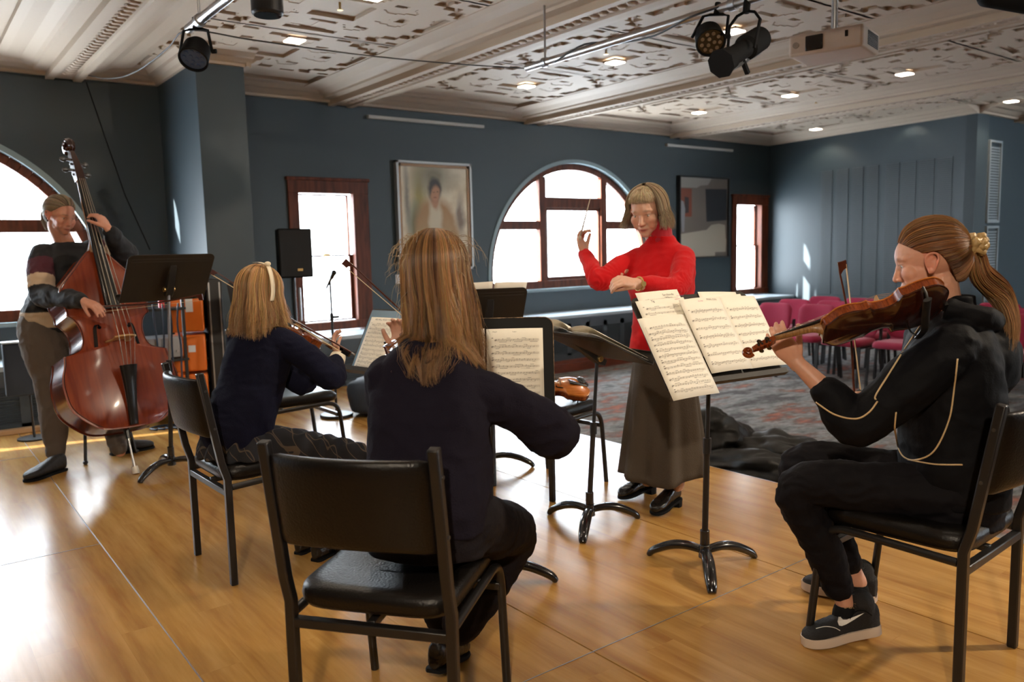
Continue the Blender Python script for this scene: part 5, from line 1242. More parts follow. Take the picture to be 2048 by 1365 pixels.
def hand(mb, wrist, dv, palm, thumb_side, curls, s=1.0, thumb=(0.7, 0.5), spread=0.06, tips=None):
    wrist = Vector(wrist); d = Vector(dv).normalized(); pn = Vector(palm); pn = (pn-d*pn.dot(d)).normalized(); sd = d.cross(pn).normalized()*thumb_side
    L_ = 0.088*s; W = 0.038*s
    secs = [(wrist-d*0.02*s, sd*0.026*s, pn*0.019*s), (wrist+d*0.015*s, sd*0.030*s, pn*0.018*s), (wrist+d*L_*0.55, sd*0.039*s, pn*0.016*s), (wrist+d*L_*0.98, sd*0.037*s, pn*0.0115*s)]
    loft(mb, secs, 20, 0.8, 3)
    lens = [0.070, 0.078, 0.073, 0.058]; rr = [0.0085, 0.0088, 0.0083, 0.0074]
    for i in range(4):
        off = sd*((0.028-0.0186*i)*s); p = wrist+d*(L_*(0.96 if i in (1, 2) else 0.92))+off; a = 0.0; c = curls[i]; dirn = (d+sd*spread*(1.5-i)).normalized(); P = [p-dirn*0.012*s, p]
        axis = dirn.cross(pn).normalized()
        for k, fr in enumerate((0.45, 0.31, 0.24)):
            a += c*(0.36, 0.38, 0.26)[k]; dk = dirn*math.cos(a)+pn*math.sin(a); p = p+dk*lens[i]*fr*s; P.append(p)
        mb.tube(P, [rr[i]*s*q for q in (1.05, 1.12, 1.0, 0.92, 0.78)], 10); mb.ell(P[-1], (rr[i]*s*0.8,)*3, 10, 8)
        for q in P[1:-1]: mb.ell(q, (rr[i]*s*1.05,)*3, 10, 8)
        if tips is not None: tips.append(P[-1])
    o, c = thumb; p = wrist+d*0.022*s+sd*0.026*s+pn*0.006*s; dk = (d*math.cos(o)+sd*math.sin(o)+pn*0.35).normalized(); P = [p-dk*0.01*s, p]
    for k, ln in enumerate((0.034, 0.030, 0.022)):
        p = p+dk*ln*s; P.append(p); dk = (dk+pn*c*0.45+d*0.25*c-sd*0.35*c).normalized()
    mb.tube(P, [0.0125*s, 0.0130*s, 0.0110*s, 0.0100*s, 0.0085*s], 10); mb.ell(P[-1], (0.0088*s,)*3, 10, 8); mb.ell(P[2], (0.0115*s,)*3, 10, 8)
    return [Vector(P[-1])]
def lay_over(obj, base, gap=0.004, spread=0.014):
    from mathutils.bvhtree import BVHTree
    bv = BVHTree.FromPolygons([v.co.copy() for v in obj.data.vertices], [tuple(p.vertices) for p in obj.data.polygons])
    def f(q, az, t):
        loc, nor, i, d = bv.find_nearest(q-base)
        if loc is None: return q
        s = (q-base-loc).dot(nor); g = gap+spread*(0.5+0.5*math.sin(az*37.0))*(0.5+0.5*math.sin(az*11.0+2))
        if s < g and d < 0.12: q = base+loc+nor*g
        return q
    return f
class Head:
    def __init__(s, c, fwd, up=(0, 0, 1), scale=1.0):
        s.c = Vector(c); s.y = Vector(fwd).normalized(); u = Vector(up); s.z = (u-s.y*u.dot(s.y)).normalized(); s.x = s.y.cross(s.z); s.k = scale
    def w(s, p): return s.c+(s.x*p[0]+s.y*p[1]+s.z*p[2])*s.k
    def rot(s):
        m = Matrix.Identity(3)
        for i in range(3): m[i][0], m[i][1], m[i][2] = s.x[i], s.y[i], s.z[i]
        return m
    def local(s, P):
        d = (P-np.array(s.c))/s.k; return np.stack([d@np.array(s.x), d@np.array(s.y), d@np.array(s.z)], 1)
    def build(s, mb, smile=0.0, closed=True, young=False, ears=True):
        R = s.rot(); k = s.k
        def E(c, r, n=24, m_=16): mb.ell(s.w(c), [a*k for a in r], n, m_, R)
        def T(pts, rs, n=10): mb.tube([s.w(p) for p in pts], [r*k for r in rs], n); [mb.ell(s.w(p), (r*k,)*3, 10, 8) for p, r in zip(pts, rs)]
        E((0, -0.012, 0.030), (0.074, 0.093, 0.083)); E((0, 0.020, 0.022), (0.064, 0.070, 0.070))
        E((0, 0.030, -0.022), (0.058, 0.052, 0.072)); E((0, 0.022, -0.062), (0.052, 0.052, 0.040)); E((0, 0.050, -0.075), (0.036, 0.034, 0.032))
        E((0, 0.066, -0.094), (0.021, 0.018, 0.016)); E((0, 0.062, -0.062), (0.032, 0.024, 0.026))
        T([(0, 0.079, 0.008), (0, 0.086, -0.012), (0, 0.094, -0.030), (0, 0.0965, -0.036)], [0.0090, 0.0090, 0.0100, 0.0105])
        for q in (-1, 1):
            E((q*0.0115, 0.0865, -0.0395), (0.0080, 0.0095, 0.0070)); E((q*0.040, 0.056, -0.026), (0.024, 0.024, 0.026)); E((q*0.038, 0.052, -0.048), (0.020, 0.024, 0.024))
            T([(q*0.046, 0.063, 0.020), (q*0.030, 0.0765, 0.0235), (q*0.012, 0.0795, 0.017)], [0.0085, 0.0095, 0.0090])
            E((q*0.033, 0.0560, 0.002), (0.0160, 0.0150, 0.0140))          # closed over lids round the eye
            T([(q*0.046, 0.066, 0.001), (q*0.031, 0.0785, 0.0085), (q*0.018, 0.0740, 0.002)], [0.0028, 0.0036, 0.0028], 8)
            T([(q*0.046, 0.065, 0.000), (q*0.031, 0.0755, -0.0085), (q*0.018, 0.0735, 0.000)], [0.0024, 0.0030, 0.0026], 8)
            if ears:
                e = [(q*0.073, 0.006, -0.028), (q*0.077, 0.010, -0.012), (q*0.080, 0.010, 0.008), (q*0.086, -0.003, 0.021), (q*0.090, -0.020, 0.018), (q*0.089, -0.024, 0.002), (q*0.083, -0.014, -0.018), (q*0.077, -0.002, -0.034), (q*0.073, 0.006, -0.030)]
                mb.tube(catmull([s.w(p) for p in e], 4), 0.0040*k, 8); E((q*0.078, -0.006, -0.004), (0.006, 0.015, 0.024)); E((q*0.078, 0.003, -0.029), (0.006, 0.008, 0.010)); T([(q*0.081, 0.004, 0.000), (q*0.084, -0.010, 0.010)], [0.003, 0.003])
        c = smile*0.006
        T([(-0.023, 0.0740, -0.0655+c), (-0.010, 0.0850, -0.0630), (0, 0.0865, -0.0640), (0.010, 0.0850, -0.0630), (0.023, 0.0740, -0.0655+c)], [0.0028, 0.0048, 0.0046, 0.0048, 0.0028], 8)
        T([(-0.020, 0.0735, -0.0685+c), (-0.008, 0.0830, -0.0725), (0.008, 0.0830, -0.0725), (0.020, 0.0735, -0.0685+c)], [0.0030, 0.0056, 0.0056, 0.0030], 8)
    def colours(s, base, lips=(0.42, 0.12, 0.10), brow=(0.16, 0.08, 0.04), flush=0.5):
        base = np.array(base)
        def f(P):
            c = np.tile(base, (len(P), 1)); l = s.local(P); x, y, z = l[:, 0], l[:, 1], l[:, 2]; ax = np.abs(x)
            head = (np.abs(z) < 0.13) & (y > 0.02) & (ax < 0.09) & (y < 0.12)
            g = np.exp(-(((ax-0.042)/0.018)**2+((z+0.032)/0.020)**2))*head*flush+0.6*flush*np.exp(-((ax/0.014)**2+((z+0.036)/0.012)**2))*head
            c = c*(1-g[:, None]*np.array([0.02, 0.28, 0.30]))
            lp = np.exp(-((ax/0.021)**4+((z+0.0685)/0.0072)**4))*(y > 0.066)*head
            ln = np.exp(-((ax/0.022)**4+((z+0.0685)/0.0012)**2))*(y > 0.060)*head
            c = c*(1-lp[:, None])+np.array(lips)*lp[:, None]; c = c*(1-0.7*ln[:, None])
            br = np.exp(-(((ax-0.031)/0.0165)**4+((z-0.0235+0.12*(ax-0.031)**2/0.02)/0.0042)**2))*(y > 0.055)*head
            c = c*(1-0.75*br[:, None])+np.array(brow)*0.75*br[:, None]
            ee = ((np.abs(l[:, 0]) > 0.070) & (y < 0.03) & (y > -0.04) & (np.abs(z+0.005) < 0.045))
            c[ee] = c[ee]*np.array([1.0, 0.78, 0.75])
            ls = np.exp(-(((ax-0.031)/0.014)**4+((z-0.0045)/0.0020)**2))*(y > 0.06)*head
            c = c*(1-0.6*ls[:, None])
            return np.clip(c, 0.004, 1)
        return f
    def eyes(s, parent, base, look=(0, 1, 0), openz=1.0):
        for q in (-1, 1):
            c = s.w((q*0.0305, 0.0655, 0.0))-base; L_ = (s.x*look[0]+s.y*look[1]+s.z*look[2]).normalized(); k = s.k
            e = MB().ell(c, (0.0120*k,)*3, 20, 14).build('eye', M['eyewhite'], parent, smooth=True)
            i = MB(); i.cyl(c+L_*0.0098*k, c+L_*0.0121*k, 0.0062*k, 16, 0.0042*k); i.build('iris', M['iris'], e, smooth=True)
HC = Vector((0, -0.012, 0.030)); HR = Vector((0.074, 0.093, 0.083))
def hdir(az, el):   # az 0 in front, positive to the head's right (+x)
    return Vector((math.sin(az)*math.cos(el), math.cos(az)*math.cos(el), math.sin(el)))
def scalp(H, d, off=0.0):
    r = Vector(((HR.x+off)*d.x, (HR.y+off)*d.y, (HR.z+off)*d.z))
    if d.z < -0.15 and d.y < 0.1: q = min(1.0, (-d.z-0.15)/0.5); r.z -= 0.045*q; r.y += 0.012*q*q; r.x *= 1-0.12*q
    return H.w(HC+r)
def strands(name, paths, cols, parent, base, rad=0.0009, m=None):
    V = []; F = []; K = []
    for P, (c0, c1) in zip(paths, cols):
        n = len(P); b0 = len(V); prev = None
        for i, p in enumerate(P):
            t = (P[min(i+1, n-1)]-P[max(i-1, 0)])
            t = t.normalized() if t.length > 1e-9 else Vector((0, 0, -1))
            if prev is None: x = t.cross(Vector((0.3, 0.2, 1))); x = x.normalized() if x.length > 1e-6 else Vector((1, 0, 0))
            else: x = (prev-t*prev.dot(t)); x = x.normalized() if x.length > 1e-6 else prev
            prev = x; y = x.cross(t); u = i/(n-1); r = rad*(1-0.75*max(0, u-0.55)/0.45)
            for j in range(3):
                a = 2*PI*j/3; V.append(p-base+x*math.cos(a)*r+y*math.sin(a)*r); K.append([lerp(c0[q], c1[q], u) for q in range(3)]+[1.0])
        for i in range(n-1):
            for j in range(3):
                k = (j+1) % 3; F.append((b0+i*3+j, b0+i*3+k, b0+(i+1)*3+k, b0+(i+1)*3+j))
    me = bpy.data.meshes.new(name); me.from_pydata([tuple(v) for v in V], [], F); me.update()
    a = me.color_attributes.new('Col', 'FLOAT_COLOR', 'POINT'); a.data.foreach_set('color', np.array(K, dtype=np.float32).ravel())
    return finish(name, me, m or M['hair'], parent)
def shell(mb, grid):
    nx, ny = len(grid), len(grid[0]); vs = [p for r in grid for p in r]; fs = []
    for i in range(nx-1):
        for j in range(ny-1): fs.append((i*ny+j, i*ny+j+1, (i+1)*ny+j+1, (i+1)*ny+j))
    mb.add(vs, fs)
def fall_path(H, az, el0, elend, zend, off, drift, rnd, wob, n1=7, n2=11, hug=None):
    P = []
    for i in range(n1+1):
        e = lerp(el0, elend, i/n1); P.append(scalp(H, hdir(az, e), off*(0.6+0.4*i/n1)))
    p = P[-1]; out = (p-P[-2]).normalized(); L_ = max(0.01, p.z-zend)
    for i in range(1, n2+1):
        t = i/n2; q = p+Vector((0, 0, -L_*t))+out*0.012*math.sin(min(1, t*3)*PI/2)*0.6+drift*t**1.3
        q = q+Vector((noise.noise(Vector((az*7*wob[0], t*2, wob[1]))), noise.noise(Vector((az*7*wob[0]+9, t*2, wob[1]))), 0))*wob[2]*t
        if hug: q = hug(q, az, t)
        P.append(q)
    return P
def palette(rnd, dark, light, tip=None, bias=1.0, key=None):
    t = rnd.random()**bias
    if key is not None: t = max(0.0, min(1.15, 0.30*t+0.42+0.85*noise.noise(Vector((key*11.0, 0.3, 7.1)))+0.5*noise.noise(Vector((key*31.0, 1.3, 2.1)))))
    c = [lerp(dark[q], light[q], t)*rnd.uniform(0.85, 1.15) for q in range(3)]
    return (c, [c[q]*(tip[q] if tip else 1.0) for q in range(3)])
def fall_hair(H, parent, base, azr, n, el0, elend, zend, dark, light, drift, seed=1, tip=None, wob=(1, 0, 0.012), offs=(0.004, 0.020), rad=0.0009, name='hair', hug=None, skip=None, jit=0.02, extra=()):
    rnd = random.Random(seed); paths = []; cols = []
    g = []; na = 36
    for i in range(na+1):
        az = lerp(azr[0], azr[1], i/na)
        g.append(fall_path(H, az, el0(az), elend(az), zend(az)+0.05, offs[0]+0.002, drift(az), rnd, (wob[0], wob[1], 0), hug=hug))
    for i in range(n):
        az = rnd.uniform(*azr)
        if skip and skip(az, rnd): continue
        e = el0(az)-rnd.random()**2*0.5*(el0(az)-elend(az))*0.6
        off = lerp(offs[0], offs[1], rnd.random()**0.8); z = zend(az)+rnd.uniform(-jit, jit)+rnd.random()**3*jit*2
        d = drift(az)*(0.7+0.6*rnd.random())+Vector((rnd.gauss(0, 1), rnd.gauss(0, 1), 0))*0.004
        w = (wob[0], wob[1]+rnd.choice((0, 0, 0.25, 0.5)), wob[2]*rnd.uniform(0.7, 1.3))
        P = fall_path(H, az, e, elend(az), z, off, d, rnd, w, hug=hug)
        paths.append(P); cols.append(palette(rnd, dark, light, tip, key=az))
    for P, c in extra: paths.append(P); cols.append(c)
    h = strands(name, paths, cols, parent, base, rad)
    mb = MB(); shell(mb, [[p-base for p in r] for r in g]); mm = mat(name+'_under', [c*0.8 for c in dark], 0.7); sh = mb.build('under_hair', mm, h, smooth=True)
    s = sh.modifiers.new('t', 'SOLIDIFY'); s.thickness = 0.006; s.offset = 0
    return h
def slerp(a, b, t):
    w = math.acos(max(-1, min(1, a.dot(b))));
    return a if w < 1e-4 else (a*math.sin((1-t)*w)+b*math.sin(t*w))/math.sin(w)
def pulled_hair(H, parent, base, line, tie, n, dark, light, seed=1, rad=0.0009, name='hair', lift=0.0):
    rnd = random.Random(seed); L_ = [Vector(d).normalized() for d in line]; m_ = len(L_); tie = Vector(tie).normalized()
    def root(s):
        s = (s % 1)*m_; i = int(s); return slerp(L_[i % m_], L_[(i+1) % m_], s-i)
    def path(s, off, t0=0.0, w=0.0):
        a = root(s); P = []
        for k in range(13):
            t = lerp(t0, 1, k/12); d = slerp(a, tie, t); o = off*(0.35+0.65*min(1, t*5))+lift*math.sin(PI*t)+0.012*max(0, t-0.8)*5*0.3
            o += 0.0025*noise.noise(Vector((s*40, t*3, seed)))+w*noise.noise(Vector((s*12+5, t*2.5, seed)))
            P.append(scalp(H, d, o))
        return P
    paths = []; cols = []
    for i in range(n):
        s = rnd.random(); paths.append(path(s, rnd.uniform(0.004, 0.012), rnd.random()**2.2*0.7, 0.004)); cols.append(palette(rnd, dark, light, key=s*5))
    h = strands(name, paths, cols, parent, base, rad)
    mb = MB(); shell(mb, [[p-base for p in path(i/60, 0.0055)] for i in range(61)]); sh = mb.build('under_hair', mat(name+'_under', [c*0.9 for c in dark], 0.6), h, smooth=True)
    sm = sh.modifiers.new('t', 'SOLIDIFY'); sm.thickness = 0.005; sm.offset = -1
    return h
def lock(spine, r0, r1, n, dark, light, seed, parent, base, name='hair_lock', rad=0.0009, tip=None, splay=1.0):
    rnd = random.Random(seed); paths = []; cols = []; S = catmull(spine, 5); N_ = len(S)
    for i in range(n):
        a = rnd.uniform(0, 2*PI); q = rnd.random()**0.5; ph = rnd.uniform(0, 6); P = []; cut = int(N_*rnd.uniform(0.82, 1.0))
        for k in range(cut):
            t = k/(N_-1); tg = (S[min(k+1, N_-1)]-S[max(k-1, 0)]).normalized(); x = tg.cross(Vector((0.2, 1, 0.1))).normalized(); y = x.cross(tg)
            prof = (0.5+0.5*math.sin(min(1, t*2.2)*PI/2))*(1-0.35*max(0, t-0.6)/0.4); r = lerp(r0, r1, t)*prof
            r *= 1+0.25*math.sin(3*a+ph+t*4)
            P.append(S[k]+x*math.cos(a+0.8*t)*r*q+y*math.sin(a+0.8*t)*r*q*0.8+Vector((1, 1, 0))*splay*0.003*math.sin(t*5+ph))
        if len(P) > 3: paths.append(P); cols.append(palette(rnd, dark, light, tip))
    h = strands(name, paths, cols, parent, base, rad)
    mb = MB(); mb.tube([p-base for p in S], [max(0.002, lerp(r0, r1, k/(N_-1))*0.80*(0.5+0.5*math.sin(min(1, k/(N_-1)*2.2)*PI/2))*(1-0.8*max(0, k/(N_-1)-0.6)/0.4)) for k in range(N_)], 12, flat=0.8); mb.build('under_hair', mat(name+'_under', [c*0.9 for c in dark], 0.6), h, smooth=True)
    return h
def frame_of(o, origin, fwd, up=(0, 0, 1)):
    y = Vector(fwd).normalized(); z = Vector(up); z = (z-y*z.dot(y)).normalized(); x = y.cross(z); m = Matrix.Identity(4)
    for i in range(3): m[i][0], m[i][1], m[i][2], m[i][3] = x[i], y[i], z[i], Vector(origin)[i]
    return m
def shoe(parent, base, heel, fwd, L_=0.25, up=(0, 0, 1), kind='plain', m=None, solem=None, H_=0.10, side=1):
    # heel: back end of the sole on the ground; y forward
    m = m or M['black']; F = frame_of(None, Vector(heel), fwd, up); T = lambda p: F @ Vector(p); k = L_/0.26
    mb = MB(); secs = []
    outl = [(0.0, 0.020, 0.085), (0.02, 0.031, 0.088), (0.07, 0.034, 0.086), (0.12, 0.036, 0.070), (0.17, 0.043, 0.055), (0.21, 0.044, 0.046), (0.245, 0.034, 0.036), (0.262, 0.014, 0.024)]
    for y, w, h in outl:
        h = h*(H_/0.10) if y < 0.10 else h
        secs.append((T((0.004*math.sin(y*12), y*k, (0.012+h/2)*k)), (T((1, 0, 0))-T((0, 0, 0)))*w*k, (T((0, 0, 1))-T((0, 0, 0)))*h/2*k))
    loft(mb, secs, 24, 0.75, 3)
    if kind == 'boot':
        limb(mb, [T((0, 0.035*k, 0.08*k)), T((0, 0.032*k, 0.13*k)), T((0, 0.035*k, 0.19*k))], [0.036*k, 0.038*k, 0.043*k])
    elif kind == 'sneaker':
        limb(mb, [T((0, 0.045*k, 0.07*k)), T((0, 0.050*k, 0.115*k))], [0.036*k, 0.040*k])
    o = blob('shoe', mb, m, parent, base, 0.004, 3, creases(0.0015, 30, 3))
    sb = MB(); pts = []
    th = 0.026 if kind == 'sneaker' else 0.012; hl = 0.040 if kind == 'boot' else 0
    shape = [(0.0, 0.022), (0.02, 0.034), (0.07, 0.035), (0.12, 0.036), (0.18, 0.046), (0.22, 0.044), (0.25, 0.032), (0.266, 0.012)]
    P = catmull([Vector((w, y, 0)) for y, w in shape], 3); loop = [(p.x, p.y) for p in P]+[(-p.x, p.y) for p in P[::-1]]
    z0 = (0.0); sb.rings([[T((x*k*1.02, y*k, z0)) - base for x, y in loop], [T((x*k*1.06, y*k, z0+th*0.5*k)) - base for x, y in loop], [T((x*k*1.0, y*k, z0+th*(1.15 if kind == 'sneaker' and True else 1)*k)) - base for x, y in loop]])
    if kind == 'boot':
        hb = [(x, y) for x, y in loop if y < 0.06]; sb.rings([[T((x*k*0.9, y*k*0.9+0.004, -hl)) - base for x, y in hb], [T((x*k, y*k, 0.002)) - base for x, y in hb]])
    so = sb.build('sole', solem or M['matteblack'], o, auto=40)
    return o, T, k
REPORT = []
def seglen(n, *p): REPORT.append((n, [round((Vector(a)-Vector(b)).length, 3) for a, b in zip(p, p[1:])]))
UP = Vector((0, 0, 1))
def person(x, y, label):
    t = empty('person', (x, y, 0)); tag(t, label, 'person'); return t, Vector((x, y, 0))
navyk = mat('navy_sweatshirt', (0.0100, 0.0080, 0.0155), 0.95, bump=0.25, scale=220, spec=0.15)
blackj = mat('black_track_jacket', (0.0040, 0.0040, 0.0055), 0.7, bump=0.12, scale=180, spec=0.12)
trous = mat('dark_trousers', (0.0075, 0.0055, 0.0080), 0.85, bump=0.2, scale=200, spec=0.2)

# ---------------------------------------------------------------- THE CONDUCTOR
t, B = person(2.99, 2.70, 'smiling woman conducting in a red jumper and long grey skirt, baton raised in her hand')
f = Vector((-0.96, -0.28, 0)).normalized(); lf = UP.cross(f)      # her left
c0 = Vector((2.97, 2.68, 0))
hd = Head(c0+Vector((-0.035, -0.005, 1.465))+Vector(_R)*-0.05, Vector((f.x, f.y, -0.34))+lf*0.10, (-0.20, -0.05, 1), 1.0)
body = MB(); hd.build(body, smile=0.7)
shc = c0+Vector((0, 0, 1.275)); SL = shc+lf*0.140-UP*0.025; SR = shc-lf*0.140-UP*0.025
limb(body, [shc+UP*0.02, hd.w((0, -0.022, -0.075))], [0.058, 0.050])
ER = reach(SR, 1198, 562, 0.27); WR = reach(ER, 1169, 509, 0.225, True); HR_ = WR+(D(1160, 480, 3.9)-D(1168, 507, 3.9))
EL = reach(SL, 1350, 578, 0.265); WL = reach(EL, 1270, 567, 0.235); HL_ = WL+(D(1240, 560, 3.66)-D(1268, 566, 3.70))
seglen('cond R', SR, ER, WR); seglen('cond L', SL, EL, WL)
limb(body, [SR+lf*0.03, ER, WR], [0.030, 0.030, 0.024]); limb(body, [SL-lf*0.03, EL, WL], [0.030, 0.030, 0.025])
loft(body, [(c0+UP*0.72, lf*0.12, f*0.08), (c0+UP*0.95, lf*0.12, f*0.09), (c0+UP*1.15, lf*0.12, f*0.085), (c0+UP*1.26, lf*0.10, f*0.06)])
for s, fx in ((1, 0), (-1, 0)): limb(body, [c0+lf*0.085*s+UP*0.75, c0+lf*0.08*s+UP*0.42, c0+lf*0.08*s+UP*0.12], [0.06, 0.05, 0.036])
hand(body, WR, (HR_-WR), Vector(_R)*0.9-Vector(_f)*0.5, 1, (1.6, 2.0, 1.9, 1.2), 0.95, (0.35, 0.9), 0.10)
hand(body, WL, (HL_-WL)+UP*-0.002, -UP*0.6-Vector(_f)*-0.5, 1, (1.5, 2.1, 2.1, 2.1), 0.95, (0.05, 0.9), 0.02)
SK1 = (0.62, 0.36, 0.26)
blob('body', body, M['skin'], t, B, 0.0036, 2, None, hd.colours(SK1, (0.45, 0.13, 0.11), (0.30, 0.22, 0.15)))
hd.eyes(t, B, (0.1, 1, -0.5))
red = mat('red_wool', (0.50, 0.005, 0.008), 0.9, bump=0.25, scale=260, sheen=0.1, spec=0.2)
sw = MB()
loft(sw, [(c0+UP*0.775-f*0.005, lf*0.165, f*0.118), (c0+UP*0.86, lf*0.150, f*0.112), (c0+UP*0.98, lf*0.143, f*0.108), (c0+UP*1.10+f*0.012, lf*0.160, f*0.125), (c0+UP*1.20+f*0.006, lf*0.165, f*0.108), (c0+UP*1.270, lf*0.140, f*0.082), (c0+UP*1.310+f*0.005, lf*0.085, f*0.062), (c0+UP*1.345+f*0.012, lf*0.058, f*0.056)])
sw.ell(c0+UP*1.125+f*0.085+lf*0.06, (0.06, 0.06, 0.06)); sw.ell(c0+UP*1.125+f*0.085-lf*0.06, (0.06, 0.06, 0.06))
limb(sw, [SL-lf*0.03-UP*0.01, SL*0.5+EL*0.5, EL, EL*0.45+WL*0.55, WL+(EL-WL)*0.24], [0.060, 0.055, 0.052, 0.046, 0.038])
limb(sw, [SR+lf*0.03-UP*0.01, SR*0.5+ER*0.5, ER, ER*0.45+WR*0.55, WR+(ER-WR)*0.02], [0.058, 0.053, 0.050, 0.042, 0.034])
def cr(p):
    dl = min((p-EL).length, (p-ER).length); e = max(0, 1-dl/0.14); v = 0.0045*e*math.sin(p.z*190+40*noise.noise(p*9)) if dl < 0.14 else 0
    return creases(0.0065, 7, 2)(p)+v
blob('jumper', sw, red, t, B, 0.006, 3, cr)
nk = MB(); limb(nk, [c0+UP*1.315+f*0.008, c0+UP*1.375+f*0.016], [0.060, 0.056]); blob('roll_neck', nk, mat('deep_red_wool', (0.38, 0.006, 0.018), 0.9, sheen=0.3), t, B, 0.005, 2)
sk = MB(); rings = []; n = 120
for i in range(26):
    u = i/25; z = lerp(0.83, 0.165, u); ring = []
    for k in range(n):
        a = 2*PI*k/n; pl = math.sin(7*a+0.7*math.sin(2*a))*0.5+0.5*math.sin(13*a+1.0)*0.35
        rw = lerp(0.138, 0.215, u**0.9)+0.040*u*pl; rd = lerp(0.092, 0.18, u**0.9)+0.040*u*pl
        p = c0+lf*math.cos(a)*rw+f*math.sin(a)*rd+UP*(z+0.012*u*math.sin(3*a+1)-0.02*u*math.sin(a-0.6))+f*-0.01; ring.append(p-B)
    rings.append(ring)
sko = sk.rings(rings, caps=False).build('skirt', mat('charcoal_wool_skirt', (0.085, 0.068, 0.052), 0.95, bump=0.3, scale=200, spec=0.15), t, smooth=True)
q = sko.modifiers.new('t', 'SOLIDIFY'); q.thickness = 0.004
bl = mat('black_boot_leather', (0.012, 0.010, 0.009), 0.22, bump=0.15, scale=30)
h1 = G(1357, 1010, 0.0); tt = G(1305, 1036, 0.0); shoe(t, B, Vector((h1.x, h1.y, 0.032)), (tt-h1)-UP*0.022, 0.235, kind='boot', m=bl)
h1 = G(1308, 985, 0.0); tt = G(1246, 1000, 0.0); shoe(t, B, Vector((h1.x, h1.y, 0.032)), (tt-h1)-UP*0.022, 0.235, kind='boot', m=bl)
# hair: short bob with a swept fringe
dk, lt = (0.12, 0.075, 0.040), (0.42, 0.31, 0.19)
jaw = hd.c.z-0.068
fall_hair(hd, t, B, (0.98, 2*PI-0.98), 2800, lambda a: 1.45, lambda a: -0.05, lambda a: jaw-0.012+0.015*abs(math.cos(a/2)), dk, lt, lambda a: (hd.x*math.sin(a)*0.022+hd.y*math.cos(a)*0.02), seed=5, offs=(0.006, 0.030), wob=(1, 1, 0.014), rad=0.0010)
rnd = random.Random(8); paths = []; cols = []
for i in range(700):
    a0 = rnd.uniform(-0.9, 0.9); s0 = hdir(-0.35+rnd.uniform(-0.1, 0.1), 1.25+rnd.uniform(-0.12, 0.25)); e0 = hdir(a0*1.15, 0.42-0.10*abs(a0)+rnd.uniform(-0.10, 0.08))
    paths.append([scalp(hd, slerp(s0, e0, k/9), 0.006+0.010*math.sin(PI*min(1, k/9*0.9))+0.004*rnd.random()) for k in range(10)]); cols.append(palette(rnd, (0.26, 0.18, 0.10), (0.62, 0.50, 0.33)))
strands('fringe', paths, cols, t, B, 0.0010)
w = MB(); ww = WL.lerp(EL, 0.09)-B; ax = (EL-WL).normalized(); u1 = ax.cross(UP).normalized(); u2 = u1.cross(ax)
w.tube([ww+u1*0.030*math.cos(a)+u2*0.030*math.sin(a) for a in [2*PI*k/24 for k in range(25)]], 0.0035, 8); w.cyl(ww-u1*-0.030, ww+u1*0.037, 0.012, 18)
w2 = ww-u1*0; wo = w.build('wrist_watch', mat('gold_watch', (0.55, 0.38, 0.14), 0.3, 0.8), t, auto=50)
o = MB().tube([Vector((0, 0, 0)), D(1181, 395, 3.86)-D(1160, 476, 3.90)], [0.0045, 0.0022], 8); o.ell((0, 0, 0), (0.008, 0.008, 0.014)); o = o.build('baton', mat('pale_baton', (0.35, 0.27, 0.20), 0.4), smooth=True, loc=D(1160, 476, 3.90)); tag(o, 'thin pale baton pointing up from the raised hand', 'baton')

# ---------------------------------------------------------------- LONG-HAIRED GIRL, BACK TO US
t, B = person(1.10, 1.93, 'girl seen from behind with long fair-brown hair in a navy sweatshirt, playing violin')
f = Vector((0.80, 0.60, 0)).normalized(); lf = UP.cross(f)
hip = D(855, 1035, 2.14); shc = D(862, 735, 2.16)
hd = Head(D(872, 560, 2.22)+UP*0.0, f*0.97+lf*0.30-UP*0.10, (0, 0, 1), 0.98); hd.c.z = 1.235
SL = shc+lf*0.145-UP*0.03; SR = shc-lf*0.145-UP*0.045
EL = reach(SL, 800, 850, 0.27, True); WL = reach(EL, 802, 712, 0.25, True); ER = reach(SR, 1108, 868, 0.27, True); WR = reach(ER, 1020, 812, 0.23, True)
seglen('mid R', SR, ER, WR); seglen('mid L', SL, EL, WL)
body = MB(); hd.build(body); limb(body, [shc, hd.w((0, -0.02, -0.07))], [0.055, 0.047])
limb(body, [SR+lf*0.03, ER, WR], [0.03, 0.03, 0.022]); limb(body, [SL-lf*0.03, EL, WL], [0.03, 0.03, 0.022])
loft(body, [(hip, lf*0.13, f*0.11), (hip.lerp(shc, 0.4), lf*0.12, f*0.09), (shc, lf*0.13, f*0.07)])
hr = hip-lf*0.085; hl = hip+lf*0.085
KR = reach(hr, 1026, 1070, 0.40, True); AR = G(924, 1268, 0.11); KL = hl+(KR-hr)*0.95+lf*0.06; AL = G(885, 1250, 0.10)
seglen('mid leg', hr, KR, AR); seglen('mid legL', hl, KL, AL)
limb(body, [hr, KR, AR], [0.05, 0.04, 0.032]); limb(body, [hl, KL, AL], [0.05, 0.04, 0.032])
hand(body, WL, Vector((0.1, 0.1, 1)), -f, -1, (1.5, 1.4, 1.3, 1.2), 0.86, (0.5, 0.4)); hand(body, WR, (WR-ER).normalized()+Vector((-0.3, 0.3, 0)), -UP, -1, (1.0, 1.2, 1.2, 1.0), 0.86, (0.3, 0.7))
blob('body', body, M['skin'], t, B, 0.0042, 2, None, hd.colours((0.58, 0.33, 0.24)))
sw = MB()
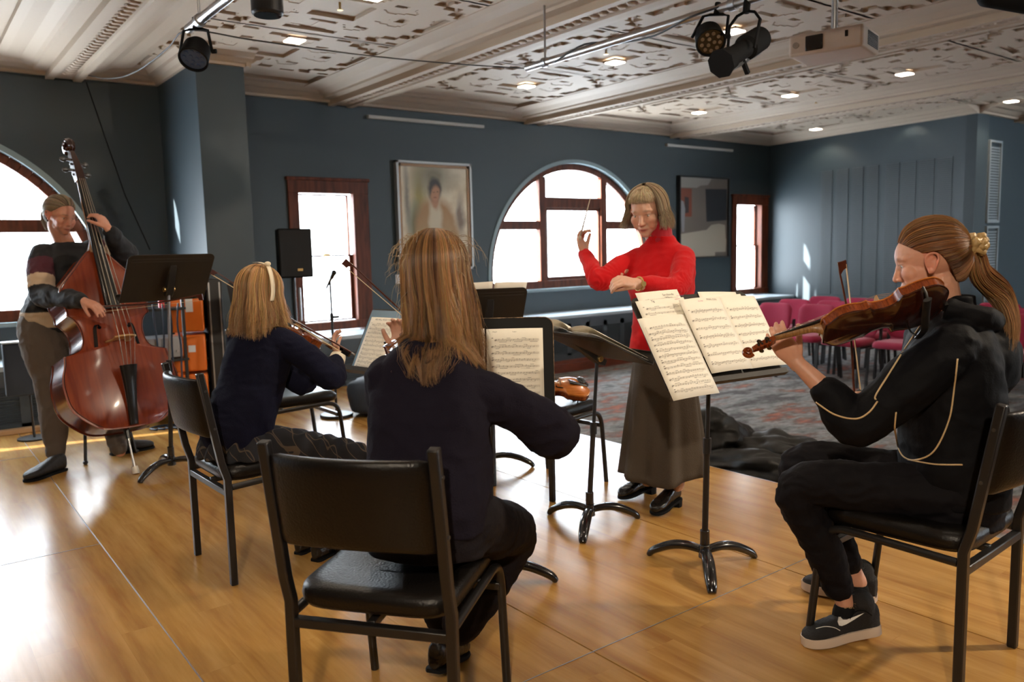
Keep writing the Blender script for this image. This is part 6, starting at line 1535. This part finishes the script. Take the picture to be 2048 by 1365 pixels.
loft(sw, [(hip-UP*0.02, lf*0.168, f*0.135), (hip+UP*0.09, lf*0.170, f*0.135), (hip.lerp(shc, 0.45), lf*0.165, f*0.125), (hip.lerp(shc, 0.75), lf*0.162, f*0.118), (shc-UP*0.03, lf*0.150, f*0.098), (shc+UP*0.045, lf*0.105, f*0.075), (shc+UP*0.075, lf*0.065, f*0.060)])
limb(sw, [SR+lf*0.03-UP*0.015, SR.lerp(ER, 0.5), ER+Vector(_R)*0.0, ER.lerp(WR, 0.5), WR], [0.064, 0.070, 0.074, 0.062, 0.045])
limb(sw, [SL-lf*0.03-UP*0.015, SL.lerp(EL, 0.5), EL, EL.lerp(WL, 0.6), WL-(WL-EL)*0.1], [0.076, 0.070, 0.064, 0.052, 0.040])
blob('sweatshirt', sw, navyk, t, B, 0.006, 4, creases(0.011, 6, 11, (1, 1, 0.8)))
tr = MB(); loft(tr, [(hip-UP*0.085, lf*0.165, f*0.12), (hip, lf*0.162, f*0.12), (hip+UP*0.04, lf*0.15, f*0.11)])
limb(tr, [hr, hr.lerp(KR, 0.5), KR, KR.lerp(AR, 0.5), AR+UP*0.03], [0.095, 0.088, 0.074, 0.066, 0.062]); limb(tr, [hl, hl.lerp(KL, 0.5), KL, KL.lerp(AL, 0.5), AL+UP*0.03], [0.095, 0.088, 0.072, 0.064, 0.060])
blob('trousers', tr, trous, t, B, 0.006, 3, creases(0.007, 8, 21))
shoe(t, B, G(866, 1348, 0.045)+UP*0.0, Vector((0.62, 0.42, -0.16)), 0.235, m=bl)
shoe(t, B, Vector((AL.x, AL.y, 0.0)), Vector((0.8, 0.5, 0)), 0.235, m=bl)
dk, lt = (0.050, 0.020, 0.008), (0.30, 0.155, 0.060)
ztip = 0.98
_lay = lay_over([o for o in t.children if o.name.startswith('sweatshirt')][0], B)
def hug(q, az, tt):
    c = (q-hd.c).dot(lf); q = q-lf*c*0.22*max(0, tt-0.35)
    return _lay(q, az, tt)
rnd = random.Random(4); fly = []
for i in range(90):
    az = rnd.choice((-1, 1))*rnd.uniform(1.2, 2.6); p = scalp(hd, hdir(az, rnd.uniform(-0.9, 0.9)), 0.024); s_ = (p-hd.c); s_.z = 0; s_.normalize(); P = [p]; q = p; st_ = rnd.uniform(0.002, 0.009)
    for k in range(9): q = q+s_*st_*(1-k*0.08)+Vector((rnd.gauss(0, .002), rnd.gauss(0, .002), rnd.uniform(-0.002, 0.004)-0.0035*k*rnd.random())); P.append(q.copy())
    fly.append((P, ((0.34, 0.24, 0.14), (0.42, 0.32, 0.2))))
fall_hair(hd, t, B, (0.6, 2*PI-0.6), 5400, lambda a: 1.50, lambda a: -0.15, lambda a: ztip+0.025*math.sin(a*5)+0.05*max(0, math.cos(a)), dk, lt, lambda a: (hd.x*math.sin(a)*0.012+hd.y*math.cos(a)*0.018+Vector(_R)*0.030), seed=9, offs=(0.005, 0.026), wob=(1.2, 3, 0.030), rad=0.0008, tip=(1.3, 1.35, 1.4), hug=hug, jit=0.035, extra=fly)

# ---------------------------------------------------------------- CHILD WITH THE RIBBON
t, B = person(1.25, 3.36, 'child with a fair bob and white ribbon, navy jumper and dark checked skirt, playing violin')
f = Vector((0.90, 0.43, 0)).normalized(); lf = UP.cross(f)
hip = D(478, 880, 3.36); shc = D(520, 672, 3.36)
hd = Head(D(520, 588, 3.36), f*0.95-UP*0.22+lf*0.22, (0.12, 0, 1), 0.94)
SL = shc+lf*0.140; SR = shc-lf*0.140
ER = reach(SR, 662, 756, 0.235); WR = reach(ER, 676, 714, 0.20, True); EL = reach(SL, 606, 768, 0.24, True); WL = reach(EL, 614, 712, 0.20, True)
seglen('child R', SR, ER, WR); seglen('child L', SL, EL, WL)
body = MB(); hd.build(body, young=True); limb(body, [shc, hd.w((0, -0.02, -0.07))], [0.048, 0.042])
limb(body, [SR+lf*0.03, ER, WR], [0.025, 0.025, 0.020]); limb(body, [SL-lf*0.03, EL, WL], [0.025, 0.025, 0.021])
loft(body, [(hip, lf*0.13, f*0.10), (hip.lerp(shc, 0.4), lf*0.11, f*0.085), (shc, lf*0.12, f*0.065)])
hr = hip-lf*0.075; hl = hip+lf*0.075; KR = reach(hr, 700, 905, 0.37); KL = hl+(KR-hr)+lf*0.03; AR = G(640, 1085, 0.08); AL = G(606, 1072, 0.08)
seglen('child leg', hr, KR, AR)
limb(body, [hr, KR-UP*0.03, AR], [0.04, 0.035, 0.028]); limb(body, [hl, KL-UP*0.03, AL], [0.04, 0.035, 0.028])
tip = []; hand(body, WR, D(668, 688, 3.38)-D(676, 714, 3.38), Vector(_R)*0.75-UP*0.6, -1, (1.0, 1.3, 1.4, 1.5), 0.80, (0.2, 0.8), tips=tip)
hand(body, WL, D(624, 684, 3.58)-D(614, 712, 3.58), Vector(_R)*-0.7+Vector(_f)*-0.4, 1, (1.5, 1.6, 1.6, 1.5), 0.80, (0.5, 0.3))
blob('body', body, M['skin'], t, B, 0.004, 2, None, hd.colours((0.62, 0.35, 0.25)))
hd.eyes(t, B)
sw = MB(); loft(sw, [(hip-UP*0.02, lf*0.150, f*0.125), (hip+UP*0.08, lf*0.152, f*0.128), (hip.lerp(shc, 0.5), lf*0.145, f*0.118), (shc-UP*0.05, lf*0.152, f*0.100), (shc, lf*0.125, f*0.078), (shc+UP*0.035, lf*0.065, f*0.056)])
limb(sw, [SR+lf*0.03-UP*0.02, SR.lerp(ER, 0.5), ER, ER.lerp(WR, 0.55), WR+(ER-WR)*0.22], [0.060, 0.058, 0.054, 0.044, 0.034]); limb(sw, [SL-lf*0.03-UP*0.02, SL.lerp(EL, 0.5), EL, EL.lerp(WL, 0.6)], [0.064, 0.058, 0.05, 0.040])
navyc = mat('navy_school_jumper', (0.0065, 0.0070, 0.0190), 0.95, bump=0.25, scale=260, spec=0.15)
blob('jumper', sw, navyc, t, B, 0.006, 3, creases(0.008, 7, 31))
cu = MB(); cu.cyl(WR+(ER-WR)*0.30-B, WR+(ER-WR)*0.02-B, 0.036, 22, 0.034); cu.build('shirt_cuff', mat('cream_cotton', (0.78, 0.70, 0.56), 0.8), t, smooth=False, auto=40)
cl = MB(); nb = shc+UP*0.040-B
for r_, z_ in ((0.058, 0.0),): cl.rings([[nb+lf*math.cos(a)*(0.062-0.010*q)+f*math.sin(a)*(0.056-0.008*q)+UP*(0.018*q-0.014) for a in [2*PI*k/30 for k in range(30)]] for q in range(3)], caps=False)
clo = cl.build('shirt_collar', mat('white_cotton', (0.75, 0.72, 0.68), 0.8), t, smooth=True); q = clo.modifiers.new('t', 'SOLIDIFY'); q.thickness = 0.004
gd = MB()
for z_ in (-0.018, -0.026): gd.tube([nb+lf*math.cos(a)*0.074+f*math.sin(a)*0.064+UP*(z_-0.006*math.cos(a)**2) for a in [2*PI*k/40 for k in range(41)]], 0.0016, 6)
gd.build('gold_trim', mat('gold_thread', (0.55, 0.36, 0.08), 0.6), t, smooth=True)
def plaid():
    m, N, L, b = newmat('dark_check_cloth'); tc = N.new('ShaderNodeTexCoord'); mp = N.new('ShaderNodeMapping'); L.new(tc.outputs['Object'], mp.inputs['Vector']); mp.inputs['Rotation'].default_value = (0.4, 0.5, 0.9)
    sx = N.new('ShaderNodeSeparateXYZ'); L.new(mp.outputs[0], sx.inputs[0]); outs = []
    for ax in ('X', 'Y'):
        a = N.new('ShaderNodeMath'); a.operation = 'MULTIPLY'; L.new(sx.outputs[ax], a.inputs[0]); a.inputs[1].default_value = 22
        fr = N.new('ShaderNodeMath'); fr.operation = 'FRACT'; L.new(a.outputs[0], fr.inputs[0]); l = N.new('ShaderNodeMath'); l.operation = 'LESS_THAN'; L.new(fr.outputs[0], l.inputs[0]); l.inputs[1].default_value = 0.07; outs.append(l.outputs[0])
    mx = N.new('ShaderNodeMath'); mx.operation = 'MAXIMUM'; L.new(outs[0], mx.inputs[0]); L.new(outs[1], mx.inputs[1])
    c = N.new('ShaderNodeMix'); c.data_type = 'RGBA'; L.new(mx.outputs[0], c.inputs[0]); c.inputs[6].default_value = (0.010, 0.010, 0.014, 1); c.inputs[7].default_value = (0.075, 0.055, 0.040, 1); L.new(c.outputs[2], b.inputs['Base Color']); b.inputs['Roughness'].default_value = 0.9
    return m
sk = MB(); loft(sk, [(hip-UP*0.06-f*0.02, lf*0.165, f*0.13), (hip, lf*0.16, f*0.128), (hip+UP*0.05, lf*0.14, f*0.115)])
hm = (hr+hl)/2; km = (KR+KL)/2; fw = (km-hm).normalized()
loft(sk, [(hm-UP*0.02, lf*0.175, UP*0.085), (hm.lerp(km, 0.4)-UP*0.012, lf*0.185, UP*0.085), (hm.lerp(km, 0.8)-UP*0.012, lf*0.185, UP*0.078), (km+fw*0.045-UP*0.02, lf*0.180, UP*0.065), (km+fw*0.065-UP*0.06, lf*0.17, UP*0.05)])
blob('skirt', sk, plaid(), t, B, 0.0065, 3, lambda p: 0.007*math.sin((p-hm).dot(lf)*95+6*noise.noise(p*5))+creases(0.004, 7, 3)(p))
for k_, a_ in ((KR, AR), (KL, AL)):
    so = MB(); limb(so, [k_-UP*0.05, k_.lerp(a_, 0.5), a_], [0.046, 0.044, 0.032]); blob('sock', so, mat('navy_sock', (0.008, 0.008, 0.014), 0.9), t, B, 0.006, 2)
shoe(t, B, Vector((AR.x-0.03, AR.y, 0)), f, 0.215, m=bl); shoe(t, B, Vector((AL.x-0.03, AL.y, 0)), f, 0.215, m=bl)
dk, lt = (0.17, 0.075, 0.026), (0.56, 0.33, 0.14)
zb = D(500, 655, 3.36).z
fall_hair(hd, t, B, (0.50, 2*PI-0.50), 3600, lambda a: 1.45, lambda a: -0.10, lambda a: zb+0.01*math.sin(4*a)-0.015*max(0, -math.cos(a)), dk, lt, lambda a: (hd.x*math.sin(a)*0.022+hd.y*math.cos(a)*0.028), seed=15, offs=(0.006, 0.028), wob=(1.3, 5, 0.020), rad=0.0010, tip=(1.1, 1.15, 1.2), jit=0.025, hug=lay_over([o for o in t.children if o.name.startswith('jumper')][0], B))
rb = MB(); P = [scalp(hd, hdir(2.15, 0.85), 0.032), scalp(hd, hdir(2.15, 0.55), 0.038), scalp(hd, hdir(2.1, 0.2), 0.042)]; P += [P[-1]+Vector((0.0, -0.004, -0.045)), P[-1]+Vector((-0.008, -0.006, -0.085))]
P2_ = [scalp(hd, hdir(3.1, 1.0), 0.030), scalp(hd, hdir(2.7, 0.98), 0.034), scalp(hd, hdir(2.2, 0.88), 0.036)]
for PP, wd in ((P, 0.011), (P2_, 0.009)):
    PP = catmull(PP, 4); vs = []; 
    for k, p in enumerate(PP): vs += [p-B-f*wd, p-B+f*wd]
    rb.add(vs, [(2*k, 2*k+1, 2*k+3, 2*k+2) for k in range(len(PP)-1)])
rb.ell(P2_[-1]-B+Vector((0, 0, 0.004)), (0.014, 0.010, 0.010)); ro = rb.build('hair_ribbon', mat('cream_ribbon', (0.80, 0.70, 0.52), 0.6), t, smooth=True); q = ro.modifiers.new('t', 'SOLIDIFY'); q.thickness = 0.0015

# ---------------------------------------------------------------- DOUBLE BASS PLAYER
t, B = person(0.80, 5.55, 'double bass player with tied-back fair hair, dark jacket with maroon and cream sleeve bands')
f = Vector((0.22, -0.97, 0)).normalized(); lf = UP.cross(f)
hip = D(108, 655, 5.24); shc = D(136, 500, 5.20)
hd = Head(D(121, 431, 5.10), f*0.9+Vector(_R)*0.55-UP*0.42, (0.1, -0.1, 1), 1.0)
SR = shc-lf*0.175-UP*0.02; SL = shc+lf*0.175
ER = D(86, 590, 4.96); WR = D(168, 603, 4.70); EL = reach(SL, 250, 512, 0.30); WL = reach(EL, 216, 457, 0.26)
seglen('bass R', SR, ER, WR); seglen('bass L', SL, EL, WL)
body = MB(); hd.build(body); limb(body, [shc, hd.w((0, -0.02, -0.07))], [0.06, 0.055])
limb(body, [SR+lf*0.03, ER, WR], [0.035, 0.035, 0.026]); limb(body, [SL-lf*0.03, EL, WL], [0.035, 0.035, 0.026])
loft(body, [(hip, lf*0.16, f*0.11), (hip.lerp(shc, 0.5), lf*0.14, f*0.10), (shc, lf*0.15, f*0.08)])
KR = D(104, 762, 5.12); AR = D(112, 912, 5.02); AR.z = 0.10; KL = D(190, 760, 5.30); AL = G(240, 903, 0.10); hr = hip-lf*0.09; hl = hip+lf*0.09
seglen('bass leg', hr, KR, AR)
limb(body, [hr, KR, AR], [0.06, 0.045, 0.036]); limb(body, [hl, KL, AL], [0.06, 0.045, 0.036])
hand(body, WR, D(190, 614, 4.85)-D(166, 604, 4.87), -UP*0.9+Vector(_f)*0.2, -1, (0.9, 0.9, 1.0, 1.1), 1.0, (0.5, 0.4), 0.10)
hand(body, WL, D(196, 428, 4.98)-D(216, 457, 4.98), -Vector(_R)*0.8+Vector(_f)*0.2, 1, (1.5, 1.3, 1.3, 1.4), 1.0, (0.6, 0.3), 0.10)
blob('body', body, M['skin'], t, B, 0.0048, 2, None, hd.colours((0.60, 0.28, 0.19), (0.42, 0.14, 0.10), (0.20, 0.12, 0.07)))
hd.eyes(t, B, (0, 1, -0.4))
jk = MB(); loft(jk, [(hip-UP*0.03, lf*0.185, f*0.135), (hip+UP*0.08, lf*0.185, f*0.150), (hip.lerp(shc, 0.5), lf*0.175, f*0.145), (shc-UP*0.06, lf*0.180, f*0.130), (shc, lf*0.160, f*0.095), (shc+UP*0.045, lf*0.082, f*0.072)])
limb(jk, [SR+lf*0.03-UP*0.02, SR.lerp(ER, 0.5), ER, ER.lerp(WR, 0.5), WR+(ER-WR)*0.06], [0.085, 0.080, 0.074, 0.062, 0.045]); limb(jk, [SL-lf*0.03-UP*0.02, SL.lerp(EL, 0.5), EL, EL.lerp(WL, 0.6), WL+(EL-WL)*0.12], [0.085, 0.082, 0.080, 0.058, 0.046])
def jcol(P):
    c = np.tile(np.array([0.006, 0.0065, 0.009]), (len(P), 1))
    for S_, E_ in ((SR, ER), (SL, EL)):
        d = np.array(E_-S_); L2 = d@d; tt = ((P-np.array(S_))@d)/L2; dist = np.linalg.norm(P-np.array(S_)-tt[:, None]*d, axis=1); m1 = (dist < 0.105)
        m1 &= ((P-np.array(shc))@np.array(lf))*(1 if S_ is SL else -1) > 0.135
        c[m1 & (tt > 0.22) & (tt < 0.62)] = (0.070, 0.008, 0.020); c[m1 & (tt >= 0.62) & (tt < 0.86)] = (0.62, 0.47, 0.33)
    z = P[:, 2]-hip.z; g = np.abs((P-np.array(shc))@np.array(lf)) ; c[(z > 0.0) & (z < 0.13) & (g > 0.12) & ((P-np.array(shc))@np.array(-lf) > 0.12) & (np.abs(z-0.06) < 0.05)] = (0.50, 0.38, 0.26)
    return c
jm, N, L, b_ = newmat('banded_jacket'); a = N.new('ShaderNodeAttribute'); a.attribute_name = 'Col'; L.new(a.outputs['Color'], b_.inputs['Base Color']); b_.inputs['Roughness'].default_value = 0.75
blob('jacket', jk, jm, t, B, 0.007, 3, creases(0.010, 7, 41), jcol)
tr = MB(); loft(tr, [(hip-UP*0.10, lf*0.165, f*0.13), (hip, lf*0.17, f*0.13), (hip+UP*0.05, lf*0.15, f*0.11)]); limb(tr, [hr, hr.lerp(KR, 0.5), KR, KR.lerp(AR, 0.5), AR+UP*0.02], [0.130, 0.130, 0.105, 0.082, 0.056]); limb(tr, [hl, hl.lerp(KL, 0.5), KL, KL.lerp(AL, 0.5), AL+UP*0.02], [0.115, 0.100, 0.080, 0.070, 0.052])
blob('trousers', tr, mat('taupe_trousers', (0.095, 0.072, 0.055), 0.85, bump=0.2, scale=150), t, B, 0.007, 3, creases(0.010, 7, 51, (1, 1, 0.7)))
h1 = G(130, 940); tt = G(62, 962); sh_ = mat('worn_black_shoe', (0.014, 0.013, 0.013), 0.6, bump=0.3, scale=25)
shoe(t, B, h1, (tt-h1), 0.28, m=sh_); h1 = G(222, 912); tt = G(318, 893); shoe(t, B, h1, (tt-h1), 0.28, m=sh_)
dk, lt = (0.12, 0.08, 0.045), (0.40, 0.30, 0.20)
LINE = [(0, 0.80, 0.60), (0.55, 0.68, 0.45), (0.86, 0.42, 0.10), (0.97, 0.10, -0.20), (0.96, -0.30, -0.25), (0.70, -0.62, -0.55), (0, -0.72, -0.72), (-0.70, -0.62, -0.55), (-0.96, -0.30, -0.25), (-0.97, 0.10, -0.20), (-0.86, 0.42, 0.10), (-0.55, 0.68, 0.45)]
pulled_hair(hd, t, B, LINE, (0, -0.95, -0.30), 1500, dk, lt, 4, 0.0012, lift=0.006)
tp = scalp(hd, Vector((0, -0.95, -0.30)).normalized(), 0.012); bk = -hd.y
lock([tp, tp+bk*0.03-UP*0.02, tp+bk*0.035-UP*0.07, tp+bk*0.02-UP*0.12], 0.026, 0.022, 400, dk, (0.55, 0.45, 0.34), 2, t, B, 'hair_tail', 0.0011)

# ---------------------------------------------------------------- GIRL WITH THE PONYTAIL
t, B = person(2.44, 1.22, 'girl with a brown ponytail in a black tracksuit with gold piping, violin under her chin')
f = Vector((-0.64, 0.77, 0)).normalized(); lf = UP.cross(f)
hip = D(1905, 975, 2.50); shc = D(1902, 664, 2.45)
hd = Head(D(1857, 522, 2.43), f*0.98-UP*0.20+Vector(_f)*0.22, (-0.10, 0.22, 1), 1.0)
SL = shc+lf*0.15+f*0.02-UP*0.01; SR = shc-lf*0.15+f*0.02-UP*0.01
EL = reach(SL, 1714, 842, 0.28); WL = reach(EL, 1592, 724, 0.235, True); ER = reach(SR, 1835, 815, 0.28, True); WR = reach(ER, 1736, 800, 0.24)
seglen('pony L', SL, EL, WL); seglen('pony R', SR, ER, WR)
body = MB(); hd.build(body, young=True); limb(body, [shc+f*0.01, hd.w((0, -0.022, -0.07))], [0.054, 0.046])
limb(body, [SL-lf*0.03, EL, EL.lerp(WL, 0.5), WL], [0.035, 0.036, 0.031, 0.0225]); limb(body, [SR+lf*0.03, ER, WR], [0.035, 0.034, 0.024])
loft(body, [(hip, lf*0.15, f*0.11), (hip.lerp(shc, 0.4), lf*0.12, f*0.09), (shc, lf*0.13, f*0.07)])
hl = hip+lf*0.085; hr = hip-lf*0.085; KL = reach(hl, 1597, 976, 0.41); AL = G(1690, 1205, 0.13); KR = hr+(KL-hl)*0.95-lf*0.04+UP*0.02; AR = G(1716, 1165, 0.13)
seglen('pony leg', hl, KL, AL, hs if False else AL)
limb(body, [hl, KL, KL.lerp(AL, 0.4), AL], [0.055, 0.038, 0.036, 0.030]); limb(body, [hr, KR, KR.lerp(AR, 0.4), AR], [0.055, 0.038, 0.036, 0.030])
hand(body, WL, D(1566, 690, 2.28)-D(1592, 724, 2.28), Vector(_f)*0.75+Vector(_R)*0.35+UP*0.2, -1, (1.3, 1.4, 1.4, 1.3), 0.93, (0.62, 0.15), 0.05)
hand(body, WR, WR-ER, -UP*0.6+Vector(_f)*-0.5, -1, (1.2, 1.4, 1.4, 1.2), 0.9, (0.3, 0.7))
blob('body', body, M['skin'], t, B, 0.0030, 2, None, hd.colours((0.60, 0.31, 0.21), (0.45, 0.13, 0.10), (0.20, 0.09, 0.045)))
hd.eyes(t, B, (0, 1, -0.25))
jk = MB(); loft(jk, [(hip-UP*0.03, lf*0.170, f*0.145), (hip+UP*0.08, lf*0.175, f*0.150), (hip.lerp(shc, 0.5), lf*0.170, f*0.142), (shc-UP*0.08, lf*0.172, f*0.128), (shc-UP*0.0, lf*0.155, f*0.100), (shc+UP*0.05, lf*0.085, f*0.074), (shc+UP*0.085, lf*0.062, f*0.060), (shc+UP*0.110, lf*0.060, f*0.058)])
limb(jk, [SL-lf*0.03-UP*0.02, SL.lerp(EL, 0.45)-UP*0.01, EL-UP*0.01, EL.lerp(WL, 0.30), EL.lerp(WL, 0.46)], [0.075, 0.078, 0.070, 0.060, 0.052]); limb(jk, [SR+lf*0.03-UP*0.02, SR.lerp(ER, 0.5), ER, ER.lerp(WR, 0.8)], [0.080, 0.075, 0.065, 0.048])
# hood lying on the back
bk = -f
jk.tube(catmull([shc+UP*0.075+f*0.04-lf*0.075, shc+UP*0.05+bk*0.055-lf*0.095, shc+UP*0.035+bk*0.11, shc+UP*0.05+bk*0.055+lf*0.095, shc+UP*0.075+f*0.04+lf*0.075], 5), 0.034, 12)
jk.ell(shc+bk*0.12-UP*0.09, (0.11, 0.07, 0.12))
blob('track_jacket', jk, blackj, t, B, 0.0055, 3, creases(0.008, 6, 61, (1, 1, 0.9)))
gold = mat('gold_piping', (0.62, 0.45, 0.24), 0.6); pp = MB()
def pipe(pts, depth_in):
    mbp = MB(); mbp.tube(catmull([D(x, y, d)-B for x, y, d in pts], 6), 0.0026, 6); return mbp
# pieces of piping follow the sleeve and side seams; each is laid on the cloth by shrinking onto it
jacket = [o for o in t.children if o.name.startswith('track_jacket')][0]
def piping(name, pix, dguess):
    m = MB(); m.tube(catmull([D(x, y, dguess)-B for x, y in pix], 8), 0.0028, 6); return m
from mathutils.bvhtree import BVHTree
bv = BVHTree.FromPolygons([v.co.copy() for v in jacket.data.vertices], [tuple(p.vertices) for p in jacket.data.polygons])
def lay(name, pix, m=gold, r=0.0026, bvh=bv, off=0.0015):
    eye = Vector((0, 0, CAMZ))-B; P = []; P2d = catmull([Vector((x, y, 0)) for x, y in pix], 8)
    for q in P2d:
        d = Vector(ray(q.x, q.y)).normalized(); loc, nor, i_, dist = bvh.ray_cast(eye, d)
        if loc is not None: P.append(loc-d*off)
    if len(P) > 2: MB().tube(P, r, 6).build(name, m, t, smooth=True)
lay('piping', [(1886, 602), (1850, 640), (1815, 690), (1780, 745), (1752, 790), (1752, 800)])
lay('piping', [(1632, 805), (1670, 830), (1712, 838), (1738, 825), (1755, 803)])
lay('piping', [(1915, 718), (1908, 780), (1898, 840), (1870, 900), (1835, 920), (1805, 912), (1790, 870), (1792, 825)])
lay('piping', [(1816, 920), (1870, 929), (1925, 930)])
tr = MB(); loft(tr, [(hip-UP*0.09, lf*0.165, f*0.13), (hip, lf*0.165, f*0.13), (hip+UP*0.05, lf*0.15, f*0.11)])
limb(tr, [hl, hl.lerp(KL, 0.5)+UP*0.01, KL, KL.lerp(AL, 0.5), AL.lerp(KL, 0.16)], [0.090, 0.082, 0.070, 0.060, 0.050]); limb(tr, [hr, hr.lerp(KR, 0.5), KR, KR.lerp(AR, 0.5), AR.lerp(KR, 0.18)], [0.090, 0.080, 0.066, 0.058, 0.048])
blob('track_trousers', tr, mat('black_track_trousers', (0.0060, 0.0050, 0.0065), 0.75, bump=0.12, scale=160, spec=0.12), t, B, 0.0055, 3, creases(0.009, 8, 71))
snk = mat('black_mesh_shoe', (0.010, 0.009, 0.010), 0.7, bump=0.5, scale=400); mid = mat('cream_midsole', (0.62, 0.50, 0.40), 0.6)
hs = G(1756, 1262, 0.03); ts = G(1592, 1294, 0.0); ts = hs+(ts-hs)
so_, T_, k_ = shoe(t, B, hs, (ts-hs), 0.255, up=(0, 0, 1), kind='sneaker', m=snk, solem=mid)
h2 = G(1752, 1212); t2 = G(1612, 1180); so2, T2, k2 = shoe(t, B, h2+UP*0.01, (t2-h2), 0.255, kind='sneaker', m=snk, solem=mid)
# swoosh, laces, letters on the near shoe
bs_ = BVHTree.FromPolygons([v.co.copy() for v in so_.data.vertices], [tuple(p.vertices) for p in so_.data.polygons])
def decal(parent, name, poly, m, bvh):
    eye = Vector((0, 0, CAMZ))-B; vs = []
    for x, y in poly:
        d = Vector(ray(x, y)).normalized(); loc, *_ = bvh.ray_cast(eye, d)
        if loc is None: return
        vs.append(loc-d*0.003)
    MB().add(vs, [tuple(range(len(vs)))]).build(name, m, parent)
white = mat('white_print', (0.75, 0.72, 0.68), 0.5)
def swoosh(ox, oy, s, an):
    out = []
    for x, y in ((0, 8), (-3, 0), (-1, -9), (3, -15), (4, -8), (8, -4), (16, -4), (30, -9), (52, -18), (30, -3), (14, 6), (6, 9)):
        ca, sa = math.cos(an), math.sin(an); out.append((ox+s*(x*ca-y*sa), oy+s*(x*sa+y*ca)))
    return out
decal(so_, 'swoosh', swoosh(1678, 1244, 1.0, 0.0), white, bs_)
lay('lace', [(1700, 1240), (1710, 1225), (1728, 1222), (1744, 1232)], M['matteblack'], 0.002, bs_, 0.004)
lay('toe_line', [(1632, 1258), (1650, 1254), (1668, 1256), (1680, 1262)], white, 0.0012, bs_, 0.001)
for q_ in (AR, AL):
    sk_ = MB(); limb(sk_, [q_-UP*0.055, q_-UP*0.03], [0.040, 0.038]); sko = blob('sock', sk_, M['matteblack'], t, B, 0.004, 2)
bk_ = BVHTree.FromPolygons([v.co.copy() for v in sko.data.vertices], [tuple(p.vertices) for p in sko.data.polygons])
cu = bpy.data.curves.new('lettering', 'FONT'); cu.body = 'SGS'; cu.size = 15; cu.align_x = 'CENTER'; tmp = bpy.data.objects.new('l', cu); C.objects.link(tmp); bpy.context.view_layer.update()
me = bpy.data.meshes.new_from_object(tmp.evaluated_get(bpy.context.evaluated_depsgraph_get())); bpy.data.objects.remove(tmp); eye = Vector((0, 0, CAMZ))-B; pc = None
yy = D(1700, 1213, 1); ok = True
for v in me.vertices:
    d = Vector(ray(1700+v.co.x, 1218-v.co.y)).normalized(); loc, *_ = bk_.ray_cast(eye, d)
    if loc is None: loc, *_ = bs_.ray_cast(eye, d)
    if loc is None: ok = False; break
    v.co = loc-d*0.003
if ok: finish('lettering', me, mat('gold_knit', (0.35, 0.22, 0.10), 0.8), sko, False)
dk, lt = (0.070, 0.026, 0.009), (0.32, 0.145, 0.050)
LINE = [(0, 0.86, 0.50), (0.45, 0.78, 0.42), (0.80, 0.55, 0.22), (0.96, 0.28, -0.02), (0.985, -0.05, -0.05), (0.93, -0.35, -0.30), (0.60, -0.60, -0.62), (0, -0.66, -0.78), (-0.60, -0.60, -0.62), (-0.93, -0.35, -0.30), (-0.985, -0.05, -0.05), (-0.96, 0.28, -0.02), (-0.80, 0.55, 0.22), (-0.45, 0.78, 0.42)]
pulled_hair(hd, t, B, LINE, (0, -0.99, -0.02), 3600, dk, lt, 6, 0.0008, lift=0.010)
tp = scalp(hd, Vector((0, -1, 0)), 0.018)
s1 = D(1962, 548, 2.40); s2 = D(2000, 590, 2.42); s3 = D(2018, 650, 2.40); s4 = D(2012, 715, 2.38)
lock([tp, tp.lerp(s1, 0.6)+UP*0.012, s1, s2, s3, s4], 0.022, 0.040, 1300, dk, (0.40, 0.20, 0.08), 7, t, B, 'ponytail', 0.0008, tip=(1.3, 1.4, 1.5))
sc_ = MB(); ax = (s1-tp).normalized(); u1 = ax.cross(UP).normalized(); u2 = u1.cross(ax); ce = tp+ax*0.012-B
for q in range(3):
    sc_.tube([ce+ax*(0.012*(q-1)+0.008*math.sin(5*a+q))+u1*math.cos(a)*(0.026+0.005*math.sin(7*a+2*q))+u2*math.sin(a)*(0.026+0.005*math.sin(7*a+2*q)) for a in [2*PI*k/36 for k in range(37)]], [0.011+0.004*math.sin(9*2*PI*k/36+q) for k in range(37)], 8)
sc_.build('hair_scrunchie', mat('gold_satin', (0.42, 0.28, 0.12), 0.3, bump=0.4, scale=60), t, smooth=True)
